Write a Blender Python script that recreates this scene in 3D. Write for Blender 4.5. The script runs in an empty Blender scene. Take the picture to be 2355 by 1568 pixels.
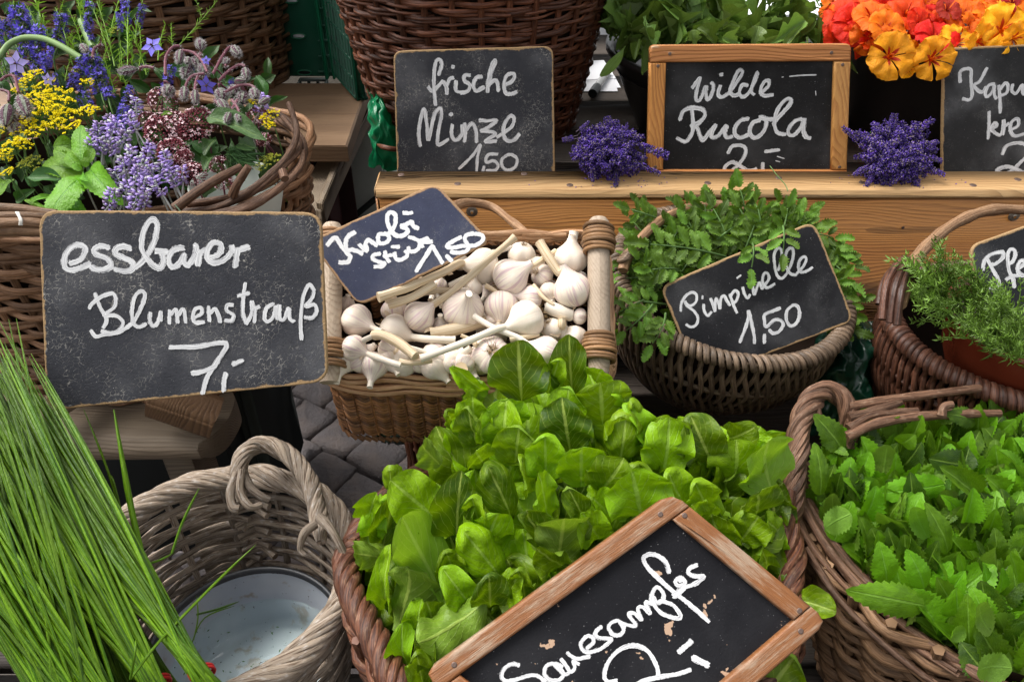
import bpy, math, random
import numpy as np
from mathutils import Vector, Matrix, noise as mnoise
R = math.radians
random.seed(7)
rnd = random.random
def ru(a, b): return random.uniform(a, b)
scene = bpy.context.scene
COL = scene.collection
# ------------------------------------------------------------------ camera
PITCH = 38.0; CAMZ = 1.45; FPX = 1848.0; CU = 1177.0; CV = 784.0; WPX = 2354.0
cd = bpy.data.cameras.new('camera'); cam = bpy.data.objects.new('camera', cd); COL.objects.link(cam)
cam.location = (0, 0, CAMZ); cam.rotation_euler = (R(90 - PITCH), 0, 0)
cd.sensor_width = 36; cd.lens = 36 * FPX / WPX; cd.clip_start = 0.05; cd.clip_end = 500
cd.dof.use_dof = False
scene.camera = cam
# ------------------------------------------------------------------ light
SUN_EL, SUN_AZ = 60, 292      # azimuth measured like a compass, 180 = behind the camera
world = bpy.data.worlds.new("World"); scene.world = world; world.use_nodes = True
nt = world.node_tree; nt.nodes.clear()
sky = nt.nodes.new('ShaderNodeTexSky'); sky.sky_type = 'NISHITA'; sky.sun_disc = False
sky.sun_elevation = R(SUN_EL); sky.sun_rotation = R(SUN_AZ); sky.air_density = 1.0; sky.dust_density = 4.0; sky.ozone_density = 1.0
hs = nt.nodes.new('ShaderNodeHueSaturation'); hs.inputs['Saturation'].default_value = 0.12
bg = nt.nodes.new('ShaderNodeBackground'); bg.inputs['Strength'].default_value = 0.15
wo = nt.nodes.new('ShaderNodeOutputWorld')
nt.links.new(sky.outputs[0], hs.inputs['Color']); nt.links.new(hs.outputs[0], bg.inputs[0]); nt.links.new(bg.outputs[0], wo.inputs[0])
sl = bpy.data.lights.new('sun', 'SUN'); sun = bpy.data.objects.new('sun', sl); COL.objects.link(sun)
sl.energy = 2.3; sl.angle = R(35); sl.color = (1.0, 0.965, 0.91)
az = R(SUN_AZ); el = R(SUN_EL)
sd = Vector((math.sin(az) * math.cos(el), math.cos(az) * math.cos(el), math.sin(el)))
sun.rotation_euler = sd.to_track_quat('Z', 'Y').to_euler()
scene.view_settings.view_transform = 'Standard'; scene.view_settings.look = 'None'
scene.view_settings.exposure = 0.76; scene.view_settings.gamma = 1; scene.view_settings.use_curve_mapping = False
# ------------------------------------------------------------------ photo geometry: pixel -> place
CF = Vector((0, math.cos(R(PITCH)), -math.sin(R(PITCH)))); CUP = Vector((0, math.sin(R(PITCH)), math.cos(R(PITCH)))); CO = Vector((0, 0, CAMZ))
def ray(u, v): return CF + Vector((1, 0, 0)) * ((u - CU) / FPX) + CUP * (-(v - CV) / FPX)
def P(u, v, D): return CO + ray(u, v) * D
def PZ(u, v, z): r = ray(u, v); return CO + r * ((z - CAMZ) / r.z)
def PY(u, v, y): r = ray(u, v); return CO + r * (y / r.y)
def PPL(u, v, o, n): r = ray(u, v); return CO + r * ((o - CO).dot(n) / r.dot(n))
# ------------------------------------------------------------------ mesh helpers
class MB:
    def __init__(s): s.V = []; s.F = []; s.U = []; s.M = []; s.n = 0; s.E = None
    def add(s, verts, faces, uvs=None, mi=0):
        s.V.append(np.asarray(verts, float).reshape(-1, 3)); k = s.n
        nv = len(s.V[-1]); s.n += nv
        s.U.append(np.zeros((nv, 2)) if uvs is None else np.asarray(uvs, float).reshape(-1, 2))
        s.F.extend([[i + k for i in f] for f in faces]); s.M.extend([mi] * len(faces))
    def mesh(s, name, mats, smooth=True, edge=None):
        m = bpy.data.meshes.new(name)
        V = np.concatenate(s.V); U = np.concatenate(s.U)
        m.from_pydata(V.tolist(), [], s.F)
        for a in (mats if isinstance(mats, (list, tuple)) else [mats]): m.materials.append(a)
        m.polygons.foreach_set('material_index', s.M)
        if smooth: m.polygons.foreach_set('use_smooth', [True] * len(s.F))
        uv = m.uv_layers.new(name='UVMap')
        li = np.empty(len(m.loops), dtype=np.int32); m.loops.foreach_get('vertex_index', li)
        uv.data.foreach_set('uv', U[li].astype(np.float32).ravel())
        if edge is not None:
            at = m.attributes.new('edge', 'FLOAT', 'POINT'); at.data.foreach_set('value', np.asarray(edge, dtype=np.float32))
        m.update(); return m
WM = {}
def link(name, data, parent=None, M=None):
    o = bpy.data.objects.new(name, data); COL.objects.link(o)
    M = M if M is not None else Matrix.Identity(4)
    WM[o.name] = M
    if parent is not None:
        o.parent = parent; o.matrix_local = WM[parent.name].inverted() @ M
    else: o.matrix_local = M
    return o
def tag(o, label=None, cat=None, group=None, kind=None):
    if label: o['label'] = label
    if cat: o['category'] = cat
    if group: o['group'] = group
    if kind: o['kind'] = kind
    return o
def thing(name, label, cat, loc=(0, 0, 0), group=None, kind=None, M=None):
    if M is None: M = Matrix.Translation(Vector(loc))
    return tag(link(name, None, None, M), label, cat, group, kind)
def grid_faces(nu, nv, off=0):
    return [[off + i * nv + j, off + (i + 1) * nv + j, off + (i + 1) * nv + j + 1, off + i * nv + j + 1] for i in range(nu - 1) for j in range(nv - 1)]
def smooth_path(pts, n=8, closed=False):
    p = [np.array(tuple(q), float) for q in pts]; out = []
    N = len(p)
    if N < 3 and not closed:
        return [p[0] + (p[-1] - p[0]) * t for t in np.linspace(0, 1, n + 1)]
    rng = range(N if closed else N - 1)
    for i in rng:
        if closed: a, b, c, d = p[(i - 1) % N], p[i], p[(i + 1) % N], p[(i + 2) % N]
        else: a, b, c, d = p[max(i - 1, 0)], p[i], p[i + 1], p[min(i + 2, N - 1)]
        for k in range(n):
            t = k / n
            out.append(0.5 * ((2 * b) + (-a + c) * t + (2 * a - 5 * b + 4 * c - d) * t * t + (-a + 3 * b - 3 * c + d) * t ** 3))
    if not closed: out.append(p[-1])
    return out
def frames(pts):
    P_ = np.asarray([tuple(p) for p in pts], float); n = len(P_)
    T = np.gradient(P_, axis=0); T /= (np.linalg.norm(T, axis=1)[:, None] + 1e-12)
    N = np.zeros_like(P_)
    a = np.array([0, 0, 1.0]) if abs(T[0][2]) < .9 else np.array([1.0, 0, 0])
    v = a - T[0] * a.dot(T[0]); N[0] = v / np.linalg.norm(v)
    for i in range(1, n):
        v = N[i - 1] - T[i] * N[i - 1].dot(T[i]); N[i] = v / (np.linalg.norm(v) + 1e-12)
    return P_, T, N, np.cross(T, N)
def tube(mb, pts, r, sides=6, mi=0, cap=True, flat=1.0, wob=0.0):
    P_, T, N, B = frames(pts); n = len(P_)
    rr = np.full(n, r, float) if np.isscalar(r) else np.asarray(r, float)
    if wob: rr = rr * (1 + wob * np.array([mnoise.noise(Vector(p) * 45) for p in P_]))
    th = np.linspace(0, 2 * math.pi, sides + 1)
    c, s = np.cos(th), np.sin(th)
    V = P_[:, None, :] + rr[:, None, None] * (c[None, :, None] * N[:, None, :] + flat * s[None, :, None] * B[:, None, :])
    L = np.concatenate([[0], np.cumsum(np.linalg.norm(np.diff(P_, axis=0), axis=1))]) + ru(0, 9)
    o2 = ru(0, 5)
    per = 2 * math.pi * float(rr.mean())
    U = np.stack([np.repeat(L[:, None], sides + 1, 1), np.repeat((th / (2 * math.pi) * per)[None, :] + o2, n, 0)], -1)
    F = grid_faces(n, sides + 1)
    mb.add(V.reshape(-1, 3), F, U.reshape(-1, 2), mi)
    if cap:
        for i in (0, n - 1):
            ring = V[i, :-1]; cen = ring.mean(0)
            fs = [[k, (k + 1) % sides, sides] if i else [(k + 1) % sides, k, sides] for k in range(sides)]
            mb.add(np.vstack([ring, cen]), fs, np.full((sides + 1, 2), U[i, 0, 0]), mi)
def twist(mb, pts, Rr, r, n, pitch, sides=6, mi=0, taper=0, phase=0, jit=.12, step=None):
    pts = list(pts); P_, T, N, B = frames(pts)
    L = np.concatenate([[0], np.cumsum(np.linalg.norm(np.diff(P_, axis=0), axis=1))]); tot = L[-1]
    m = max(8, int(tot / (step or (pitch / 9))))
    q = np.linspace(0, tot, m)
    I = lambda A: np.stack([np.interp(q, L, A[:, k]) for k in range(3)], 1)
    Pq, Nq, Bq = I(P_), I(N), I(B)
    out = []
    for k in range(n):
        a = 2 * math.pi * (q / pitch + k / n) + phase
        rj = Rr * (1 + jit * np.sin(q * ru(15, 40) + ru(0, 6)))
        if taper: rj = rj * np.clip(np.minimum(q, tot - q) / taper + .25, 0, 1)
        path = Pq + rj[:, None] * (np.cos(a)[:, None] * Nq + np.sin(a)[:, None] * Bq)
        if mb is None:
            b = MB(); tube(b, path, r * ru(.85, 1.12), sides, mi, wob=.15); out.append(b)
        else: tube(mb, path, r * ru(.85, 1.12), sides, mi, wob=.15)
    return out
def box(mb, c, s, rot=None, bev=0.002, mi=0):
    c = Vector(c); h = [x / 2 for x in s]; Rm = rot if rot is not None else Matrix.Identity(3)
    b = min(bev, min(h) * .6)
    vs = []; idx = {}
    for sx in (-1, 1):
        for sy in (-1, 1):
            for sz in (-1, 1):
                for ax in range(3):
                    p = [sx * (h[0] - b), sy * (h[1] - b), sz * (h[2] - b)]
                    p[ax] = (sx, sy, sz)[ax] * h[ax]
                    idx[(sx, sy, sz, ax)] = len(vs); vs.append(tuple(c + Rm @ Vector(p)))
    F = []
    def q(*k): F.append([idx[a] for a in k])
    for s_ in (-1, 1):
        f = lambda l: l if s_ > 0 else l[::-1]
        q(*f([(s_, -1, -1, 0), (s_, 1, -1, 0), (s_, 1, 1, 0), (s_, -1, 1, 0)]))
        q(*f([(1, s_, -1, 1), (-1, s_, -1, 1), (-1, s_, 1, 1), (1, s_, 1, 1)]))
        q(*f([(-1, -1, s_, 2), (1, -1, s_, 2), (1, 1, s_, 2), (-1, 1, s_, 2)]))
    for a in (-1, 1):
        for d in (-1, 1):
            q((-1, a, d, 1), (1, a, d, 1), (1, a, d, 2), (-1, a, d, 2))
            q((a, -1, d, 0), (a, 1, d, 0), (a, 1, d, 2), (a, -1, d, 2))
            q((a, d, -1, 0), (a, d, 1, 0), (a, d, 1, 1), (a, d, -1, 1))
            for e in (-1, 1): q((a, d, e, 0), (a, d, e, 1), (a, d, e, 2))
    mb.add(vs, F, [(v[0], v[2]) for v in vs], mi)
def beam_box(mb, a, b, w, t, up=Vector((0, 0, 1)), bev=.002, mi=0):
    a = Vector(a); b = Vector(b); x = (b - a).normalized(); z = (up - x * up.dot(x)).normalized(); y = z.cross(x)
    Rm = Matrix((x, y, z)).transposed()
    box(mb, (a + b) / 2, ((b - a).length, w, t), Rm, bev, mi)
def rough_box(mb, c, s, nseg=(24, 8, 4), amp=.004, sc=12, endround=0, mi=0):
    # subdivided box, skin displaced by noise
    c = Vector(c)
    for ax in range(3):
        for sg in (-1, 1):
            a1, a2 = [(1, 2), (2, 0), (0, 1)][ax]
            n1, n2 = nseg[a1] + 1, nseg[a2] + 1
            V = []
            for i in range(n1):
                for j in range(n2):
                    p = [0, 0, 0]; p[ax] = sg * s[ax] / 2
                    p[a1] = (i / (n1 - 1) - .5) * s[a1]; p[a2] = (j / (n2 - 1) - .5) * s[a2]
                    if endround and p[0] > 0:
                        k = abs(p[1]) / (s[1] / 2); p[0] -= endround * k ** 2.5 * (p[0] / (s[0] / 2)) ** 6
                    e = 1 - .25 * (abs(p[1]) / (s[1] / 2)) ** 8 * (abs(p[2]) / (s[2] / 2)) ** 8
                    v = Vector((p[0], p[1] * (1 if e == 1 else e ** .5), p[2] * e)) + c
                    d = mnoise.noise_vector(Vector((v.x * sc * .35, v.y * sc, v.z * sc))) * amp
                    V.append(v + d)
            F = grid_faces(n1, n2)
            if sg < 0: F = [f[::-1] for f in F]
            mb.add(V, F, [(v[0], v[2]) for v in V], mi)
def lathe(mb, prof, n=24, M=None, mi=0, lobes=None):
    # prof: list (r, z)
    th = np.linspace(0, 2 * math.pi, n + 1); V = []; U = []
    for k, (r, z) in enumerate(prof):
        for t in th:
            rr = r * (lobes(t, k / (len(prof) - 1)) if lobes else 1)
            V.append((rr * math.cos(t), rr * math.sin(t), z)); U.append((t / (2 * math.pi), k / (len(prof) - 1)))
    V = np.array(V)
    if M is not None:
        A = np.array(M); V = V @ A[:3, :3].T + A[:3, 3]
    F = [f[::-1] for f in grid_faces(len(prof), n + 1)]
    mb.add(V, F, U, mi)
def mframe(o, x, y, z):
    m = Matrix((x, y, z)).transposed().to_4x4(); m.translation = o; return m
# ------------------------------------------------------------------ materials
def newmat(name):
    m = bpy.data.materials.new(name); m.use_nodes = True; t = m.node_tree; t.nodes.clear()
    return m, t
class G:
    def __init__(s, t): s.t = t
    def n(s, ty, **kw):
        x = s.t.nodes.new('ShaderNode' + ty)
        for k, v in kw.items(): setattr(x, k, v)
        return x
    def l(s, a, b): s.t.links.new(a, b)
    def math(s, op, a, b=None, c=None, clamp=False):
        x = s.n('Math', operation=op); x.use_clamp = clamp
        for i, v in enumerate((a, b, c)):
            if v is None: continue
            if isinstance(v, (int, float)): x.inputs[i].default_value = v
            else: s.l(v, x.inputs[i])
        return x.outputs[0]
    def mix(s, f, a, b, mode='MIX'):
        x = s.n('Mix', data_type='RGBA', blend_type=mode)
        for sk, v in ((x.inputs[0], f), (x.inputs[6], a), (x.inputs[7], b)):
            if isinstance(v, (int, float)): sk.default_value = v
            elif isinstance(v, tuple): sk.default_value = (*v[:3], 1)
            else: s.l(v, sk)
        return x.outputs[2]
    def noise(s, vec, scale, detail=3, rough=.55, dist=0):
        x = s.n('TexNoise'); x.inputs['Scale'].default_value = scale; x.inputs['Detail'].default_value = detail
        x.inputs['Roughness'].default_value = rough; x.inputs['Distortion'].default_value = dist
        if vec is not None: s.l(vec, x.inputs['Vector'])
        return x.outputs['Fac']
    def ramp(s, f, lo, hi):
        x = s.n('MapRange'); x.inputs[1].default_value = lo; x.inputs[2].default_value = hi
        x.interpolation_type = 'SMOOTHSTEP'; s.l(f, x.inputs[0]); return x.outputs[0]
    def mapping(s, vec, sc):
        x = s.n('Mapping'); x.inputs['Scale'].default_value = sc; s.l(vec, x.inputs[0]); return x.outputs[0]
    def uv(s): return s.n('UVMap').outputs[0]
    def obj(s): return s.n('TexCoord').outputs['Object']
    def geo(s): return s.n('NewGeometry')
    def rnd(s): return s.n('ObjectInfo').outputs['Random']
    def bsdf(s, col, rough=.6, spec=.4, bump=None, bd=.001, bs=.6, metal=0, trans=0, alpha=None, sss=0):
        b = s.n('BsdfPrincipled')
        for k, v in (('Base Color', col), ('Roughness', rough), ('Specular IOR Level', spec), ('Metallic', metal), ('Transmission Weight', trans)):
            if isinstance(v, tuple): b.inputs[k].default_value = (*v[:3], 1)
            elif isinstance(v, (int, float)): b.inputs[k].default_value = v
            else: s.l(v, b.inputs[k])
        if sss:
            b.inputs['Subsurface Weight'].default_value = sss; b.inputs['Subsurface Radius'].default_value = (.004, .0025, .0015)
        if bump is not None:
            x = s.n('Bump'); x.inputs['Strength'].default_value = bs; x.inputs['Distance'].default_value = bd
            s.l(bump, x.inputs['Height']); s.l(x.outputs[0], b.inputs['Normal'])
        return b
    def out(s, sh):
        o = s.n('OutputMaterial'); s.l(sh, o.inputs[0])
def rod_mat(name, c1, c2, c3, rough=.5, spec=.45, along=25, contrast=(.35, .65), speck=.3):
    m, t = newmat(name); g = G(t); uv = g.uv()
    a = g.noise(g.mapping(uv, (along, 500, 1)), 1, 4)
    b = g.noise(g.mapping(uv, (90, 200, 1)), 1, 3)
    r = g.rnd()
    c = g.mix(g.ramp(a, *contrast), c1, c2)
    c = g.mix(g.math('MULTIPLY', g.ramp(b, .52, .75), speck), c, c3)
    hs_ = g.n('HueSaturation'); g.l(c, hs_.inputs['Color'])
    g.l(g.math('MULTIPLY_ADD', r, .8, .6), hs_.inputs['Value'])
    bl = g.math('ADD', g.noise(g.mapping(uv, (60, 900, 1)), 1, 3), g.noise(g.mapping(uv, (160, 260, 1)), 1, 3))
    b_ = g.bsdf(hs_.outputs[0], g.math('MULTIPLY_ADD', b, .3, rough - .10), spec * .75, bl, .0010, .85)
    g.out(b_.outputs[0]); return m
def wood_mat(name, c1, c2, c3, axis='X', sc=1.0, rough=.55, spec=.35, ring=60, knot=0, worn=None, coord='obj'):
    m, t = newmat(name); g = G(t); v = g.obj() if coord == 'obj' else g.uv()
    S = {'X': (.06, 1, 1), 'Y': (1, .06, 1), 'Z': (1, 1, .06)}[axis]
    v = g.mapping(v, tuple(x * sc for x in S))
    warp = g.noise(v, 6, 2)
    w = g.noise(v, ring, 3, .5, .6)
    w2 = g.noise(v, ring * 5, 2)
    sp = g.n('SeparateXYZ'); g.l(g.obj() if coord == 'obj' else g.uv(), sp.inputs[0])
    ks = {'X': (1, 2), 'Y': (0, 2), 'Z': (0, 1)}[axis]
    lin = g.math('MULTIPLY', g.math('ADD', sp.outputs[ks[0]], sp.outputs[ks[1]]), ring * 2.6)
    broad = g.noise(g.mapping(g.obj(), {'X': (1.2, 5, 5), 'Y': (5, 1.2, 5), 'Z': (5, 5, 1.2)}[axis]), 1, 3)
    lin = g.math('ADD', lin, g.math('MULTIPLY', broad, 26))
    f = g.math('FRACT', g.math('ADD', lin, g.math('ADD', g.math('MULTIPLY', warp, 6), g.math('MULTIPLY', w, .8))))
    ringl = g.math('MULTIPLY', g.ramp(f, .25, .85), g.ramp(f, 1.0, .9))
    ringl = g.math('MULTIPLY', ringl, g.ramp(g.noise(v, 22, 2), .3, .62))
    c = g.mix(g.ramp(warp, .35, .65), c1, c2)
    c = g.mix(g.math('MULTIPLY', ringl, .55), c, c3)
    c = g.mix(g.math('MULTIPLY', g.ramp(w2, .55, .75), .35), c, c3)
    if knot:
        vo = g.n('TexVoronoi'); vo.inputs['Scale'].default_value = knot
        g.l(g.mapping(g.obj(), {'X': (.55, 1, 1), 'Y': (1, .55, 1), 'Z': (1, 1, .55)}[axis]), vo.inputs['Vector'])
        kf = g.ramp(vo.outputs['Distance'], .10, .035)
        c = g.mix(g.math('MULTIPLY', kf, .8), c, (c3[0] * .5, c3[1] * .4, c3[2] * .4))
    if worn:
        wf = g.noise(g.mapping(g.obj(), {'X': (3, 14, 14), 'Y': (14, 3, 14), 'Z': (14, 14, 3)}[axis]), worn[1], 6, .7)
        c = g.mix(g.ramp(wf, worn[2], worn[2] + .06), c, worn[0])
    hs_ = g.n('HueSaturation'); g.l(c, hs_.inputs['Color']); g.l(g.math('MULTIPLY_ADD', g.rnd(), .3, .85), hs_.inputs['Value'])
    b = g.bsdf(hs_.outputs[0], rough, spec, g.math('ADD', w2, g.math('MULTIPLY', ringl, -.8)), .0008, .7)
    g.out(b.outputs[0]); return m
def leaf_mat(name, ca, cb, cback, vein=(.2, .32, .08), nv=9, veinw=.35, rough=.42, transl=.3, slope=1.2, spec=.4, crinkle=1.0, hue=.02, holes=0):
    m, t = newmat(name); g = G(t); uv = g.uv(); sx = g.n('SeparateXYZ'); g.l(uv, sx.inputs[0])
    x = g.math('ABSOLUTE', g.math('SUBTRACT', sx.outputs[0], .5)); y = sx.outputs[1]
    nz = g.noise(g.mapping(uv, (6, 6, 1)), 1, 3)
    mid = g.ramp(x, .045, .018)
    ph = g.math('FRACT', g.math('ADD', g.math('MULTIPLY', g.math('SUBTRACT', y, g.math('MULTIPLY', x, slope)), nv), g.math('MULTIPLY', nz, .7)))
    side = g.ramp(g.math('ABSOLUTE', g.math('SUBTRACT', ph, .5)), .07, .01)
    vn = g.math('MAXIMUM', mid, g.math('MULTIPLY', side, .6))
    r = g.rnd(); oi = g.n('ObjectInfo')
    var = g.noise(g.mapping(g.obj(), (4, 4, 4)), 1, 2)
    f = g.ramp(g.math('ADD', g.math('MULTIPLY', r, .75), g.math('MULTIPLY', var, .5)), .15, .95)
    c = g.mix(f, ca, cb)
    c = g.mix(oi.outputs['Alpha'] if False else 0.0, c, c)
    geo = g.geo()
    c = g.mix(geo.outputs['Backfacing'], c, g.mix(.5, cback, c))
    c = g.mix(g.math('MULTIPLY', vn, veinw), c, vein)
    hs_ = g.n('HueSaturation'); g.l(c, hs_.inputs['Color'])
    g.l(g.math('MULTIPLY_ADD', r, hue * 2, .5 - hue), hs_.inputs['Hue'])
    g.l(g.math('MULTIPLY_ADD', nz, .5, .75), hs_.inputs['Value'])
    cr = g.noise(g.mapping(uv, (9, 14, 1)), 1, 3)
    h = g.math('ADD', g.math('MULTIPLY', vn, -.8), g.math('MULTIPLY', cr, crinkle))
    b = g.bsdf(hs_.outputs[0], rough, spec, h, .0012, .6)
    tr = g.n('BsdfTranslucent'); g.l(g.mix(.5, hs_.outputs[0], (min(1, cb[0] * 1.8), min(1, cb[1] * 1.8), cb[2]), 'MIX'), tr.inputs[0])
    ms = g.n('MixShader'); ms.inputs[0].default_value = transl; g.l(b.outputs[0], ms.inputs[1]); g.l(tr.outputs[0], ms.inputs[2])
    if holes:
        vo = g.n('TexVoronoi'); vo.inputs['Scale'].default_value = 3.2; va = g.n('VectorMath', operation='ADD'); g.l(uv, va.inputs[0])
        cb_ = g.n('CombineXYZ'); g.l(g.math('MULTIPLY', r, 37), cb_.inputs[0]); g.l(g.math('MULTIPLY', r, 91), cb_.inputs[1]); g.l(cb_.outputs[0], va.inputs[1]); g.l(va.outputs[0], vo.inputs['Vector'])
        sc_ = g.n('SeparateColor'); g.l(vo.outputs['Color'], sc_.inputs[0])
        h_ = g.math('MULTIPLY', g.math('LESS_THAN', g.math('ADD', vo.outputs['Distance'], g.math('MULTIPLY', nz, .06)), .105), g.math('LESS_THAN', sc_.outputs[0], holes))
        tp = g.n('BsdfTransparent'); m2 = g.n('MixShader'); g.l(h_, m2.inputs[0]); g.l(ms.outputs[0], m2.inputs[1]); g.l(tp.outputs[0], m2.inputs[2]); ms = m2
    g.out(ms.outputs[0]); return m
def plain(name, col, rough=.5, spec=.4, metal=0, nsc=0, namp=.3, transl=0, vary=0, bump=0, sss=0):
    m, t = newmat(name); g = G(t)
    c = col
    n = None
    if nsc:
        n = g.noise(g.obj(), nsc, 4); c = g.mix(n, tuple(x * (1 - namp) for x in col), tuple(min(1, x * (1 + namp)) for x in col))
    if vary:
        hs_ = g.n('HueSaturation')
        if isinstance(c, tuple): hs_.inputs['Color'].default_value = (*c, 1)
        else: g.l(c, hs_.inputs['Color'])
        g.l(g.math('MULTIPLY_ADD', g.rnd(), vary, 1 - vary / 2), hs_.inputs['Value']); c = hs_.outputs[0]
    b = g.bsdf(c, rough, spec, n if bump else None, bump or .001, .6, metal, sss=sss)
    sh = b.outputs[0]
    if transl:
        tr = g.n('BsdfTranslucent')
        if isinstance(c, tuple): tr.inputs[0].default_value = (*c, 1)
        else: g.l(c, tr.inputs[0])
        ms = g.n('MixShader'); ms.inputs[0].default_value = transl; g.l(sh, ms.inputs[1]); g.l(tr.outputs[0], ms.inputs[2]); sh = ms.outputs[0]
    g.out(sh); return m
def board_mat(name, base, crack=.5, csc=260, edgec=(.34, .22, .11), wear=.5, dust=.2, paint=None):
    m, t = newmat(name); g = G(t); ob = g.uv()
    n1 = g.noise(ob, 9, 4); n2 = g.noise(ob, 55, 4, .6); n3 = g.noise(ob, 500, 2)
    c = g.mix(n2, tuple(x * .75 for x in base), tuple(x * 1.3 for x in base))
    c = g.mix(g.math('MULTIPLY', g.ramp(n1, .45, .75), dust), c, (.22, .22, .23))
    vo = g.n('TexVoronoi', feature='DISTANCE_TO_EDGE'); vo.inputs['Scale'].default_value = csc; vo.inputs['Randomness'].default_value = 1
    dn = g.n('TexNoise'); dn.inputs['Scale'].default_value = 60; g.l(ob, dn.inputs['Vector'])
    va = g.n('VectorMath', operation='MULTIPLY_ADD'); g.l(dn.outputs['Color'], va.inputs[0]); va.inputs[1].default_value = (.012, .012, 0); g.l(ob, va.inputs[2])
    g.l(va.outputs[0], vo.inputs['Vector'])
    ln = g.ramp(vo.outputs['Distance'], .06, .01)
    msk = g.math('MULTIPLY', g.ramp(g.noise(ob, 16, 6, .68), .47 - .03 * crack, .66), g.ramp(g.noise(ob, 190, 2), .42, .56))
    cf = g.math('MULTIPLY', g.math('MULTIPLY', ln, msk), min(1, crack))
    c = g.mix(g.math('MULTIPLY', cf, .8), c, (.42, .40, .36))
    sp = g.math('MULTIPLY', g.ramp(n3, .70, .76), .5)
    c = g.mix(sp, c, (.6, .6, .6))
    if paint:  # flaked patches
        pf = g.ramp(g.noise(ob, 38, 4, .5), paint[1], paint[1] + .012)
        c = g.mix(pf, c, paint[0])
    at = g.n('Attribute', attribute_name='edge')
    ef = g.ramp(g.math('ADD', at.outputs['Fac'], g.math('MULTIPLY', g.math('SUBTRACT', g.noise(ob, 45, 4, .7), .5), wear * 1.6)), .66, .78)
    c = g.mix(ef, c, g.mix(g.noise(ob, 300, 3), tuple(x * .6 for x in edgec), tuple(x * 1.35 for x in edgec)))
    b = g.bsdf(c, .66, .2, g.math('ADD', g.math('MULTIPLY', ln, -.6 * crack), g.noise(ob, 350, 4)), .0005, .8)
    g.out(b.outputs[0]); return m
def chalk_mat(name, white=.8, grey=.3, thin=.5):
    m, t = newmat(name); g = G(t); uv = g.uv(); sx = g.n('SeparateXYZ'); g.l(uv, sx.inputs[0])
    q = g.math('FRACT', sx.outputs[1]); e = g.math('ABSOLUTE', g.math('SUBTRACT', g.math('MULTIPLY', q, 2), 1))
    s = g.noise(g.mapping(uv, (45, 9, 1)), 1, 4, .65); s2 = g.noise(g.mapping(uv, (420, 14, 1)), 1, 3, .7); s3 = g.noise(g.obj(), 900, 2)
    a = g.math('ADD', g.math('MULTIPLY', s, .75), g.math('MULTIPLY', s2, .45)); a = g.math('ADD', a, g.math('MULTIPLY', s3, .25))
    a = g.math('SUBTRACT', a, g.math('MULTIPLY', g.math('POWER', e, 4), .34))
    al = g.ramp(a, thin - .05, thin + .08)
    c = g.mix(g.ramp(s, .35, .65), (grey, grey, grey * 1.04), (white, white, white))
    b = g.bsdf(c, .75, .2, a, .0002, .5); tr = g.n('BsdfTransparent'); ms = g.n('MixShader')
    g.l(g.math('MULTIPLY', al, .97), ms.inputs[0]); g.l(tr.outputs[0], ms.inputs[1]); g.l(b.outputs[0], ms.inputs[2]); g.out(ms.outputs[0]); return m
# ------------------------------------------------------------------ palette
M_cobble = None
def make_cobble():
    m, t = newmat('cobble_granite'); g = G(t); o = g.obj()
    n = g.noise(g.mapping(g.n('TexCoord').outputs['Object'], (1, 1, 1)), 90, 5, .7); n2 = g.noise(o, 14, 3)
    c = g.mix(n, (.08, .07, .072), (.27, .24, .24)); c = g.mix(g.ramp(n2, .4, .7), c, (.22, .18, .165))
    h = g.n('HueSaturation'); g.l(c, h.inputs['Color']); g.l(g.math('MULTIPLY_ADD', g.rnd(), .5, .75), h.inputs['Value'])
    b = g.bsdf(h.outputs[0], .75, .35, g.math('ADD', n, g.math('MULTIPLY', n2, 2)), .007, 1.0); g.out(b.outputs[0]); return m
M_cobble = make_cobble()
M_dirt = plain('joint_earth', (.035, .03, .024), .95, .1, nsc=60, namp=.6, bump=.004)
M_moss = plain('moss', (.03, .06, .012), .9, .1, nsc=80, namp=.5, vary=.3)
W_pine = wood_mat('pine_board', (.50, .27, .105), (.60, .36, .16), (.25, .10, .03), 'X', 1, .42, .45, 70, knot=0)
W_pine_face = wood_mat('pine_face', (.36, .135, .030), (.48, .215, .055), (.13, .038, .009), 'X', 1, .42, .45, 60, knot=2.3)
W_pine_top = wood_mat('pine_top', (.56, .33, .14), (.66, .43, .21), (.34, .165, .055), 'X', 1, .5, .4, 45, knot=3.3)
W_grey = wood_mat('grey_plank', (.10, .08, .065), (.16, .13, .105), (.045, .033, .025), 'X', 1, .6, .35, 70)
W_bench = wood_mat('bench_wood', (.21, .125, .07), (.30, .19, .11), (.10, .05, .025), 'X', 1, .55, .4, 55, knot=3)
W_brace = wood_mat('brace_wood', (.20, .15, .10), (.28, .20, .12), (.09, .06, .04), 'Z', 1, .55, .35, 60)
W_old = wood_mat('weathered_bench', (.15, .115, .08), (.24, .18, .125), (.05, .032, .02), 'X', 1, .6, .3, 60)
W_log = wood_mat('split_log', (.13, .07, .035), (.18, .10, .05), (.06, .032, .017), 'Z', 1, .65, .3, 60)
W_slat = wood_mat('dark_slat', (.06, .05, .043), (.11, .09, .075), (.03, .022, .018), 'X', 1, .6, .35, 60)
W_frameR = wood_mat('honey_frame', (.52, .22, .05), (.60, .30, .09), (.28, .09, .02), 'Z', 1, .5, .4, 60, coord='obj', worn=((.52, .36, .20), 1, .60))
W_frameRx = wood_mat('honey_frame_x', (.42, .17, .05), (.52, .25, .09), (.24, .08, .02), 'X', 1, .5, .4, 60, worn=((.50, .33, .19), 1, .60))
W_frameS = wood_mat('worn_red_frame', (.32, .10, .028), (.40, .145, .045), (.16, .045, .014), 'X', 1, .5, .4, 80, coord='uv', worn=None)
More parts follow.
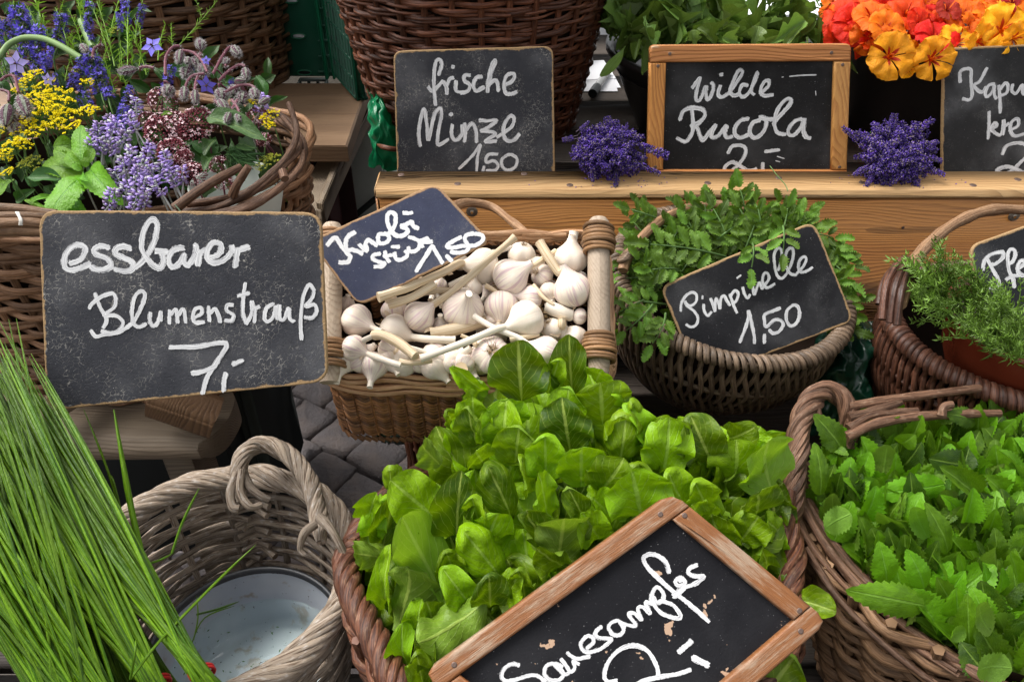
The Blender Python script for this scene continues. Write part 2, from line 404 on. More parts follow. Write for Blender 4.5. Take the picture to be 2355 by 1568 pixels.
def worn_frame():
    m, t = newmat('worn_paint_frame'); g = G(t); uv = g.uv()
    st = g.noise(g.mapping(uv, (22, 190, 1)), 1, 6, .75); big = g.noise(g.mapping(uv, (16, 40, 1)), 1, 4)
    fine = g.noise(g.mapping(uv, (60, 900, 1)), 1, 3)
    c = g.mix(fine, (.13, .045, .018), (.30, .12, .035))
    w = g.mix(fine, (.24, .165, .11), (.46, .35, .25))
    f = g.ramp(g.math('ADD', g.math('MULTIPLY', st, .7), g.math('MULTIPLY', big, .4)), .50, .68)
    c = g.mix(g.math('MULTIPLY', f, .85), c, w)
    b = g.bsdf(c, .5, .4, g.math('ADD', st, fine), .0008, .8); g.out(b.outputs[0]); return m
W_frameS = worn_frame()
W_dowel = wood_mat('grey_dowel', (.36, .28, .205), (.46, .37, .28), (.20, .14, .09), 'Y', 1, .6, .3, 70)
K_red = rod_mat('wicker_red_brown', (.045, .014, .007), (.15, .05, .022), (.26, .13, .07), .42, .5)
K_red2 = rod_mat('wicker_mahogany', (.035, .014, .009), (.115, .045, .025), (.26, .15, .10), .38, .5)
K_brown = rod_mat('wicker_brown', (.10, .052, .025), (.24, .135, .07), (.34, .22, .13), .5, .45)
K_hazel2 = rod_mat('wicker_dark_hazel', (.07, .032, .015), (.19, .10, .05), (.36, .24, .15), .45, .5)
K_hazel = rod_mat('wicker_hazel', (.13, .06, .028), (.27, .145, .075), (.42, .29, .19), .5, .45)
K_honey = rod_mat('wicker_honey', (.10, .040, .014), (.27, .12, .045), (.42, .25, .12), .42, .5)
K_honeyrim = rod_mat('wicker_honey_rim', (.34, .17, .08), (.48, .29, .16), (.60, .42, .27), .42, .5)
K_greybr = rod_mat('wicker_grey_brown', (.075, .048, .030), (.19, .13, .085), (.33, .25, .18), .42, .5)
K_silver = rod_mat('wicker_silver', (.10, .066, .043), (.27, .215, .165), (.47, .44, .41), .6, .3, along=32, contrast=(.36, .50), speck=.7)
K_rope = rod_mat('wicker_rope_red', (.045, .015, .009), (.15, .056, .028), (.36, .21, .12), .45, .5, along=45, speck=.5)
K_bark = rod_mat('bark_rods', (.055, .026, .015), (.16, .085, .05), (.38, .27, .19), .55, .4)
K_branch = rod_mat('bare_branch', (.17, .09, .045), (.30, .18, .10), (.42, .30, .20), .5, .4, along=14)
K_cord = rod_mat('cane_binding', (.17, .085, .035), (.27, .15, .07), (.36, .22, .12), .45, .45)
L_sorrel = leaf_mat('sorrel_leaf', (.020, .07, .001), (.245, .40, .004), (.19, .33, .05), vein=(.42, .56, .12), nv=6, transl=.28, rough=.40, spec=.28, veinw=.5, crinkle=1.6, holes=.10)
L_herb = leaf_mat('herb_leaf', (.012, .052, .002), (.15, .32, .004), (.19, .31, .05), vein=(.22, .40, .06), veinw=.5, nv=8, transl=.25, slope=1.6, rough=.45, crinkle=1.2)
L_burnet = leaf_mat('burnet_leaf', (.030, .080, .004), (.14, .255, .018), (.20, .29, .09), vein=(.2, .34, .14), nv=10, transl=.2, slope=2.2, rough=.5)
L_rucola = leaf_mat('rucola_leaf', (.05, .10, .010), (.17, .27, .05), (.19, .27, .09), vein=(.25, .38, .15), nv=6, transl=.22, rough=.42, veinw=.25)
L_mint = leaf_mat('mint_leaf', (.09, .25, .008), (.17, .38, .016), (.16, .34, .08), vein=(.05, .18, .02), nv=10, transl=.25, rough=.4, veinw=.45, crinkle=3)
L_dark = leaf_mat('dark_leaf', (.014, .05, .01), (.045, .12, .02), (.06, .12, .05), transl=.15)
L_tarr = plain('tarragon_green', (.22, .40, .035), .45, .4, vary=.5, transl=.25)
L_sav = plain('savory_green', (.13, .235, .028), .45, .4, vary=.6, transl=.2)
L_chive = rod_mat('chive_green', (.026, .080, .001), (.110, .215, .004), (.20, .33, .015), .38, .4, along=6, speck=.15)
C_stem = plain('green_stem', (.10, .19, .05), .5, .4, vary=.4)
C_scape = plain('scape_green', (.17, .27, .09), .45, .4)
C_purpstem = plain('purple_stem', (.16, .055, .075), .5, .4, vary=.4)
C_hair = plain('plant_hairs', (.62, .60, .60), .6, .3, transl=.4)
C_bud = plain('hairy_bud', (.20, .22, .17), .7, .2, nsc=400, namp=.7)
C_budd = plain('bud_stripe', (.09, .04, .06), .7, .2)
C_hyss = plain('hyssop_blue', (.14, .105, .56), .5, .3, vary=.5, transl=.25)
C_calyx = plain('hyssop_calyx', (.07, .085, .045), .6, .3, vary=.6)
C_borage = plain('borage_blue', (.16, .13, .62), .5, .3, vary=.5, transl=.25)
C_boragel = plain('borage_lilac', (.42, .36, .78), .5, .3, transl=.25)
C_dill = plain('dill_yellow', (.95, .80, .005), .5, .2, vary=.1, transl=.2)
C_dillg = plain('dill_green_yellow', (.45, .48, .05), .5, .3, vary=.2, transl=.2)
C_lavl = plain('lavender_lilac', (.50, .37, .80), .5, .3, vary=.4, transl=.2)
C_lavg = plain('lavender_grey_green', (.50, .52, .50), .6, .3, vary=.4)
C_lavp = plain('lavender_bracts_mauve', (.30, .22, .36), .6, .3, vary=.4)
C_ored = plain('oregano_bract', (.15, .022, .035), .5, .3, nsc=200, namp=.6, vary=.5)
C_opink = plain('oregano_petal', (.78, .56, .60), .5, .3, transl=.2)
C_lav = plain('lavender_violet', (.048, .024, .17), .6, .3, nsc=350, namp=.5, vary=.6)
C_lav2 = plain('lavender_bright', (.13, .06, .42), .55, .3, vary=.5)
C_lavd = plain('lavender_dry_calyx', (.20, .155, .20), .7, .2, vary=.5)
def petal_mat(name, ca, cb, throat, spread=.0):
    m, t = newmat(name); g = G(t); uv = g.uv(); sx = g.n('SeparateXYZ'); g.l(uv, sx.inputs[0])
    x = sx.outputs[0]; y = sx.outputs[1]
    n = g.noise(g.mapping(uv, (30, 3, 1)), 1, 3)
    c = g.mix(g.noise(g.mapping(uv, (3, 3, 1)), 1, 2), ca, cb)
    streak = g.ramp(g.math('ADD', y, g.math('ADD', g.math('MULTIPLY', g.math('ABSOLUTE', g.math('SUBTRACT', x, .5)), .9), g.math('MULTIPLY', n, .35))), .56 + spread, .50 + spread)
    c = g.mix(streak, c, throat)
    h = g.n('HueSaturation'); g.l(c, h.inputs['Color']); g.l(g.math('MULTIPLY_ADD', g.rnd(), .25, .85), h.inputs['Value']); g.l(g.math('MULTIPLY_ADD', g.rnd(), .015, .4925), h.inputs['Hue'])
    b = g.bsdf(h.outputs[0], .5, .3, g.math('ADD', n, g.noise(g.mapping(uv, (8, 8, 1)), 1, 3)), .002, .7)
    tr = g.n('BsdfTranslucent'); g.l(h.outputs[0], tr.inputs[0]); ms = g.n('MixShader'); ms.inputs[0].default_value = .3
    g.l(b.outputs[0], ms.inputs[1]); g.l(tr.outputs[0], ms.inputs[2]); g.out(ms.outputs[0]); return m
N_yel = petal_mat('nasturtium_yellow', (.90, .33, .004), (.93, .43, .01), (.50, .03, .005))
N_ora = petal_mat('nasturtium_orange', (.85, .10, .003), (.90, .24, .004), (.5, .02, .005), -.05)
N_red = petal_mat('nasturtium_red', (.72, .022, .001), (.85, .065, .001), (.25, .004, .002), -.2)
N_dk = petal_mat('nasturtium_dark', (.30, .012, .01), (.45, .02, .01), (.12, .005, .003), -.2)
def garlic_mat():
    m, t = newmat('garlic_skin'); g = G(t); uv = g.uv(); sx = g.n('SeparateXYZ'); g.l(uv, sx.inputs[0])
    st = g.noise(g.mapping(uv, (34, 1.2, 1)), 1, 3, .6); st2 = g.noise(g.mapping(uv, (90, 2.5, 1)), 1, 3)
    r = g.rnd()
    base = g.mix(g.noise(g.obj(), 45, 3), (.66, .54, .42), (.80, .74, .65))
    pr = g.math('MULTIPLY', g.ramp(st, .47, .62), g.ramp(r, .12, .9))
    c = g.mix(g.math('MULTIPLY', pr, .6), base, (.42, .22, .32))
    bl = g.noise(g.obj(), 28, 3); c = g.mix(g.math('MULTIPLY', g.ramp(bl, .55, .75), .45), c, (.55, .42, .30))
    c = g.mix(g.math('MULTIPLY', g.ramp(st2, .58, .7), .25), c, (.62, .50, .38))
    c = g.mix(g.math('MULTIPLY', g.ramp(sx.outputs[1], .10, 0), .8), c, (.35, .24, .13))
    b = g.bsdf(c, .42, .4, st2, .0008, .6, sss=.12); g.out(b.outputs[0]); return m
GA_skin = garlic_mat()
def gstem_mat(name, a, b2):
    m, t = newmat(name); g = G(t); uv = g.uv(); st = g.noise(g.mapping(uv, (10, 700, 1)), 1, 4)
    c = g.mix(g.ramp(st, .3, .7), a, b2); h = g.n('HueSaturation'); g.l(c, h.inputs['Color']); g.l(g.math('MULTIPLY_ADD', g.rnd(), .3, .85), h.inputs['Value'])
    b = g.bsdf(h.outputs[0], .5, .35, st, .0008, .7); g.out(b.outputs[0]); return m
GA_stem = gstem_mat('garlic_stem', (.52, .36, .19), (.76, .65, .48))
GA_pale = gstem_mat('garlic_stem_pale', (.66, .56, .44), (.82, .76, .66))
GA_root = plain('garlic_root', (.26, .165, .075), .7, .2, vary=.3)
GA_purple = plain('garlic_clove_purple', (.42, .12, .28), .4, .4, nsc=60, namp=.6)
def enamel():
    m, t = newmat('chipped_enamel'); g = G(t); o = g.obj()
    n = g.noise(o, 240, 3); n2 = g.noise(o, 9, 3)
    c = g.mix(g.ramp(n2, .3, .7), (.38, .43, .51), (.52, .56, .62))
    c = g.mix(g.ramp(g.noise(o, 130, 4), .675, .71), c, (.05, .05, .06))
    c = g.mix(g.math('MULTIPLY', g.ramp(g.noise(o, 30, 4), .58, .68), .6), c, (.26, .19, .10))
    b = g.bsdf(c, .28, .5, n, .0004, .3); g.out(b.outputs[0]); return m
M_enamel = enamel()
M_black = plain('black_enamel_rim', (.03, .032, .037), .4, .5, nsc=80, namp=.5)
M_blackpot = plain('black_plastic_pot', (.018, .015, .014), .35, .5, nsc=30, namp=.3)
M_brownpot = plain('glazed_brown_pot', (.15, .028, .012), .22, .6, nsc=25, namp=.35)
M_green = plain('green_plastic', (.006, .075, .038), .4, .45, nsc=20, namp=.2)
M_greenb = plain('green_plastic_bright', (.01, .15, .07), .4, .45)
M_bag = plain('green_plastic_bag', (.008, .22, .085), .28, .5, transl=.35)
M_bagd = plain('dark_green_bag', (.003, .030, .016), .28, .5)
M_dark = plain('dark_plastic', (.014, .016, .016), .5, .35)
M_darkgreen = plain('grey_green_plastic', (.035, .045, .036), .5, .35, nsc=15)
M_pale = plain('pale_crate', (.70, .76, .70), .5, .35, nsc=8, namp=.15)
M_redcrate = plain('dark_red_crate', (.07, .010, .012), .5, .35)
M_paper = plain('paper', (.75, .75, .77), .7, .2)
M_white = plain('white_cloth', (.80, .81, .83), .7, .2, nsc=6, namp=.06)
M_metal = plain('rusty_washer', (.30, .26, .21), .45, .5, metal=.7, nsc=150, namp=.5)
M_nail = plain('nail', (.16, .11, .09), .5, .5, metal=.6)
M_clear = plain('pen_barrel', (.30, .30, .29), .2, .6)
M_band = plain('red_rubber_band', (.55, .03, .03), .45, .4)
M_string = plain('string', (.62, .60, .55), .8, .2)
M_wire = plain('green_wire', (.05, .09, .05), .5, .4)
M_stone = plain('pale_stone_slab', (.42, .41, .39), .8, .2, nsc=8, namp=.2)
def water_mat():
    m, t = newmat('water'); g = G(t)
    b = g.bsdf((.82, .93, .88), .02, .5, g.noise(g.obj(), 25, 2), .001, .15, trans=1.0); b.inputs['IOR'].default_value = 1.33; g.out(b.outputs[0]); return m
M_water = water_mat()
B_ess = board_mat('board_essbarer', (.032, .033, .040), crack=1.2, csc=230, wear=.55, dust=.3)
B_min = board_mat('board_minze', (.028, .029, .035), crack=1.0, csc=260, wear=.6, dust=.35)
B_ruc = board_mat('board_rucola', (.010, .0095, .010), crack=.05, wear=0, dust=.15)
B_kap = board_mat('board_kapu', (.022, .022, .023), crack=.35, csc=420, wear=.4, dust=.4)
B_kno = board_mat('board_knobi', (.040, .046, .082), crack=.45, csc=480, wear=.35, dust=.2, edgec=(.36, .22, .12))
B_pim = board_mat('board_pimpinelle', (.011, .011, .013), crack=.12, wear=.4, dust=.2)
B_pfe = board_mat('board_pfeffer', (.014, .015, .018), crack=.25, wear=.4, dust=.25)
B_sau = board_mat('board_sauerampfer', (.005, .005, .007), crack=0, wear=.0, dust=.05, paint=((.42, .28, .19), .655))
X_a = chalk_mat('chalk_paint', .78, .44, .555); X_b = chalk_mat('chalk_paint_bright', .86, .68, .47)
# ================================================================== SETTING
def plane_obj(name, x0, x1, y0, y1, z, mat, kind='structure', label=None):
    b = MB(); b.add([(x0, y0, z), (x1, y0, z), (x1, y1, z), (x0, y1, z)], [[0, 1, 2, 3]], [(x0, y0), (x1, y0), (x1, y1), (x0, y1)])
    return tag(link(name, b.mesh(name, mat)), label, None, None, kind)
ground = plane_obj('ground', -60, 60, -60, 60, -.035, M_dirt)
pav = thing('cobblestone_pavement', 'dark grey granite cobbles laid in rows on the market square', 'pavement', (0, 0, 0), kind='structure')
cob = []
for k in range(9):
    b = MB(); xs_ = [-1, -.95, -.86, -.5, 0, .5, .86, .95, 1]; n = 9; V = []
    ph = ru(0, 50); cs = [(ru(-.07, .07), ru(-.07, .07)) for _ in range(4)]
    for i in range(n):
        for j in range(n):
            x = xs_[i]; y = xs_[j]
            e = max(abs(x), abs(y)); z = -.035 if e == 1 else (-.009 if e > .9 else (-.0015 if e > .8 else 0))
            z = z * 1.1 + .008 * mnoise.noise(Vector((x * 2, y * 2, ph))) + .003 * mnoise.noise(Vector((x * 6, y * 6, ph)))
            q = 1 - .10 * (x ** 6 * y ** 6)
            w = [(1 - x) * (1 - y), (1 + x) * (1 - y), (1 - x) * (1 + y), (1 + x) * (1 + y)]
            dx = sum(w[c] * cs[c][0] for c in range(4)) / 4; dy = sum(w[c] * cs[c][1] for c in range(4)) / 4
            V.append(((x * q + dx + .05 * mnoise.noise(Vector((x, y * 3, ph + 9)))) * .0605, (y * q + dy + .05 * mnoise.noise(Vector((x * 3, y, ph + 5)))) * .0605, z))
    b.add(V, grid_faces(n, n), [(v[0], v[1]) for v in V]); cob.append(b.mesh('cobblestone', M_cobble))
ca, sa = math.cos(R(-33)), math.sin(R(-33)); S = .122; cnt = 0
for i in range(-16, 17):
    for j in range(-2, 30):
        gx = i * S * .98 + (.5 * S if j % 2 else 0) + .010 * math.sin(j); gy = j * S * .88
        x = gx * ca - gy * sa + ru(-.006, .006) - .1; y = gx * sa + gy * ca + ru(-.005, .005) + .35
        vx = CU + FPX * x / ((y * CF.y) + (-CAMZ) * CF.z)
        if not (-1.25 < x < .95 and .45 < y < 2.6): continue
        cnt += 1
        if cnt > 298: continue
        M = Matrix.Translation((x, y, ru(-.004, .003))) @ Matrix.Rotation(R(-33) + ru(-.08, .08) + random.choice((0, math.pi)), 4, 'Z') @ Matrix.Rotation(ru(-.04, .04), 4, 'X') @ Matrix.Diagonal((ru(.98, 1.05), ru(.90, .96), 1, 1))
        link('cobblestone', random.choice(cob), pav, M)
# moss in the joints
b = MB()
for k in range(5000):
    x = ru(-.75, .1); y = ru(.9, 2.1); n_ = mnoise.noise(Vector((x * 5, y * 5, 3)))
    if n_ < -.05: continue
    p = Vector((x, y, -.030)); a = ru(0, 6.28); d = Vector((math.cos(a), math.sin(a), 1.2)) * ru(.004, .012); s = Vector((-d.y, d.x, 0)) * .4
    b.add([p - s, p + s, p + d], [[0, 1, 2]])
tag(link('moss', b.mesh('moss', M_moss, False)), 'green moss growing in the joints between the cobbles', 'moss', None, 'stuff')
# pale paving and far stall table at the back
tb = thing('market_table', 'table under a white cloth far behind the nasturtiums', 'table', (1.6, 2.9, 0))
b = MB(); b.add([(-.3, 2.42, .76), (5, 2.42, .76), (5, 4.2, .76), (-.3, 4.2, .76)], [[0, 1, 2, 3]])
n = 90; V = []
for i in range(n):
    for j in range(2):
        x = -.3 + 5.3 * i / (n - 1); V.append((x, 2.42 - (j * .02 + .015 * j * math.sin(x * 31)), .76 - .5 * j))
b.add(V, grid_faces(n, 2)); link('tablecloth', b.mesh('tablecloth', M_white), tb)
for x in (.0, 2.2, 4.6):
    b = MB(); box(b, (x, 2.6, .37), (.05, .05, .75)); link('leg', b.mesh('leg', W_grey), tb)
for k, (x, y, w, m_) in enumerate([(1.02, 2.62, .12, M_paper), (1.30, 2.75, .1, M_pale), (1.9, 2.6, .3, M_stone)]):
    b = MB(); box(b, (x, y, .80), (w, .14, .08), bev=.008)
    tag(link('storage_box', b.mesh('storage_box', m_)), ['small white box on the far white tablecloth', 'pale green box on the far white tablecloth', 'wide grey stone coloured box at the far right of the white tablecloth'][k], 'box')
# display table behind the pine lip
tbl = thing('display_table', 'grey weathered plank table behind the pine rail holding pots and signs', 'table', (.6, 1.6, 0))
for k in range(6):
    b = MB(); y = 1.295 + k * .148; box(b, (.80, y, .785), (2.0, .143, .03), bev=.003); link('plank', b.mesh('plank', W_grey), tbl)
for x in (-.1, 1.7):
    for y in (1.3, 2.0):
        b = MB(); box(b, (x, y, .385), (.05, .05, .77)); link('leg', b.mesh('leg', W_grey), tbl)
b = MB(); box(b, (.80, 1.95, .70), (1.9, .03, .1)); link('apron', b.mesh('apron', W_grey), tbl)
rail = thing('pine_rail', 'varnished pine beam and capping board running along the table front', 'rail', (.5, 1.17, .6))
lx = PY(858, 440, 1.15).x
b = MB(); box(b, ((lx + 2.2) / 2, 1.19, .705), (2.2 - lx, .07, .272), bev=.007); link('beam', b.mesh('beam', W_pine_face), rail)
b = MB(); box(b, ((lx + 2.2) / 2 + .002, 1.176, .851), (2.2 - lx, .064, .017), bev=.003); link('capping_board', b.mesh('capping_board', W_pine_top), rail)
def disc(name, p, n, r, h, mat, parent, hole=0):
    z = Vector(n).normalized(); x = z.orthogonal().normalized(); y = z.cross(x); b = MB()
    pr = [(r * .02 if not hole else r * hole, h * .6), (r * .5, h), (r * .9, h * .8), (r, h * .3), (r, -h)]
    if hole: pr = [(r * hole * .6, h * 1.9), (r * hole, h * 1.7), (r * hole, h)] + pr[1:]
    lathe(b, pr, 14, mframe(Vector(p), x, y, z)); return link(name, b.mesh(name, mat), parent)
for (u, v) in [(922, 402), (1052, 423), (1205, 400), (1176, 0), (1310, 426), (1627, 421), (1790, 409), (1982, 420), (2237, 426), (2340, 413)]:
    if v: 
        q = PZ(u, v, .8597); disc('nail_head', q, (0, 0, 1), .0055, .0006, M_nail, rail)
for (u, v) in [(1085, 487), (2331, 497)]:
    q = PY(u, v, 1.1545); disc('washer', q, (0, -1, .0), .0095, .002, M_metal, rail, .35)
q = PY(2076, 524, 1.1545); disc('nail_head', q, (0, -1, 0), .0025, .0005, M_nail, rail)
# lower shelf under the middle baskets
sh = thing('lower_shelf', 'dark plank shelf beneath the burnet and savory baskets', 'shelf', (.9, 1.0, 0))
for k in range(3):
    b = MB(); box(b, (1.05, .86 + k * .115, .515), (1.75, .11, .025)); link('plank', b.mesh('plank', W_slat), sh)
for x in (.2, 1.85):
    b = MB(); box(b, (x, .98, .25), (.05, .28, .5)); link('leg', b.mesh('leg', W_slat), sh)
b = MB(); box(b, (1.05, 1.13, .3), (1.7, .02, .55)); link('dark_backing', b.mesh('dark_backing', M_dark), sh)  # added black panel keeps the shadowed space under the tables dark
# slatted bench for the front baskets
sb = thing('slatted_bench', 'low dark slatted bench under the front row of baskets', 'bench', (0, .45, 0))
for k in range(5):
    b = MB(); box(b, (.05, .27 + k * .098, .375), (2.1, .082, .022), bev=.004); link('slat', b.mesh('slat', W_slat), sb)
for x in (-.8, .85):
    b = MB(); box(b, (x, .46, .18), (.05, .42, .36)); link('leg', b.mesh('leg', W_slat), sb)
# bench plank upper left
be = thing('bench', 'pale brown plank bench between the green crates and the flower basket', 'bench', (-.6, 1.7, 0))
ex = PZ(845, 193, .75).x; y0, y1 = 1.56, 1.93
b = MB(); x1 = -.315
V8 = [(-1.6, y0, .75), (PZ(798, 335, .75).x, PZ(798, 335, .75).y, .75), (PZ(847, 192, .75).x, PZ(847, 192, .75).y, .75), (-1.6, PZ(847, 192, .75).y, .75)]
def slab(b, top, t, bev=.004):
    c = sum((Vector(p) for p in top), Vector()) / len(top); n_ = len(top)
    ins = [Vector(p) + (c - Vector(p)).normalized() * bev for p in top]
    V = [Vector(p) for p in ins] + [Vector(p) - Vector((0, 0, bev)) for p in top] + [Vector(p) - Vector((0, 0, t)) for p in top]
    F = [list(range(n_))] + [[i, (i + n_), (i + 1) % n_ + n_, (i + 1) % n_] for i in range(n_)] + [[i + n_, i + 2 * n_, (i + 1) % n_ + 2 * n_, (i + 1) % n_ + n_] for i in range(n_)] + [list(range(3 * n_ - 1, 2 * n_ - 1, -1))]
    b.add(V, F, [(v.x, v.y) for v in V])
slab(b, V8, .036); link('seat', b.mesh('seat', W_bench, False), be)
b = MB(); beam_box(b, P(838, 235, 2.02), P(708, 500, 1.62), .060, .035, Vector((0, -.5, .85))); link('brace', b.mesh('brace', W_brace), be)
b = MB(); beam_box(b, P(856, 205, 2.03), P(738, 492, 1.62), .014, .05, Vector((0, -.5, .85))); link('brace_batten', b.mesh('brace_batten', W_brace), be)
b = MB(); box(b, (-1.3, 1.75, .36), (.05, .3, .70)); link('leg', b.mesh('leg', W_brace), be)
# crates
def crate_openwork(name, label, mat, a, b_, z0, z1, nx, nz, t=.004, parent=None, depth=.3):
    r_ = thing(name, label, 'crate', ((a[0] + b_[0]) / 2, (a[1] + b_[1]) / 2, z0))
    A = Vector((a[0], a[1], 0)); B = Vector((b_[0], b_[1], 0)); d = (B - A).normalized(); L = (B - A).length; nrm = Vector((d.y, -d.x, 0))
    for off in (0, depth):
        m_ = MB()
        for i in range(nx + 1):
            p = A + d * (L * i / nx) - nrm * off; box(m_, p + Vector((0, 0, (z0 + z1) / 2)), (t, t * 2, z1 - z0), Matrix((d, -nrm, Vector((0, 0, 1)))).transposed(), .0005)
        for i in range(nz + 1):
            z = z0 + (z1 - z0) * i / nz; p = (A + B) / 2 - nrm * off; box(m_, p + Vector((0, 0, z)), (L, t * 2.4, t), Matrix((d, -nrm, Vector((0, 0, 1)))).transposed(), .0005)
        link('side_grid', m_.mesh('side_grid', mat), r_)
    for q in (A, B):
        m_ = MB(); box(m_, q - nrm * depth / 2 + Vector((0, 0, (z0 + z1) / 2)), (.004, depth, z1 - z0), Matrix((d, -nrm, Vector((0, 0, 1)))).transposed(), .0005); link('side_panel', m_.mesh('side_panel', mat), r_)
    for z in (z0, z1):
        m_ = MB(); box(m_, (A + B) / 2 + Vector((0, 0, z)), (L + .012, .014, .014), Matrix((d, -nrm, Vector((0, 0, 1)))).transposed(), .002); link('rim', m_.mesh('rim', mat), r_)
    return r_, d, nrm
gc = thing('green_crate', 'dark green plastic crate with oblong slots standing behind the bench', 'crate', (-.55, 2.1, .75))
pa = PY(630, 190, 1.97); pb = PY(762, 190, 1.97)
zt = 1.30
b = MB(); box(b, ((pa.x + pb.x) / 2, 1.975, 1.02), (pb.x - pa.x + .02, .008, .56), bev=.002); link('side_panel', b.mesh('side_panel', M_green), gc)
b = MB(); box(b, ((pa.x + pb.x) / 2, 2.28, 1.02), (pb.x - pa.x, .008, .56), bev=.002); link('side_panel', b.mesh('side_panel', M_green), gc)
for (u, v, lit) in [(686, 84, 1), (669, 2, 1), (700, 168, 0), (655, 212, 0), (645, 128, 0)]:
    q = PY(u, v, 1.968); b = MB(); pts = [Vector((q.x + .017 * math.cos(a) * (1.0), q.y, q.z + .006 * math.sin(a))) for a in np.linspace(0, 2 * math.pi, 17)]
    tube(b, pts, .0016, 5, cap=False); box(b, (q.x, q.y + .003, q.z), (.026, .002, .008), mi=1); link('slot_patch', b.mesh('slot_patch', [M_greenb, M_paper if lit else M_dark]), gc)  # solid inserts: pale for light coming through, dark for the shaded recess
for u, w in ((735, .008), (752, .006)):
    q = PY(u + 8, 100, 1.965); b = MB(); box(b, (q.x, 1.958, 1.02), (w, .02, .56), bev=.002); link('corner_rib', b.mesh('corner_rib', M_greenb), gc)
for v in (20, 60, 95, 130, 165):
    q = PY(748, v, 1.962); b = MB(); box(b, (q.x, 1.964, q.z), (.035, .012, .004), bev=.001); link('cross_rib', b.mesh('cross_rib', M_green), gc)
g2, d2, n2 = crate_openwork('green_crate', 'green plastic crate with open lattice side turned towards the tall basket', M_green, (PY(792, 190, 1.95).x, 1.95), (PY(834, 190, 1.80).x, 1.80), .755, 1.28, 7, 12, .0025, depth=-.02)
m_ = MB(); A_ = Vector((PY(768, 190, 1.965).x, 1.965, 1.02)); B_ = Vector((PY(806, 190, 1.86).x, 1.86, 1.02)); beam_box(m_, A_, B_, .006, .53); link('side_panel', m_.mesh('side_panel', M_greenb), g2)
nn = Vector((-(B_ - A_).y, (B_ - A_).x, 0)).normalized() * -.0045
if nn.y > 0: nn = -nn
for k in range(30):
    q = A_ + (B_ - A_) * (.3 + .28 * (k % 3)); q.z = .79 + .5 * (k // 3) / 9 + .01 * (k % 3)
    m_ = MB(); beam_box(m_, q + nn, q + nn + (B_ - A_).normalized() * .006, .002, .012); link('hole', m_.mesh('hole', M_paper if k > 14 and k % 4 else M_dark), g2)  # holes are solid patches, light and shade behind them put into the colour
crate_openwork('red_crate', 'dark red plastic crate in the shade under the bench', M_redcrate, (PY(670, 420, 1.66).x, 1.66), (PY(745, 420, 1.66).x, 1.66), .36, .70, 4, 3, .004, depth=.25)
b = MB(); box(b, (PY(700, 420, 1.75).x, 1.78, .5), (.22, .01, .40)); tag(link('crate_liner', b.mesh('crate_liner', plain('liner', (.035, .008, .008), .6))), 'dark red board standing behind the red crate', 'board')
pc = thing('pale_crate', 'pale grey green plastic crate standing behind the bench brace', 'crate', (-.45, 1.95, 0))
x0 = PY(742, 440, 1.93).x; x1_ = PY(885, 440, 1.93).x
b = MB(); box(b, ((x0 + x1_) / 2, 1.93, .36), (x1_ - x0, .01, .68)); link('side_panel', b.mesh('side_panel', M_pale), pc)
b = MB(); box(b, (x1_, 2.10, .36), (.01, .33, .68)); link('side_panel', b.mesh('side_panel', M_pale), pc)
b = MB(); box(b, (x0 + .008, 1.918, .36), (.02, .014, .68)); link('corner_rib', b.mesh('corner_rib', M_darkgreen), pc)
b = MB(); beam_box(b, PY(800, 510, 1.92), PY(870, 452, 1.92), .006, .016); link('brace_rib', b.mesh('brace_rib', M_darkgreen), pc)
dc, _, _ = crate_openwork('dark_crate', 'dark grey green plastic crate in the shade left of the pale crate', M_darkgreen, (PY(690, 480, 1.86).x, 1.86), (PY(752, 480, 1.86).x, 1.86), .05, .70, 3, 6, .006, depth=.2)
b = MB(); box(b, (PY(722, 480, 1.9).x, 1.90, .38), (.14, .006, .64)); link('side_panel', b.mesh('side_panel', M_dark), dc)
# lower left weathered bench
ob = thing('old_bench', 'weathered thick plank bench with a broken end under the big sign', 'bench', (-.75, .95, 0))
fr = PZ(300, 1012, .55); bk = PZ(300, 925, .55); xr = PZ(528, 960, .55).x
b = MB(); rough_box(b, ((xr - 1.3) / 2, (fr.y + bk.y) / 2 + .02, .528), (xr + 1.3, bk.y - fr.y + .06, .042), (70, 14, 4), .006, 14, .035); link('seat', b.mesh('seat', W_old), ob)
for x in (-1.1, xr - .10):
    b = MB(); box(b, (x, (fr.y + bk.y) / 2 + .03, .25), (.05, .08, .5)); link('leg', b.mesh('leg', W_old), ob)
b = MB(); rough_box(b, (0, 0, 0), (.10, .055, .06), (10, 8, 8), .004, 30)
lg = link('timber_offcut', b.mesh('timber_offcut', W_log), None, Matrix.Translation(P(425, 935, 1.235)) @ Matrix.Rotation(R(28), 4, 'Y') @ Matrix.Rotation(R(20), 4, 'X'))
tag(lg, 'rough dark timber offcut lying on the weathered bench under the big sign', 'timber')
b = MB(); rough_box(b, (0, 0, 0), (.20, .045, .03), (16, 6, 4), .002, 20)
lg = link('timber_offcut', b.mesh('timber_offcut', W_old), None, Matrix.Translation(P(130, 930, 1.24)) @ Matrix.Rotation(R(60), 4, 'Z'))
tag(lg, 'grey timber strip lying across the weathered bench beside the chives', 'timber')
db = thing('dark_void_box', 'black panels added for the dark void beneath the weathered bench', 'box', (-.75, 1.05, 0))  # added black panels stand in for the dark void under the seat
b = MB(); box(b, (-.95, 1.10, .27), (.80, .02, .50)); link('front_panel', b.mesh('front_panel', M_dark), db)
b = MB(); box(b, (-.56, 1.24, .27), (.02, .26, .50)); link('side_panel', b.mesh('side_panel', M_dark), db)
gp = thing('grey_panel_crate', 'grey green plastic crate standing on the cobbles behind the weathered bench', 'crate', (-.45, 1.2, 0))
xa = PY(455, 1000, 1.18).x; xb = PY(598, 1000, 1.18).x
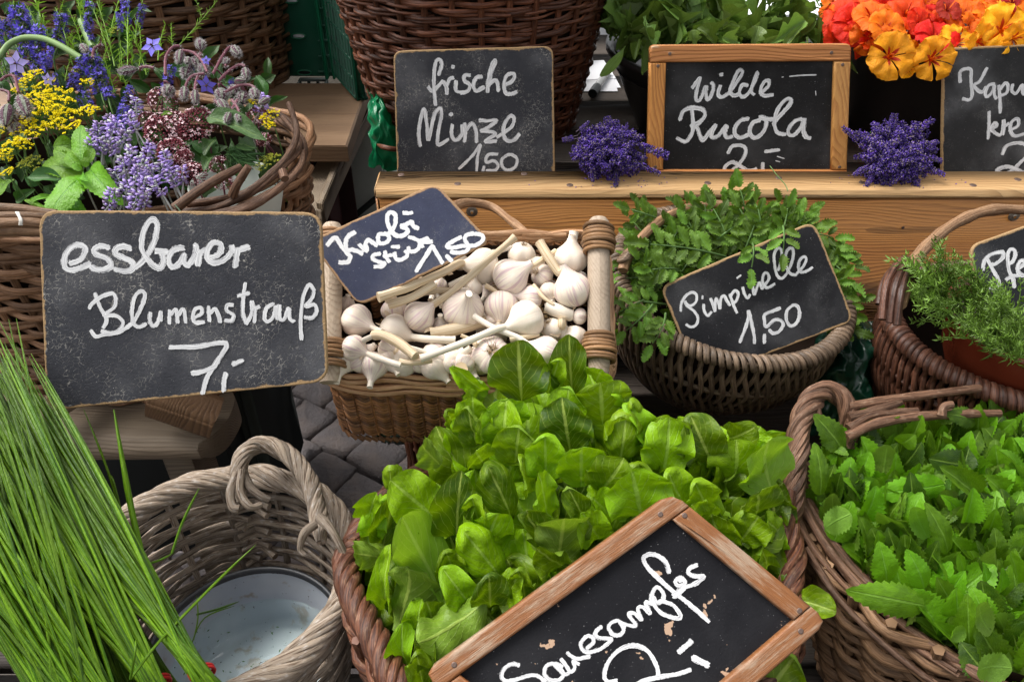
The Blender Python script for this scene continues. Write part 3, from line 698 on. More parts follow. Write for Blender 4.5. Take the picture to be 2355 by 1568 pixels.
b = MB(); box(b, ((xa + xb) / 2, 1.185, .28), (xb - xa, .008, .52)); link('side_panel', b.mesh('side_panel', M_darkgreen), gp)
b = MB(); box(b, (xb - .006, 1.178, .28), (.022, .016, .53), bev=.003); link('corner_rib', b.mesh('corner_rib', M_darkgreen), gp)
b = MB(); box(b, (xa + .06, 1.178, .28), (.012, .012, .53), bev=.003); link('corner_rib', b.mesh('corner_rib', M_darkgreen), gp)
b = MB(); box(b, (xb - .005, 1.30, .28), (.008, .24, .52)); link('side_panel', b.mesh('side_panel', M_dark), gp)
# bags
def bag(name, label, outline, D, mat, amp=.03, n=(26, 34), bulge=.05, solid=True):
    # outline: 4 pixel corners TL TR BR BL ; crumpled sheet
    b = MB(); V = []; U = []; q = [P(u, v, D) for u, v in outline]; ph = ru(0, 30)
    nn = -CF
    for i in range(n[0]):
        s = i / (n[0] - 1)
        for j in range(n[1]):
            t_ = j / (n[1] - 1)
            p = (q[0] * (1 - s) + q[1] * s) * (1 - t_) + (q[3] * (1 - s) + q[2] * s) * t_
            nz = mnoise.noise(Vector((s * 3, t_ * 2.2, ph))) + .6 * abs(mnoise.noise(Vector((s * 7, t_ * 5, ph + 5)))) + .35 * abs(mnoise.noise(Vector((s * 15, t_ * 13, ph + 8))))
            p = p + nn * (amp * nz + bulge * math.sin(s * math.pi) * math.sin(t_ * math.pi)) + Vector((.012 * mnoise.noise(Vector((s * 3, t_ * 8, ph + 2))), 0, .012 * mnoise.noise(Vector((s * 8, t_ * 3, ph + 3)))))
            V.append(p); U.append((s, t_))
    b.add(V, [f[::-1] for f in grid_faces(*n)], U)
    return tag(link(name, b.mesh(name, mat)), label, 'bag')
bag('plastic_bag', 'bright green plastic bag hanging at the table end below the tall basket', [(848, 205), (895, 215), (930, 395), (852, 388)], 1.50, M_bag, .02)
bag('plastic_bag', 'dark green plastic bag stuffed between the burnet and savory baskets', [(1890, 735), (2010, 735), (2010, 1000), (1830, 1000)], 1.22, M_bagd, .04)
bag('plastic_bag', 'scrap of teal plastic bag on the cobbles below the garlic basket', [(855, 985), (940, 990), (935, 1022), (880, 1015)], 1.6, M_bagd, .02, (10, 10))
# papers and pen
b = MB()
for k, (u0, v0, u1, v1, a) in enumerate([(1335, 150, 1409, 210, .1), (1340, 160, 1400, 215, .0), (1330, 135, 1390, 190, .14)]):
    c = PZ((u0 + u1) / 2, (v0 + v1) / 2, .803); c.z = .8015 + k * .0012
    Rm = Matrix.Rotation(a, 3, 'Z'); box(b, c, (.085, .12, .0008), Rm, .0002)
tag(link('paper_sheets', b.mesh('paper_sheets', M_paper)), 'white paper sheets lying on the grey table beside the tall basket', 'paper')
pn = thing('marker_pen', 'clear barrelled marker pen with black cap lying on the grey table', 'pen', PZ(1375, 195, .80))
a_ = PZ(1362, 216, .812); b2 = PZ(1398, 164, .812)
b = MB(); tube(b, [a_ + (b2 - a_) * .25, b2], .0085, 12); link('barrel', b.mesh('barrel', M_clear), pn)
b = MB(); tube(b, [a_, a_ + (b2 - a_) * .27], .0098, 12); link('cap', b.mesh('cap', M_dark), pn)
# ================================================================== SIGNS
def rrect(c, r, n=7, corners=(1, 1, 1, 1)):
    # c: 4 2D corners in order, r radius -> closed outline ccw
    out = []
    for i in range(4):
        p = Vector(c[i]); a = Vector(c[i - 1]); b = Vector(c[(i + 1) % 4])
        rr = r * corners[i]
        if rr <= 0: out.append(p.copy()); continue
        pa = p + (a - p).normalized() * rr; pb = p + (b - p).normalized() * rr
        for k in range(n + 1):
            t_ = k / n; out.append(pa * (1 - t_) ** 2 + p * 2 * t_ * (1 - t_) + pb * t_ * t_)
    return out
def subdiv(poly, step):
    out = []
    for i in range(len(poly)):
        a = poly[i]; b = poly[(i + 1) % len(poly)]; n = max(1, int((b - a).length / step))
        out += [a + (b - a) * k / n for k in range(n)]
    return out
def inset(poly, d):
    n = len(poly); out = []
    ar = sum(poly[i].x * poly[(i + 1) % n].y - poly[(i + 1) % n].x * poly[i].y for i in range(n)); sg = 1 if ar > 0 else -1
    for i in range(n):
        t_ = (poly[(i + 1) % n] - poly[i - 1]).normalized(); out.append(poly[i] + Vector((-t_.y, t_.x)) * d * sg)
    return out
def outline_gen(cc, radius):
    base = [Vector(q) for q in cc]; cnts = [max(1, int((base[(i + 1) % 4] - base[i]).length / .012)) for i in range(4)]
    def gen(d):
        q = []
        for i in range(4):
            p = base[i]; a = (base[i - 1] - p).normalized(); e = (base[(i + 1) % 4] - p).normalized(); q.append(p + (a + e) * d)
        rr = max(radius - d * .9, .0006) if radius > 0 else .0006
        o = rrect(q, rr, 7); out = []
        for i in range(4):
            seg = o[i * 8:(i + 1) * 8]; out += seg; nx = o[((i + 1) * 8) % 32]
            out += [seg[-1] + (nx - seg[-1]) * k / cnts[i] for k in range(1, cnts[i])]
        return [v + Vector((mnoise.noise(Vector((v.x * 40, v.y * 40, 1))), mnoise.noise(Vector((v.x * 40, v.y * 40, 7))))) * (.0006 if radius > 0 else 0) for v in out]
    return gen
def prism(b, poly, W, zb, zf, bev, attr=None, rings=(0, .003, .009, .02), mi=0, uvrot=False, gen=None):
    # W: function (x,y,z)->world; returns edge attribute list
    E = []; poly = gen(0) if gen else poly; loops = [(poly, zb, 1.), (poly, zf - bev, 1.), (inset(poly, bev * .35), zf - bev * .3, .95)]
    vals = [.85, .60, .42, .22]
    if gen: loops = [(gen(0), zb, 1.), (gen(0), zf - bev, 1.), (gen(bev * .35), zf - bev * .3, .95)]; poly = loops[0][0]
    for k, d in enumerate(rings): loops.append((gen(bev + d) if gen else inset(poly, bev + d), zf, vals[k] if k < len(vals) else 0))
    V = []; n = len(poly); U = []
    for lp, z, e in loops:
        for q in lp: V.append(W(q.x, q.y, z)); U.append((q.x, q.y)); E.append(e)
    c = sum((q for q in loops[-1][0]), Vector((0, 0))) / n
    V.append(W(c.x, c.y, zf)); U.append((c.x, c.y)); E.append(0)
    F = [[k * n + i, k * n + (i + 1) % n, (k + 1) * n + (i + 1) % n, (k + 1) * n + i] for k in range(len(loops) - 1) for i in range(n)]
    L = (len(loops) - 1) * n
    F += [[L + i, L + (i + 1) % n, L + n] for i in range(n)]
    F.append(list(range(n - 1, -1, -1)))
    b.add(V, F, U, mi); return E
def sign(name, label, px, pt, nrm, mat, radius=.012, thick=.004, frame=0, fmats=None, strokes=None, words=None, smat=None, sw=.006, fthick=.012, fcorner=.008, vparts=True):
    nrm = Vector(nrm).normalized(); C3 = [PPL(u, v, pt, nrm) for u, v in px]
    ex = (C3[1] - C3[0]).normalized(); ex = (ex - nrm * ex.dot(nrm)).normalized(); ey = nrm.cross(ex)
    o = sum(C3, Vector()) / 4
    to2 = lambda p: Vector(((p - o).dot(ex), (p - o).dot(ey)))
    W = lambda x, y, z: o + ex * x + ey * y + nrm * z
    c2 = [to2(p) for p in C3][::-1]  # ccw
    base = min(C3, key=lambda p: p.z)
    root = thing(name, label, 'chalkboard sign', o)
    ins = frame * .72 if frame else 0
    cc = c2 if not frame else [Vector(q) for q in inset(c2, 0)]
    if frame:
        ctr = sum(c2, Vector((0, 0))) / 4
        cc = []
        for i in range(4):
            p = c2[i]; a = (c2[i - 1] - p).normalized(); d = (c2[(i + 1) % 4] - p).normalized(); cc.append(p + (a + d) * ins)
    b = MB(); E = prism(b, None, W, -thick, 0, .0012, gen=outline_gen(cc, radius if not frame else 0.0))
    if frame: E = [0] * len(E)
    link('board', b.mesh('board', mat, False, E), root)
    if frame:
        # four butted rails with rounded outer corners; order c2: BL?,.. use inner corners
        inn = []
        for i in range(4):
            p = c2[i]; a = (c2[i - 1] - p).normalized(); d = (c2[(i + 1) % 4] - p).normalized(); inn.append(p + (a + d) * frame)
        outl = []
        for i in range(4):
            p = c2[i]; a = c2[i - 1]; b_ = c2[(i + 1) % 4]
            outl.append((p + (a - p).normalized() * fcorner, p + ((a - p).normalized() + (b_ - p).normalized()) * fcorner * .28, p + (b_ - p).normalized() * fcorner))
        g_ = .0006
        for i in range(4):
            j = (i + 1) % 4; d = (c2[j] - c2[i]).normalized()
            if i % 2 == 0:   # full length rails
                p = [outl[i][0], outl[i][1], outl[i][2], outl[j][0], outl[j][1], outl[j][2]]
                e1 = c2[j] + (c2[(j + 1) % 4] - c2[j]).normalized() * frame; e0 = c2[i] + (c2[i - 1] - c2[i]).normalized() * frame
                poly = p + [e1, e0]
            else:
                s0 = c2[i] + d * (frame + g_); s1 = c2[j] - d * (frame + g_); 
                poly = [s0, s1, s1 + (inn[j] - s1) * 1.0, s0 + (inn[i] - s0) * 1.0]
                poly[2] = inn[j] - d * g_; poly[3] = inn[i] + d * g_
            poly = [Vector(q) for q in poly]
            if sum(poly[k].x * poly[(k + 1) % len(poly)].y - poly[(k + 1) % len(poly)].x * poly[k].y for k in range(len(poly))) < 0: poly = poly[::-1]
            rb = MB(); poly = subdiv(poly, .02); rev = Vector((-d.y, d.x))
            prism(rb, poly, W, -thick - .004, fthick - .004, .0022, rings=(0, .002))
            rb.U[-1] = np.array([(q[0] * d.x + q[1] * d.y + i * 3, q[0] * rev.x + q[1] * rev.y) for q in rb.U[-1]])
            link('frame_rail', rb.mesh('frame_rail', fmats[i % 2], True), root)
            if vparts:
                for tt in (.5,):
                    for e_ in (i, j):
                        q = c2[e_] + ((c2[(e_ + 1) % 4] - c2[e_]).normalized() + (c2[e_ - 1] - c2[e_]).normalized()) * frame * .5 + d * (frame * .7 if e_ == i else -frame * .7)
                        disc('nail', W(q.x, q.y, fthick - .0038), nrm, .0026, .0005, M_nail, root)
    # lettering
    if strokes:
        ox, oy, sc = strokes
        lift = .00015
        for wname, ws, pxw in words:
            sb_ = MB()
            for st in ws:
                w = pxw
                if isinstance(st, tuple) and isinstance(st[0], (int, float)) and isinstance(st[1], list): w = pxw * st[0]; st = st[1]
                pts = [to2(PPL(x / sc + ox, y / sc + oy, pt, nrm)) for x, y in st]
                D = (o - CO).dot(CF); wm = w / sc * D / FPX
                sp = smooth_path([(q.x, q.y, 0) for q in pts], 7) if len(pts) > 2 else [np.array((*(pts[0] + (pts[1] - pts[0]) * t_), 0)) for t_ in np.linspace(0, 1, 9)]
                sp = np.array(sp); T = np.gradient(sp, axis=0); T /= np.linalg.norm(T, axis=1)[:, None] + 1e-9
                Nn = np.stack([-T[:, 1], T[:, 0]], 1); n = len(sp)
                V = []; U = []; s_ = ru(0, 9); nc = 6; ki_ = random.randint(0, 40)
                Ls = np.concatenate([[0], np.cumsum(np.linalg.norm(np.diff(sp, axis=0), axis=1))]) + s_
                for k in range(n):
                    endw = min(1, .8 + .4 * min(k, n - 1 - k)); h = wm / 2 * endw * (1 + .16 * mnoise.noise(Vector((Ls[k] * 60, 0, s_))) + .12 * mnoise.noise(Vector((Ls[k] * 260, 3, s_))))
                    for c_ in range(nc):
                        q_ = c_ / (nc - 1) * 2 - 1
                        rag = (ru(-.14, .16) * (1 if q_ > 0 else -1) if c_ in (0, nc - 1) else 0)
                        fr_ = 0
                        if k in (0, n - 1): fr_ = (1 if k else -1) * ru(0, .55) * wm * .5 * (1 - .5 * q_ * q_)
                        x = sp[k, 0] + Nn[k, 0] * h * (q_ + rag) + T[k, 0] * fr_; y = sp[k, 1] + Nn[k, 1] * h * (q_ + rag) + T[k, 1] * fr_
                        V.append(W(x, y, lift)); U.append((Ls[k], .02 + .96 * c_ / (nc - 1) + ki_))
                    lift += .0000006
                sb_.add(V, grid_faces(n, nc), U)
                lift += .000008
            # make faces point along the normal
            link('lettering', sb_.mesh('lettering', smat), root)
    root['_o'] = 0; del root['_o']
    return root, W, to2
exec_words = None
ESS = [('w', [[(480,405),(560,375),(590,305),(550,278),(490,295),(448,360),(448,430),(490,452),(560,435),(625,405)],
  [(755,300),(700,285),(650,310),(665,345),(740,375),(765,420),(720,448),(660,448),(628,425)], [(905,305),(850,290),(805,305),(800,340),(860,370),(915,400),(910,445),(860,460),(790,445)],
  [(930,440),(1000,370),(1058,270),(1085,160),(1070,112),(1030,115),(990,190),(978,290),(1000,350),(1055,415),(1105,438),(1128,385),(1112,330),(1070,320),(1160,325)],
  [(1270,300),(1210,305),(1172,350),(1168,400),(1190,430),(1235,405),(1275,340),(1270,400),(1305,425)], [(1310,410),(1345,345),(1350,275),(1370,335),(1420,308)], [(1380,335),(1365,420)],
  [(1420,370),(1500,350),(1528,290),(1500,262),(1455,272),(1428,330),(1440,385),(1490,402),(1560,370),(1615,300)], [(1600,280),(1615,320),(1720,290)], [(1640,315),(1622,430)]], 44),
 ('w', [[(655,610),(690,700),(735,790),(712,850)], [(618,715),(640,680),(700,635),(775,610),(800,650),(785,710),(720,762),(800,765),(850,810),(820,868),(760,885),(700,870)],
  [(628,865),(662,908),(720,895),(800,885),(850,862),(920,810),(980,700),(1000,620),(970,597),(930,640),(912,740),(922,815),(960,842),(1010,822)],
  [(1040,740),(1035,800),(1060,835),(1092,808),(1110,735)], [(1110,735),(1112,800)], [(1170,725),(1170,820)], [(1178,760),(1215,722),(1228,815)], [(1228,760),(1268,720),(1282,815)],
  [(1330,782),(1390,752),(1390,712),(1350,718),(1332,770),(1350,812),(1410,808)], [(1440,700),(1446,805)], [(1450,750),(1490,720),(1522,812)],
  [(1610,692),(1570,692),(1565,730),(1610,760),(1600,800),(1552,800)], [(1695,540),(1680,640),(1676,740),(1700,822)], [(1640,630),(1722,608)], [(1700,822),(1738,745),(1738,665),(1755,712),(1792,700)], [(1765,720),(1755,812)],
  [(1890,682),(1840,712),(1826,780),(1850,805),(1888,770),(1905,700),(1912,790)], [(1930,690),(1930,780),(1962,790),(1992,715),(2002,785),(2032,805)],
  [(2082,930),(2075,800),(2092,640),(2130,552),(2165,590),(2150,650),(2110,700),(2170,690),(2185,740),(2150,780),(2100,775)]], 31),
 ('w', [[(1172,982),(1350,978),(1560,955),(1500,1080),(1430,1190),(1398,1300)], [(1325,1162),(1400,1148),(1492,1112)], [(1560,1160),(1545,1225),(1545,1285)], [(1605,1100),(1680,1072)]], 38)]
MIN = [('w', [[(598,600),(628,630),(665,600),(700,560)], [(670,520),(692,450),(680,415),(652,430),(640,520),(638,610),(650,730)], [(700,560),(722,600),(728,652)], [(728,592),(748,548),(775,540)],
  [(790,560),(790,625),(822,638)], [(760,462),(778,466)], [(890,522),(850,522),(850,560),(885,590),(870,632),(820,642)], [(972,532),(930,540),(910,590),(932,630),(985,600)],
  [(1008,640),(1030,520),(1060,440),(1058,420),(1035,460),(1012,560),(1010,630)], [(1012,600),(1050,560),(1075,570),(1082,632)], [(1120,592),(1180,560),(1192,515),(1150,517),(1122,570),(1132,640),(1170,650),(1212,635)]], 29),
 ('w', [[(545,1012),(535,940),(542,850),(570,752),(590,860),(602,968),(640,800),(680,748),(690,790),(672,900),(666,1000),(740,962)], [(765,860),(760,930),(790,970),(830,930),(832,862)], [(748,795),(765,785)],
  [(850,850),(856,900),(850,980)], [(858,905),(900,855),(928,900),(932,985)], [(950,830),(1000,835),(1072,832),(1000,888),(965,905),(1040,912),(1060,932),(990,978),(1070,975)], [(1072,950),(1170,880),(1190,820),(1165,802),(1130,850),(1116,920),(1140,968),(1190,968),(1230,925)]], 29),
 ('w', [[(812,1165),(900,1080),(960,1000),(940,1080),(932,1200)], [(985,1148),(975,1190)], [(1080,1065),(1012,1068),(1000,1120),(1050,1110),(1080,1140),(1060,1175),(1000,1178)], [(1150,1068),(1110,1100),(1110,1150),(1150,1175),(1200,1150),(1212,1100),(1180,1070),(1145,1068)]], 25)]
RUC = [('w', [[(65,610),(100,560),(120,542),(98,620),(92,688),(120,688),(160,600),(160,650),(172,690),(202,650),(212,590),(195,572)], [(260,590),(245,650),(270,672),(320,640),(380,560),(412,500),(385,490),(350,560),(326,630),(350,660),(385,655)], [(255,520),(276,515)],
  [(450,592),(410,590),(390,640),(410,670),(450,648),(500,560),(515,500),(490,560),(472,630),(495,658)], [(530,650),(590,600),(592,560),(560,570),(536,630),(560,662),(625,657)]], 27),
 ('w', [[(-20,830),(10,765),(80,745),(142,762),(150,802),(110,850),(60,870),(100,885),(120,940),(142,968),(190,905),(230,862)], [(62,750),(72,860),(60,930),(20,978),(-40,955)], [(230,862),(205,905),(200,945),(240,940),(300,870),(290,920),(305,952),(345,940)],
  [(455,822),(400,832),(362,880),(362,930),(402,952),(465,925)], [(535,830),(482,850),(462,910),(490,952),(540,930),(575,865),(562,815),(530,812),(600,825),(640,822)], [(622,860),(680,790),(740,720),(745,690),(712,688),(652,760),(632,850),(652,915),(710,930)],
  [(820,820),(770,840),(732,890),(732,930),(772,930),(820,870),(838,822),(832,900),(850,945),(882,955)]], 32),
 ('w', [[(312,1060),(340,1012),(390,1002),(430,1022),(430,1070),(390,1130),(332,1180),(292,1182),(292,1150),(340,1120),(400,1148),(450,1178),(512,1165)], [(552,1125),(548,1200)], [(565,1048),(665,1035)], (.35, [(735,530),(820,522),(920,519)]), (.3, [(682,535),(695,533)]), (.25, [(915,630),(918,660)]), (.3, [(650,1080),(700,1095)]), (.22, [(640,1110),(670,1118)])], 29)]
KAP = [('w', [[(1915,572),(1915,495),(1985,480),(1988,560),(1995,660),(1972,692),(1930,682)], [(2100,470),(2050,560),(2008,592),(2060,640),(2092,600)], [(2150,582),(2110,592),(2086,640),(2100,670),(2138,632),(2150,592),(2148,650),(2165,685)],
  [(2180,590),(2186,680),(2190,780)], [(2188,622),(2220,577),(2242,590),(2235,640),(2195,662)], [(2275,582),(2270,630),(2300,645),(2340,590),(2350,650),(2400,640)]], 26),
 ('w', [[(2112,770),(2112,860),(2105,960)], [(2112,902),(2150,850),(2165,870),(2130,892),(2170,930),(2200,922),(2212,830),(2218,870),(2250,852)], [(2216,872),(2210,932)], [(2250,902),(2310,870),(2310,822),(2270,840),(2258,900),(2290,940),(2370,920)]], 26),
 ('w', [[(2202,1070),(2230,1012),(2300,988),(2360,1000),(2380,1060),(2330,1120),(2250,1190),(2172,1190),(2180,1165),(2250,1152),(2360,1200)]], 30)]
KNO = [('w', [[(120,785),(160,735),(230,685),(300,780),(385,880),(418,930),(380,995),(275,1000)], [(482,612),(400,660),(360,740),(380,840),(460,842),(580,888)], [(530,770),(632,850),(612,765),(650,712),(700,742),(765,788)],
  [(850,640),(790,640),(772,700),(800,758),(880,742),(918,685),(875,635),(850,640)], [(895,650),(980,540),(1000,420),(960,362),(900,382),(890,470),(930,580),(1000,652),(1080,658),(1150,612),(1130,562),(1060,545)], [(1060,532),(1130,520),(1200,480),(1220,530),(1292,572)], (.9, [(1090,368),(1160,372),(1215,365)])], 60),
 ('w', [[(805,888),(722,902),(702,950),(780,992),(858,1012),(820,1050),(722,1052)], [(860,852),(880,930),(925,1000)], [(842,922),(960,905)], [(985,870),(1002,950),(1060,968),(1130,930),(1148,882),(1110,852)], (.9, [(942,800),(1050,800)]),
  [(1160,802),(1172,850),(1230,862),(1290,820),(1298,740),(1250,702),(1160,672)], (1.2, [(1415,690),(1312,735),(1465,732)]), [(1310,752),(1350,810)]], 52),
 ('w', [[(1255,1118),(1350,970),(1430,840),(1468,795),(1512,870),(1600,1012)], [(1645,910),(1715,985)], [(1838,672),(1740,722),(1650,790),(1722,812),(1850,790),(1928,802),(1890,858),(1790,878),(1700,868)], [(2000,632),(1905,650),(1882,710),(1930,778),(2020,780),(2108,720),(2098,652),(2005,632)]], 56)]
PIM = [('w', [[(370,1028),(376,940),(430,850),(500,812),(550,842),(545,920),(480,968),(432,940),(420,912)], [(430,962),(520,1022),(565,1100),(550,1178),(490,1208),(430,1178)], [(632,950),(642,1030),(682,1078),(722,1035)], (.7, [(622,850),(618,890)]),
  [(712,880),(742,960),(762,1030),(772,885),(802,930),(820,1000),(832,882),(870,852),(902,910),(935,960)], [(932,830),(972,950),(1015,1048)], [(942,850),(990,792),(1030,822),(1012,900),(972,940)], [(1080,752),(1102,830),(1140,878),(1165,832)], (.8, [(1015,650),(1060,615)]),
  [(1180,690),(1200,770),(1215,835),(1250,745),(1275,700),(1300,765),(1320,742),(1382,660),(1370,600),(1332,592),(1310,660),(1322,730),(1370,758),(1450,712)]], 38),
 ('w', [[(1490,560),(1530,420),(1520,322),(1480,308),(1442,380),(1452,520),(1480,620),(1530,650),(1590,590),(1650,450),(1660,330),(1622,305),(1580,360),(1580,500),(1620,588),(1680,610),(1710,590),(1780,510),(1810,430),(1780,402),(1732,450),(1722,530),(1760,578),(1830,560),(1885,522)]], 38),
 ('w', [[(1045,1385),(1110,1230),(1145,1100),(1148,1022),(1180,1150),(1210,1300),(1215,1400)], [(1330,1292),(1330,1395)], [(1515,990),(1440,1020),(1337,1065),(1330,1130),(1350,1208),(1440,1130),(1510,1130),(1545,1180),(1500,1258),(1430,1278),(1387,1240)],
  [(1655,960),(1592,1020),(1580,1120),(1622,1190),(1680,1180),(1728,1100),(1725,1000),(1685,957),(1650,960)]], 44)]
PFE = [('w', [[(1702,1085),(1712,980),(1780,892),(1880,852),(1958,855),(1950,930),(1850,1008),(1812,1000)], [(1762,950),(1830,1080),(1890,1180),(1910,1260),(1870,1330),(1792,1310)],
  [(2040,1000),(2082,978),(2120,900),(2110,822),(2052,822),(2022,930),(2042,1080),(2092,1200),(2112,1312)], [(2000,1212),(2080,1165),(2240,1150)], [(2160,1062),(2240,1000),(2240,962),(2190,962),(2152,1040),(2170,1120),(2240,1152),(2330,1130)]], 58)]
SAU = [('w', [[(382,1252),(320,1237),(252,1272),(218,1340),(250,1392),(350,1380),(480,1342),(560,1352),(620,1412)], [(782,1262),(700,1232),(632,1252),(612,1320),(650,1378),(730,1388),(782,1350),(775,1300),(700,1240)], [(700,1240),(790,1330),(840,1318)],
  [(760,1190),(802,1240),(852,1308),(890,1268),(872,1212),(932,1240)], [(820,1130),(870,1172),(930,1188),(1030,1162)], [(1000,1092),(1058,1040),(1050,990),(1000,982),(950,1040),(952,1090),(1000,1128),(1100,1110),(1180,1060),(1228,1008),(1130,1000),(1080,975),(1092,930),(1138,892)],
  [(1355,900),(1290,840),(1222,862),(1202,910),(1250,968),(1310,968),(1340,920),(1300,848)], [(1300,848),(1390,882),(1452,880),(1385,782),(1440,772),(1502,830),(1470,732),(1512,712),(1582,772),(1542,672),(1602,690)]], 40),
 ('w', [[(1602,690),(1592,620),(1640,532),(1700,578),(1700,642),(1650,672),(1612,620),(1625,700),(1700,778),(1830,818),(1862,788),(1800,702),(1722,668),(1660,662)], (1.15, [(1758,400),(1730,312),(1650,242),(1570,232),(1522,270),(1560,350),(1680,470),(1820,592),(1950,692),(2125,850)]),
  [(1900,470),(1862,445),(1815,475),(1832,512),(1880,512),(1905,480),(1870,462),(1850,482)], (1.5, [(1905,520),(1850,575),(1795,615)]), [(2015,325),(1952,352),(1932,400),(2000,432),(2075,432),(2000,498),(1905,530)]], 42),
 ('w', [[(1280,1388),(1202,1400),(1162,1350),(1192,1230),(1272,1130),(1380,1072),(1480,1072),(1570,1130),(1640,1250),(1660,1340)], [(1420,1440),(1540,1385),(1700,1350),(1832,1328),(1958,1285)], (1.1, [(1840,1130),(1900,1082),(1968,1022)]), (1.6, [(1975,1178),(2120,1248)])], 46)]
facing = -CF
sign('chalkboard_sign', 'large cracked black board chalked "essbarer Blumenstrauß 7,-" in front of the flowers', [(88, 484), (738, 488), (754, 878), (106, 945)], P(420, 700, .87), (0, -.86, .50), B_ess, .020, .005, strokes=(0, 470.8, 3), words=ESS, smat=X_a)
sign('chalkboard_sign', 'scratched black board chalked "frische Minze 1,50" leaning on the tall basket', [(904, 118), (1271, 107), (1277, 425), (914, 422)], P(1090, 250, 1.285), (0, -.965, .26), B_min, .014, .005, strokes=(784.7, 0, 3), words=MIN, smat=X_a)
sign('framed_chalkboard_sign', 'honey wood framed blackboard chalked "wilde Rucola 2,-" behind the pine rail', [(1493, 104), (1953, 101), (1942, 425), (1486, 425)], P(1720, 250, 1.285), (0, -.965, .26), B_ruc, .01, .004, frame=.0255, fmats=(W_frameRx, W_frameR), strokes=(1569.4, 0, 3), words=RUC, smat=X_a, fcorner=.007)
sign('chalkboard_sign', 'speckled black board chalked "Kapu... kre... 2" under the yellow nasturtiums', [(2168, 112), (2560, 95), (2555, 425), (2164, 428)], P(2350, 260, 1.285), (0, -.965, .26), B_kap, .012, .005, strokes=(1569.4, 0, 3), words=KAP, smat=X_a)
sign('chalkboard_sign', 'bluish black board chalked "Knobi Stück 1,50" tilted on the garlic', [(710, 555), (1001, 421), (1130, 557), (824, 705)], P(930, 565, .955), (-.02, -.80, .60), B_kno, .015, .0045, strokes=(729.8, 423.7, 5.551), words=KNO, smat=X_b)
sign('chalkboard_sign', 'smooth black board chalked "Pimpinelle 1,50" stuck in the burnet basket', [(1518, 658), (1872, 508), (1964, 738), (1606, 875)], P(1740, 680, 1.115), (0, -.84, .54), B_pim, .017, .0045, strokes=(1490.9, 510.1, 5), words=PIM, smat=X_a)
sign('chalkboard_sign', 'dark board beginning "Pfe" stuck behind the savory sprigs', [(2229, 566), (2520, 462), (2600, 690), (2268, 800)], P(2350, 620, 1.05), (0, -.84, .54), B_pfe, .015, .0045, strokes=(1961.8, 431.6, 5.709), words=PFE, smat=X_a)
sgn, WS, T2S = sign('framed_chalkboard_sign', 'worn red brown framed blackboard chalked "Sauerampfer 2,-" leaning on the sorrel', [(972, 1545), (1541, 1132), (1898, 1426), (1372, 1880)], P(1440, 1480, .735), (.03, -.62, .78), B_sau, .01, .004, frame=.0205, fmats=(W_frameS, W_frameS), strokes=(1098.6, 1216.3, 4), words=SAU, smat=X_a, fcorner=.012, fthick=.013)
# ================================================================== BASKETS
def superell(rx, ry, p=2.0):
    def f(th):
        c, s = math.cos(th), math.sin(th)
        return (rx * math.copysign(abs(c) ** (2 / p), c), ry * math.copysign(abs(s) ** (2 / p), s))
    return f
def poly_outline(pts, rad=.03, n=200):
    # closed outline from local 2D corners rounded; th -> by arclength
    pl = rrect([Vector(p) for p in pts], rad, 6); pl = subdiv(pl, .005)
    L = [0]
    for i in range(len(pl)): L.append(L[-1] + (pl[(i + 1) % len(pl)] - pl[i]).length)
    xs = [p.x for p in pl] + [pl[0].x]; ys = [p.y for p in pl] + [pl[0].y]
    def f(th):
        q = (th / (2 * math.pi)) % 1 * L[-1]; return (float(np.interp(q, L, xs)), float(np.interp(q, L, ys)))
    return f
def wallpt(M, out, prof, th, s, off=0, dz=0):
    # s: 0 rim .. 1 bottom ; prof(s)->(scale, z)
    sc, z = prof(s); x, y = out(th); x2, y2 = out(th + .01); tx, ty = x2 - x, y2 - y; l = math.hypot(tx, ty) + 1e-9
    return M @ Vector((x * sc + ty / l * off, y * sc - tx / l * off, z + dz))
def lin_prof(H, taper, bulge=0): return lambda s: (1 + (taper - 1) * s + bulge * math.sin(math.pi * s), -H * s)
def basket_core(root, M, out, prof, mat, inner=True):
    b = MB(); n, m_ = 64, 8
    V = [wallpt(M, out, prof, 2 * math.pi * i / n, .02 + .98 * j / (m_ - 1), -.004) for i in range(n + 1) for j in range(m_)]
    return b, V
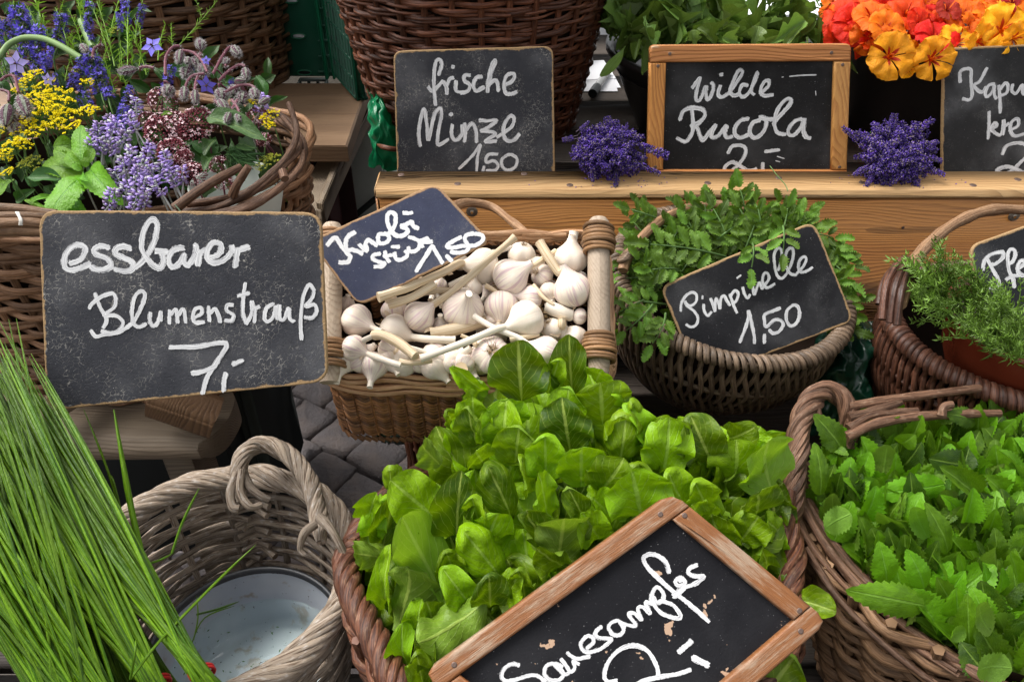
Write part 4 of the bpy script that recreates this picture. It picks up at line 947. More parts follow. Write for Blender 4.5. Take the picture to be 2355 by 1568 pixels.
def weave_rand(root, M, out, prof, mat, rows, rod, amp, stakes, seg=4, s0=.02, s1=1., jit=.15, multi=1, stake_r=None, thr=(0, 2 * math.pi), cover=1.0, zwob=.0, name='wicker_rod', pts=3, zig=0):
    H = abs(prof(1)[1] - prof(0)[1]); per = 1.0 / rows; k = 0
    for r in range(rows):
        base = s0 + (s1 - s0) * (r + .5) / rows
        for g_ in range(seg):
            a0 = thr[0] + (thr[1] - thr[0]) * (g_ - .03) / seg + ru(-.15, .15) * (seg > 1); a1 = thr[0] + (thr[1] - thr[0]) * (g_ + 1.05) / seg + .1
            b = MB()
            for m_ in range(multi):
                npt = max(6, int((a1 - a0) / (2 * math.pi) * stakes * pts)); path = []
                ph = ru(0, 20); rj = rod * ru(1 - jit * 1.5, 1 + jit) ; sj = base + (m_ - (multi - 1) / 2) * per * (s1 - s0) / multi * .8
                sl_ = ru(-.5, .5) * zwob
                for i in range(npt + 1):
                    t_ = i / npt; th = a0 + (a1 - a0) * t_
                    w = math.cos(th * stakes / 2 + (0 if zig else math.pi * r)) * amp
                    dz = zig * math.cos(th * stakes / 2 + 1.2) + H * per * (zwob * mnoise.noise(Vector((th * 2.2, ph, r))) + sl_ * (t_ - .5) * 2)
                    endp = -.012 * max(0, 1 - t_ * 12) - .014 * max(0, 1 - (1 - t_) * 10)
                    path.append(wallpt(M, out, prof, th, sj, w + endp, dz))
                tube(b, path, np.linspace(rj * ru(.9, 1.15), rj * ru(.7, .95), npt + 1), 6, wob=.12)
            link(name, b.mesh(name, mat), root)
    sr = stake_r or rod * 1.05
    for i in range(stakes):
        th = 2 * math.pi * i / stakes
        if not (thr[0] - .1 <= th <= thr[1] + .1): continue
        b = MB(); tube(b, [wallpt(M, out, prof, th, s_, 0) for s_ in np.linspace(.03, 1, 8)], sr, 5); link('stake', b.mesh('stake', mat), root)
def weave_wale(root, M, out, prof, mat, rows, rod, amp, stakes, s0=.02, s1=1., thr=(0, 2 * math.pi)):
    # twined rows: short strokes each spanning three stakes, slanting one way in odd rows and back in even rows
    H = abs(prof(1)[1]); dr = (s1 - s0) / rows
    for r in range(rows):
        sgn_ = 1 if r % 2 else -1; parts = [MB() for _ in range(4)]
        for i in range(stakes):
            th0 = 2 * math.pi * (i + .0) / stakes; w_ = 2 * math.pi / stakes; path = []; ra = []
            for t_ in np.linspace(0, 1, 8):
                th = th0 + w_ * 2.9 * t_
                o_ = amp * (math.sin(math.pi * t_) ** .7 * 1.5 - .75)
                path.append(wallpt(M, out, prof, th, s0 + dr * (r + .5) + sgn_ * dr * .62 * (t_ - .5) * 1.4, o_)); ra.append(rod * (.55 + .5 * math.sin(math.pi * t_) ** .5))
            tube(parts[i * 4 // stakes], path, np.array(ra) * ru(.9, 1.1), 5, cap=False)
        for p in parts: link('wicker_rod', p.mesh('wicker_rod', mat), root)
    for i in range(stakes):
        th = 2 * math.pi * i / stakes
        b = MB(); tube(b, [wallpt(M, out, prof, th, s_, -.002) for s_ in np.linspace(0, 1, 6)], rod * .9, 5); link('stake', b.mesh('stake', mat), root)
def weave_rib(root, M, out, prof, mat, n, rod, amp, bands, s1=1., group=1):
    # close-set upright rods, slanting alternately from band to band round hidden hoops
    mbs = [MB() for _ in range(n // group)]
    for i in range(n):
        th = 2 * math.pi * i / n; sg = 1 if i % 2 else -1; path = []; m_ = bands * 5
        for k in range(m_ + 1):
            t_ = k / m_; ph = t_ * bands * math.pi
            drift = (2 * math.pi / n) * .95 * math.sin(ph * 1.0 + math.pi * .25) * sg + .02 * math.sin(i * 3.1 + t_ * 4)
            path.append(wallpt(M, out, prof, th + drift + .10 * t_, t_ * s1, amp * math.cos(ph) * sg))
        tube(mbs[min(i // group, len(mbs) - 1)], path, np.linspace(rod * ru(.95, 1.15), rod * ru(.65, .8), m_ + 1), 6, wob=.1)
    for b in mbs: link('wicker_rod', b.mesh('wicker_rod', mat), root)
    for j in range(bands + 1):
        s_ = (j + .15) / bands * s1
        b = MB(); tube(b, [wallpt(M, out, prof, 2 * math.pi * k / 60, min(s_, 1), -.001) for k in range(61)], rod * 1.1, 5); link('hoop', b.mesh('hoop', mat), root)
def rim_wrap(root, M, out, prof, mat, n, rod, rw, rh, group=1):
    # rods folded over the rim one beside the other
    for i in range(n):
        th = 2 * math.pi * i / n; path = []
        for t_ in np.linspace(-.15, 1.15, 10):
            a = math.pi * t_; lean = .9 * (2 * math.pi / n) * t_
            p = wallpt(M, out, prof, th + lean, 0, -rw * math.cos(a), rh * max(-.6, math.sin(a)) - .002)
            path.append(p)
        b = MB(); tube(b, path, rod * ru(.92, 1.08), 6); link('rim_rod', b.mesh('rim_rod', mat), root)
def rim_rods(root, M, out, prof, mat, n, rod, spread, zs, thr=(0, 2 * math.pi), wv=.006, seg=3):
    for k in range(n):
        for g_ in range(seg):
            a0 = thr[0] + (thr[1] - thr[0]) * g_ / seg + ru(-.3, .1); a1 = thr[0] + (thr[1] - thr[0]) * (g_ + 1) / seg + ru(-.1, .3)
            path = []; ph = ru(0, 30); o_ = ru(-spread, spread); z_ = ru(*zs)
            for i in range(31):
                t_ = i / 30; th = a0 + (a1 - a0) * t_
                path.append(wallpt(M, out, prof, th, 0, o_ + wv * math.sin(th * 5 + ph) , z_ + wv * math.cos(th * 4 + ph * 2)))
            b = MB(); tube(b, path, np.linspace(rod * ru(.9, 1.2), rod * ru(.6, .9), 31), 7, wob=.2); link('rim_rod', b.mesh('rim_rod', mat), root)
def bottom(root, M, out, prof, mat, s=1.0, name='base'):
    b = MB(); n = 40; V = [wallpt(M, out, prof, 2 * math.pi * i / n, s, -.004) for i in range(n)]; c = sum(V, Vector()) / n
    b.add(V + [c], [[i, (i + 1) % n, n] for i in range(n)]); link(name, b.mesh(name, mat), root)
def liner(root, M, out, prof, mat, off=-.008, s0=.06, name='gloom_shell'):  # added inner shell, coloured dark for the shade behind the weave
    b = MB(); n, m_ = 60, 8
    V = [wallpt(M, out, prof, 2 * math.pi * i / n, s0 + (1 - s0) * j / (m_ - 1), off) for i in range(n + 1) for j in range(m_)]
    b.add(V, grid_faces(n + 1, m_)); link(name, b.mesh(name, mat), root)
TR = Matrix.Translation
M_gloom = plain('basket_inside_gloom', (.02, .012, .008), .8, .1)  # near-black colour stands in for the shade inside the baskets
# --- D: tall basket behind "frische Minze"
c = Vector((-.072, 1.56, 1.24)); tall = thing('wicker_basket', 'tall dark red brown wicker basket behind the frische Minze board', 'basket', (c.x, c.y, .80), group='wicker baskets')
Mx = TR(c); pr = lin_prof(.438, .70, .015)
weave_rand(tall, Mx, superell(.275, .265), pr, K_red, 36, .0040, .0050, 34, seg=5, s0=.0, multi=2, zwob=.55, jit=.35, stake_r=.0055, thr=(math.pi * .92, math.pi * 2.08), pts=4)
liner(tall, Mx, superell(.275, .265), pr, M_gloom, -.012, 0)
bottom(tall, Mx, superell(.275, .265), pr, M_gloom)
b = MB(); tube(b, smooth_path([P(868, 333, 1.44), P(893, 342, 1.42), P(930, 345, 1.44)], 5), [.002 + .003 * min(1, k / 3) for k in range(11)], 6); link('stray_rod', b.mesh('stray_rod', K_red), tall)
# --- E: tall basket top left
c = Vector((-.86, 1.98, 1.35)); bk_e = thing('wicker_basket', 'tall weathered brown wicker basket on the bench behind the flowers', 'basket', (c.x, c.y, .75), group='wicker baskets')
Mx = TR(c); pr = lin_prof(.60, .93, .02); oe = superell(.335, .33)
weave_rand(bk_e, Mx, oe, pr, K_hazel2, 34, .0060, .0075, 34, seg=4, s0=.0, multi=2, zwob=.6, jit=.3, stake_r=.008, thr=(math.pi * .85, math.pi * 2.15), pts=4)
liner(bk_e, Mx, oe, pr, M_gloom, -.02, 0)
# --- F: flower basket
c = Vector((-.645, 1.16, .90)); bf = thing('wicker_basket', 'large brown hazel basket holding the mixed flower bouquet', 'basket', (c.x, c.y, .54), group='wicker baskets')
Mf = TR(c); pf = lin_prof(.36, .80, .03); of = superell(.318, .215, 2.2)
weave_rand(bf, Mf, of, pf, K_hazel, 25, .0050, .0068, 36, seg=4, s0=.03, multi=2, zwob=.5, jit=.3, stake_r=.0055, pts=4)
rim_rods(bf, Mf, of, pf, K_hazel, 5, .0062, .012, (-.012, .022), wv=.006)
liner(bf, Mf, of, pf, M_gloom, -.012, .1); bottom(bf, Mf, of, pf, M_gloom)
def rods_px(root, name, mat, lst, w=None):
    for pts, r in lst:
        pth = smooth_path([P(*p) for p in pts], 6) if len(pts) > 2 else [np.array(P(*pts[0])) * (1 - t_) + np.array(P(*pts[1])) * t_ for t_ in np.linspace(0, 1, 6)]
        b = MB(); n_ = len(pth); tube(b, pth, np.linspace(r * 1.05, r * .8, n_), 8, wob=.25); link(name, b.mesh(name, mat), root)
rods_px(bf, 'broken_rod', K_bark, [([(402, 480, 1.01), (470, 430, 1.02), (552, 385, 1.06)], .0068), ([(535, 450, 1.03), (545, 425, 1.02), (572, 383, 1.01)], .0060), ([(400, 492, 1.03), (520, 470, 1.03), (640, 385, 1.08), (682, 310, 1.14), (664, 238, 1.16)], .0052),
    ([(470, 500, 1.02), (600, 462, 1.04), (690, 380, 1.12), (694, 320, 1.18), (640, 275, 1.24)], .0056), ([(430, 470, 1.04), (560, 445, 1.05), (640, 395, 1.09)], .0048), ([(650, 395, 1.06), (655, 412, 1.05)], .006), ([(395, 510, 1.02), (520, 490, 1.03), (650, 430, 1.07)], .0060),
    ([(410, 500, 1.04), (560, 455, 1.045), (655, 380, 1.09), (690, 330, 1.16), (650, 270, 1.22)], .0045), ([(440, 515, 1.015), (580, 475, 1.03), (680, 400, 1.09), (697, 350, 1.14)], .0050), ([(600, 250, 1.30), (660, 275, 1.27), (690, 320, 1.20)], .0055), ([(420, 482, 1.05), (520, 462, 1.05), (600, 425, 1.07)], .0042)])
rods_px(bf, 'rim_rod', K_brown, [([(-60, 476, 1.00), (40, 480, 1.0), (130, 492, 1.0)], .0065), ([(-60, 498, .99), (40, 496, .99), (130, 500, 1.0)], .0055), ([(-60, 520, .98), (40, 512, .985), (130, 520, 1.0)], .0075), ([(-60, 532, .985), (40, 530, .99), (140, 536, 1.0)], .008)])
b = MB()
for k in range(7): tube(b, smooth_path([P(40 + ru(-4, 4), 488, .98), P(46 + ru(-4, 4), 504, .97), P(44 + ru(-9, 9), 518, .972)], 4), .0010, 5)
link('string_tie', b.mesh('string_tie', M_string), bf)
bwl = thing('enamel_bowl', 'white bowl edge inside the flower basket under the oregano', 'bowl', P(600, 470, 1.2))
b = MB(); lathe(b, [(.02, -.06), (.05, -.05), (.065, 0), (.068, .004), (.068, .0), (.05, -.06)], 40, TR(P(545, 425, 1.17))); link('body', b.mesh('body', M_pale), bwl)
# --- A: garlic basket
oA = P(1066, 702, 1.02); tA = R(32); yA = Vector((0, math.cos(tA), math.sin(tA))); zA = Vector((0, -math.sin(tA), math.cos(tA)))
MA = mframe(oA, Vector((1, 0, 0)), yA, Vector((0, 0, 1))); MAi = MA.inverted()
cor = [(742, 862), (1398, 880), (1388, 552), (752, 552)]
pts = [(MAi @ PPL(u, v, oA, zA)).xy for u, v in cor]
ba = thing('wicker_basket', 'rectangular honey brown wicker basket with dowel handles full of garlic', 'basket', MA @ Vector((0, 0, -.12)), group='wicker baskets')
outA = poly_outline([tuple(p) for p in pts], .035); prA = lin_prof(.106, .955)
weave_rand(ba, MA, outA, prA, K_honey, 19, .0034, .0020, 96, seg=5, s0=.045, zwob=.12, jit=.12, stake_r=.002, zig=.0022, pts=3)
liner(ba, MA, outA, prA, M_gloom, -.006, .02); bottom(ba, MA, outA, prA, M_gloom)
for k in range(4):
    for g_ in range(5):
        a0 = g_ / 5 * 2 * math.pi - .2; path = []; ph = ru(0, 20); zz = .006 - k * .0068
        for i in range(25):
            th = a0 + (2 * math.pi / 5 + .35) * i / 24; path.append(wallpt(MA, outA, prA, th, 0, .004 + .0016 * math.sin(i * .8 + ph) + .0015 * k, zz + .001 * math.sin(i * .5 + ph)))
        b = MB(); tube(b, path, np.linspace(.0042, .0034, 25), 6, wob=.12); link('rim_rod', b.mesh('rim_rod', K_honeyrim), ba)
b = MB()
for i in range(110):
    th = 2 * math.pi * i / 110; p0 = wallpt(MA, outA, prA, th, 1.0, .002, -.002); p1 = wallpt(MA, outA, prA, th + .05, 1.0, .003, -.006); tube(b, [p0, p1], .0034, 6)
link('foot_border', b.mesh('foot_border', K_honey), ba)
for (u0, v0, u1, v1, D0, D1) in [(1376, 505, 1377, 862, 1.015, .965), (764, 518, 757, 880, 1.02, .965)]:
    a_ = P(u0, v0, D0); b_ = P(u1, v1, D1); d_ = (b_ - a_).normalized()
    hd = MB(); r_ = .0138
    n_ = 14; pth = [a_ + (b_ - a_) * t_ for t_ in np.linspace(0, 1, n_)]; ra = [r_ * .72, r_ * .97] + [r_] * (n_ - 4) + [r_ * .98, r_ * .82]
    pth[0] = a_ - d_ * .001; pth[1] = a_ + d_ * .004
    tube(hd, pth, ra, 20); h_ = link('handle', hd.mesh('handle', W_dowel), ba)
    for t0 in (.135, .83):
        x_ = d_.orthogonal().normalized(); y_ = d_.cross(x_)
        for k in range(7):
            cb = MB(); c_ = a_ + (b_ - a_) * t0 + d_ * (k - 3) * .0050; sk = ru(-.25, .25); rr = r_ + .0022 + ru(0, .0025) + .002 * math.sin(k / 7 * math.pi)
            pth = [c_ + x_ * rr * math.cos(q) + y_ * rr * math.sin(q) + d_ * (.009 * sk * math.sin(q + k)) for q in np.linspace(0, 2 * math.pi, 25)]
            tube(cb, pth, .0028, 6, cap=False); link('cane_binding', cb.mesh('cane_binding', K_cord), h_)
rods_px(ba, 'hoop_handle', K_branch, [([(1030, 480, 1.06), (1075, 467, 1.13), (1130, 476, 1.15), (1170, 505, 1.12), (1210, 538, 1.08)], .0068)])
# dark inverted basket carrying it
c = Vector((-.165, .87, .68)); uds = thing('wicker_basket', 'dark upturned wicker basket carrying the garlic basket', 'basket', (c.x, c.y, 0), group='wicker baskets')
Mx = TR((c.x + .10, c.y + .07, c.z + .02)); pr = lin_prof(c.z + .02, 1.0)
b0 = superell(.105, .09)
weave_rib(uds, Mx, b0, pr, K_red, 70, .0042, .003, 5, group=1); liner(uds, Mx, b0, pr, M_gloom); 
# --- B: burnet basket
cB = Vector((.322, .985, .795)); bb = thing('wicker_basket', 'round grey brown wicker basket with hoop handle holding salad burnet', 'basket', (cB.x, cB.y, .64), group='wicker baskets')
MBm = TR(cB) @ Matrix.Rotation(R(6), 4, 'Y') @ Matrix.Rotation(R(8), 4, 'X'); oB = superell(.168, .165, 2.1)
prB = lambda s: (1 + .06 * math.sin(math.pi * s * .9) - .36 * s ** 2.2, -.175 * s)
weave_rib(bb, MBm, oB, prB, K_greybr, 150, .0040, .0026, 3)
rim_wrap(bb, MBm, oB, prB, K_greybr, 112, .0043, .010, .008)
liner(bb, MBm, oB, prB, M_gloom, -.009, .05); bottom(bb, MBm, oB, prB, M_gloom)
rods_px(bb, 'hoop_handle', K_branch, [([(1432, 622, 1.13), (1446, 585, 1.14), (1508, 515, 1.165), (1590, 477, 1.19), (1680, 474, 1.20), (1770, 500, 1.19), (1832, 540, 1.17), (1900, 640, 1.15)], .0075)])
b = MB()
for k in range(7):
    c_ = P(1440 + k * 2.5, 592 - k * 3.0, 1.135); x_ = Vector((.9, .3, .3)).normalized(); y_ = Vector((-.1, -.9, .4)).normalized()
    tube(b, [c_ + x_ * .012 * math.cos(q) + y_ * .012 * math.sin(q) for q in np.linspace(0, 2 * math.pi, 17)], .0036, 6, cap=False)
link('handle_binding', b.mesh('handle_binding', K_greybr), bb)
# --- C: savory basket
cC = Vector((.738, .90, .762)); bc = thing('wicker_basket', 'dark mahogany wicker basket with branch handle holding the savory pot', 'basket', (cC.x, cC.y, .64), group='wicker baskets')
MC = TR(cC) @ Matrix.Rotation(R(3), 4, 'Y') @ Matrix.Rotation(R(2), 4, 'X'); oC = superell(.200, .158, 2.1)
prC = lambda s: (1 + .05 * math.sin(math.pi * s * .9) - .30 * s ** 2.0, -.185 * s)
weave_rib(bc, MC, oC, prC, K_red2, 170, .0046, .0034, 4)
rim_wrap(bc, MC, oC, prC, K_red2, 118, .0054, .0115, .009)
liner(bc, MC, oC, prC, M_gloom, -.010, .05); bottom(bc, MC, oC, prC, M_gloom)
rods_px(bc, 'hoop_handle', K_branch, [([(2068, 700, .99), (2098, 610, 1.05), (2140, 556, 1.09), (2200, 512, 1.12), (2270, 485, 1.135), (2350, 483, 1.14), (2450, 500, 1.14), (2560, 600, 1.1)], .0085)])
for (pts_, r_) in [([(2028, 735, .99), (2040, 650, 1.0), (2075, 598, 1.03), (2088, 606, 1.04)], .006), ([(2046, 742, .985), (2058, 660, .99), (2084, 600, 1.02)], .0055), ([(2062, 748, .98), (2072, 670, .985), (2094, 602, 1.02)], .005), ([(2020, 700, 1.0), (2030, 650, 1.01), (2062, 604, 1.04)], .0045)]:
    rods_px(bc, 'handle_rod', K_red2, [(pts_, r_)])
for k in range(3): rods_px(bc, 'handle_binding', K_red2, [([(2078 + k * 2, 618 + k * 9, 1.02), (2094 + k * 2, 612 + k * 9, 1.01), (2108 + k, 628 + k * 9, 1.03)], .0055)])
pot = thing('clay_pot', 'glazed red brown pot holding savory inside the mahogany basket', 'pot', (cC.x + .03, cC.y, .66))
cp = P(2385, 735, 1.075)
b = MB(); lathe(b, [(.07, -.13), (.100, -.06), (.111, -.012), (.116, 0), (.114, .006), (.107, .003), (.102, -.02), (.09, -.08)], 56, TR(cp)); link('body', b.mesh('body', M_brownpot), pot)
b = MB(); lathe(b, [(.001, -.02), (.102, -.02)], 40, TR(cp)); link('soil', b.mesh('soil', M_dirt), pot)
# --- G: silver grey basket with enamel pot
cG = Vector((-.362, .592, .62)); bg_ = thing('wicker_basket', 'silver grey willow basket with twisted ring handle holding the enamel pot', 'basket', (cG.x, cG.y, .39), group='wicker baskets')
MG = TR(cG); oG = superell(.163, .160); prG = lin_prof(.225, .80, .03)
weave_rand(bg_, MG, oG, prG, K_silver, 16, .0050, .0036, 14, seg=4, s0=.08, multi=1, zwob=.35, jit=.12, stake_r=.0050, pts=6)
path = [wallpt(MG, oG, prG, th, 0, .002, .006) for th in np.linspace(0, 2 * math.pi, 121)]
for k, q in enumerate(twist(None, path, .0112, .0052, 10, .19, 8, step=.006)): link('rim_rod', q.mesh('rim_rod', K_silver), bg_)
hp = smooth_path([P(556, 1150, 1.03), P(548, 1100, 1.035), P(560, 1045, 1.045), P(600, 1022, 1.06), P(655, 1040, 1.055), P(705, 1095, 1.03), P(730, 1170, .99), P(738, 1245, .955)], 8)
for q in twist(None, hp, .0080, .0043, 9, .12, 8, taper=.03, step=.005): link('handle_rod', q.mesh('handle_rod', K_silver), bg_)
rods_px(bg_, 'handle_binding', K_silver, [([(560, 1085, 1.02), (575, 1120, 1.01), (600, 1140, 1.0), (620, 1150, 1.0)], .006), ([(545, 1090, 1.02), (530, 1130, 1.0), (535, 1165, .99), (550, 1170, .99)], .0065), ([(556, 1080, 1.015), (552, 1130, 1.0), (575, 1165, .99), (600, 1160, 1.0)], .0055), ([(725, 1205, .95), (700, 1225, .94), (690, 1260, .94), (700, 1275, .94)], .005),
   ([(735, 1190, .95), (760, 1215, .93), (780, 1250, .92), (800, 1290, .92)], .006)])
ep = thing('enamel_pot', 'chipped white enamel pot with black rim and water inside the grey basket', 'pot', (-.352, .585, .39))
mp = Vector((-.347, .580, .485))
b = MB(); lathe(b, [(.001, -.10), (.105, -.098), (.118, -.085), (.1235, -.002)], 72, TR(mp)); lathe(b, [(.1235, -.002), (.127, -.004), (.122, -.09), (.10, -.104)], 72, TR(mp)); link('body', b.mesh('body', M_enamel), ep)
b = MB(); lathe(b, [(.1215, -.004), (.1225, .002), (.126, .005), (.1295, .002), (.1285, -.006)], 72, TR(mp)); link('rim', b.mesh('rim', M_black), ep)
b = MB(); lathe(b, [(.0005, -.062), (.1195, -.062)], 72, TR(mp)); w_ = link('water', b.mesh('water', M_water), None); tag(w_, 'clear shallow water standing in the enamel pot', 'water')
# --- H: sorrel basket
cH = Vector((.072, .567, .675)); bh = thing('wicker_basket', 'red brown basket with thick twisted rope rim full of sorrel', 'basket', (cH.x, cH.y, .39), group='wicker baskets')
MH = TR(cH); oH = superell(.262, .205, 2.05); prH = lin_prof(.28, .82, .02)
weave_rand(bh, MH, oH, prH, K_rope, 18, .0055, .007, 30, seg=4, s0=.08, multi=1, zwob=.3, pts=4); liner(bh, MH, oH, prH, M_gloom, -.014, .05); bottom(bh, MH, oH, prH, M_gloom)
hp = smooth_path([P(822, 1262, .935), P(795, 1285, .925), P(800, 1340, .90), P(835, 1420, .865), P(875, 1490, .835), P(912, 1570, .80), P(980, 1680, .77), P(1150, 1760, .75)], 10)
for q in twist(None, hp, .0095, .0070, 5, .085, 8, step=.005): link('rim_rod', q.mesh('rim_rod', K_rope), bh)
hp = smooth_path([P(1795, 1130, .93), P(1802, 1190, .925), P(1818, 1250, .91), P(1818, 1330, .89), P(1815, 1420, .86), P(1790, 1550, .82), P(1700, 1660, .78)], 10)
for q in twist(None, hp, .0095, .0062, 6, .12, 8, step=.005): link('rim_rod', q.mesh('rim_rod', K_rope), bh)
path = [wallpt(MH, oH, prH, th, 0, 0, 0) for th in np.linspace(.1, math.pi - .1, 60)]
for q in twist(None, path, .0095, .0065, 5, .10, 6, step=.008): link('rim_rod', q.mesh('rim_rod', K_rope), bh)
# --- I: right herb basket
cI = Vector((.685, .60, .70)); bi = thing('wicker_basket', 'big bark brown basket with torn twisted handle full of serrated herbs', 'basket', (cI.x, cI.y, .39), group='wicker baskets')
MI = TR(cI); oI = superell(.335, .215, 2.0); prI = lin_prof(.30, .74, .02)
weave_rand(bi, MI, oI, prI, K_brown, 22, .0062, .0075, 34, seg=4, s0=.05, multi=1, zwob=.4, pts=4, jit=.25)
liner(bi, MI, oI, prI, M_gloom, -.014, .05); bottom(bi, MI, oI, prI, M_gloom)
rimI = [([(1818, 1120, .97), (1850, 1180, .955), (1905, 1270, .925), (1990, 1370, .89), (2110, 1470, .85), (2260, 1560, .81), (2420, 1640, .79)], .0095),
    ([(1835, 1110, .975), (1880, 1190, .955), (1960, 1300, .915), (2060, 1385, .885), (2200, 1460, .86), (2300, 1510, .84)], .0085),
    ([(1842, 1090, .99), (1905, 1200, .96), (1985, 1310, .925), (2100, 1400, .885), (2135, 1430, .875)], .0075),
    ([(1850, 1060, 1.0), (1895, 1150, .98), (1960, 1240, .95), (2010, 1320, .93)], .006), ([(1812, 1150, .955), (1860, 1250, .93), (1940, 1350, .90), (2060, 1460, .86), (2200, 1550, .82)], .0075),
    ([(1860, 1260, .92), (1940, 1380, .885), (2060, 1500, .845), (2200, 1600, .81)], .006), ([(2140, 1440, .87), (2230, 1495, .86), (2354, 1560, .84)], .006)]
for pts_, r_ in rimI:
    for q_ in range(3):
        ju, jv = ru(-9, 9), ru(-9, 9); rods_px(bi, 'rim_rod', K_bark, [([(u + ju + ru(-3, 3), v + jv + ru(-3, 3), D + ru(-.004, .004)) for u, v, D in pts_], r_ * ru(.42, .68))])
hp = smooth_path([P(1812, 1215, .93), P(1822, 1130, .94), P(1832, 1050, .95), P(1842, 980, .965), P(1862, 925, .985), P(1900, 900, 1.0), P(1940, 925, 1.0), P(1958, 975, .995), P(1955, 1030, .99)], 8)
for q in twist(None, hp, .0088, .0048, 8, .11, 8, taper=.03, jit=.25, step=.005): link('handle_rod', q.mesh('handle_rod', K_bark), bi)
rods_px(bi, 'loose_rod', K_bark, [([(1948, 935, .99), (2050, 918, 1.0), (2150, 905, 1.01), (2252, 892, 1.02)], .0060), ([(1950, 960, .985), (2030, 938, .99), (2070, 925, 1.0)], .006), ([(1950, 985, .98), (2000, 955, .985), (2060, 948, .99), (2110, 945, .99)], .0055), ([(1945, 1005, .975), (2010, 975, .98), (2090, 960, .985), (2190, 952, .99), (2300, 950, .99)], .0065), ([(2165, 955, .98), (2170, 935, .98), (2190, 930, .98)], .0055), ([(1880, 940, .97), (1890, 980, .965), (1905, 1010, .965)], .0035)])
# --- pots behind
p1 = thing('plant_pot', 'black plastic pot holding the wild rocket behind the framed board', 'pot', (.40, 1.52, .8))
c = Vector((.385, 1.53, .80)); b = MB(); lathe(b, [(.135, 0), (.198, .145), (.208, .15), (.208, .16), (.197, .16), (.19, .13)], 48, TR(c)); lathe(b, [(.001, .12), (.19, .12)], 30, TR(c)); link('body', b.mesh('body', M_blackpot), p1)
if 0: tube(b, smooth_path([P(1398, 122, 1.36), P(1402, 160, 1.355), P(1420, 205, 1.36), P(1432, 240, 1.37)], 5), .0035, 6, flat=.3)
p2 = thing('plant_pot', 'dark brown bucket holding the nasturtium blossoms', 'pot', (.80, 1.50, .8))
c = Vector((.80, 1.49, .80)); b = MB(); lathe(b, [(.15, 0), (.20, .20), (.21, .205), (.21, .215), (.198, .215), (.19, .19)], 48, TR(c)); lathe(b, [(.001, .17), (.19, .17)], 30, TR(c)); link('body', b.mesh('body', M_blackpot), p2)
# ================================================================== LEAVES
def leafmesh(name, mat, ny=14, nx=6, prof=None, bend=.25, cup=.2, wave=.05, wf=9, tw=.0, serr=0, sern=18, fold=0, seed=0, stalk=0, stalk_mat=None, lobes=None, crump=.02, roll=0):
    rs = random.Random(seed); b = MB(); V = []; U = []; ph = rs.uniform(0, 9); ph2 = rs.uniform(0, 9)
    if serr: ny = sern * 2
    for i in range(ny + 1):
        t = i / ny if serr else (.5 - .5 * math.cos(math.pi * i / ny)); w = prof(t) * .5
        if serr: w *= (1 + serr * (1 if i % 2 else -.6) * (.4 + .6 * min(1, 4 * (1 - t))))
        for j in range(nx + 1):
            s = j / nx * 2 - 1
            x = s * w; y = t
            if lobes: x = s * w * lobes(t, 1 if s > 0 else -1)
            if serr and abs(s) == 1 and i % 2: y += .012
            z = -bend * (t - .35) ** 2 * 1.0 + cup * x * x * 3 + wave * (abs(s) ** 1.6) * math.sin(wf * t + ph + (2.2 if s > 0 else 0)) * w * 4
            z += fold * abs(x) + crump * (mnoise.noise(Vector((x * 5, t * 4.5, ph2))) + .5 * mnoise.noise(Vector((x * 12, t * 10, ph2)))) - roll * max(0, abs(s) - .55) ** 2
            a = tw * t * math.pi; x, z = x * math.cos(a) - z * math.sin(a) * .3, z + x * math.sin(a)
            V.append((x, y, z)); U.append((j / nx, t))
    b.add(V, [f[::-1] for f in grid_faces(ny + 1, nx + 1)], U)
    mats = [mat]
    if stalk:
        tube(b, smooth_path([(0, 0.02, V[nx // 2][2]), (0, -stalk * .5, -.02 - bend * .1), (0, -stalk, -.1)], 3), [.014, .014, .015, .016, .017, .018, .018][:7], 5, 1, cap=False); mats.append(stalk_mat)
    m = b.mesh(name, mats); fl = np.array([p.center for p in m.polygons])
    return m
def lmat(base, tip, nrm, w, roll=0, zs=None):
    y = tip - base; L = y.length; y = y / L; z = (nrm - y * nrm.dot(y)).normalized(); x = y.cross(z)
    if roll: q = Matrix.Rotation(roll, 3, y); x = q @ x; z = q @ z
    m = Matrix((x * w, y * L, z * (zs or L))).transposed().to_4x4(); m.translation = base; return m
pr_sorrel = lambda t: (max(0, 1 - abs(2 * t - 1) ** 2.5)) ** .5 * (.74 + .30 * math.sin(t * 2.2))
pr_round = lambda t: (max(0, math.sin(math.pi * (t * .94 + .03)))) ** .5
pr_ovate = lambda t: 1.25 * max(0, (t + .02)) ** .45 * max(0, 1 - t) ** .75 * 1.25
pr_herb = lambda t: 1.75 * max(.0004, t + .01) ** .48 * max(0, 1.003 - t) ** .72
pr_leaflet = lambda t: 1.5 * max(.001, t) ** .6 * max(0.0, 1.003 - t) ** .6
pr_lance = lambda t: max(0, math.sin(math.pi * t ** .8)) ** .9
S_var = [leafmesh('leaf', L_sorrel, 20, 8, pr_sorrel, bend=ru(-.3, .8), cup=ru(-.25, .5), wave=ru(.03, .075), wf=ru(8, 17), tw=ru(-.18, .18), fold=ru(-.1, .2), seed=k, crump=ru(.05, .11), roll=random.choice((0, 0, .5, -.5, .9))) for k in range(22)]
fwd = -CF
def put_leaf(root, mesh, base, tip, w, tiltn=.5, roll=None, nrm=None):
    n_ = nrm or (fwd + Vector((ru(-tiltn, tiltn), ru(-tiltn, tiltn), ru(-tiltn * .3, tiltn)))).normalized()
    return link('leaf', mesh, root, lmat(base, tip, n_, w, roll if roll is not None else ru(-.35, .35)))
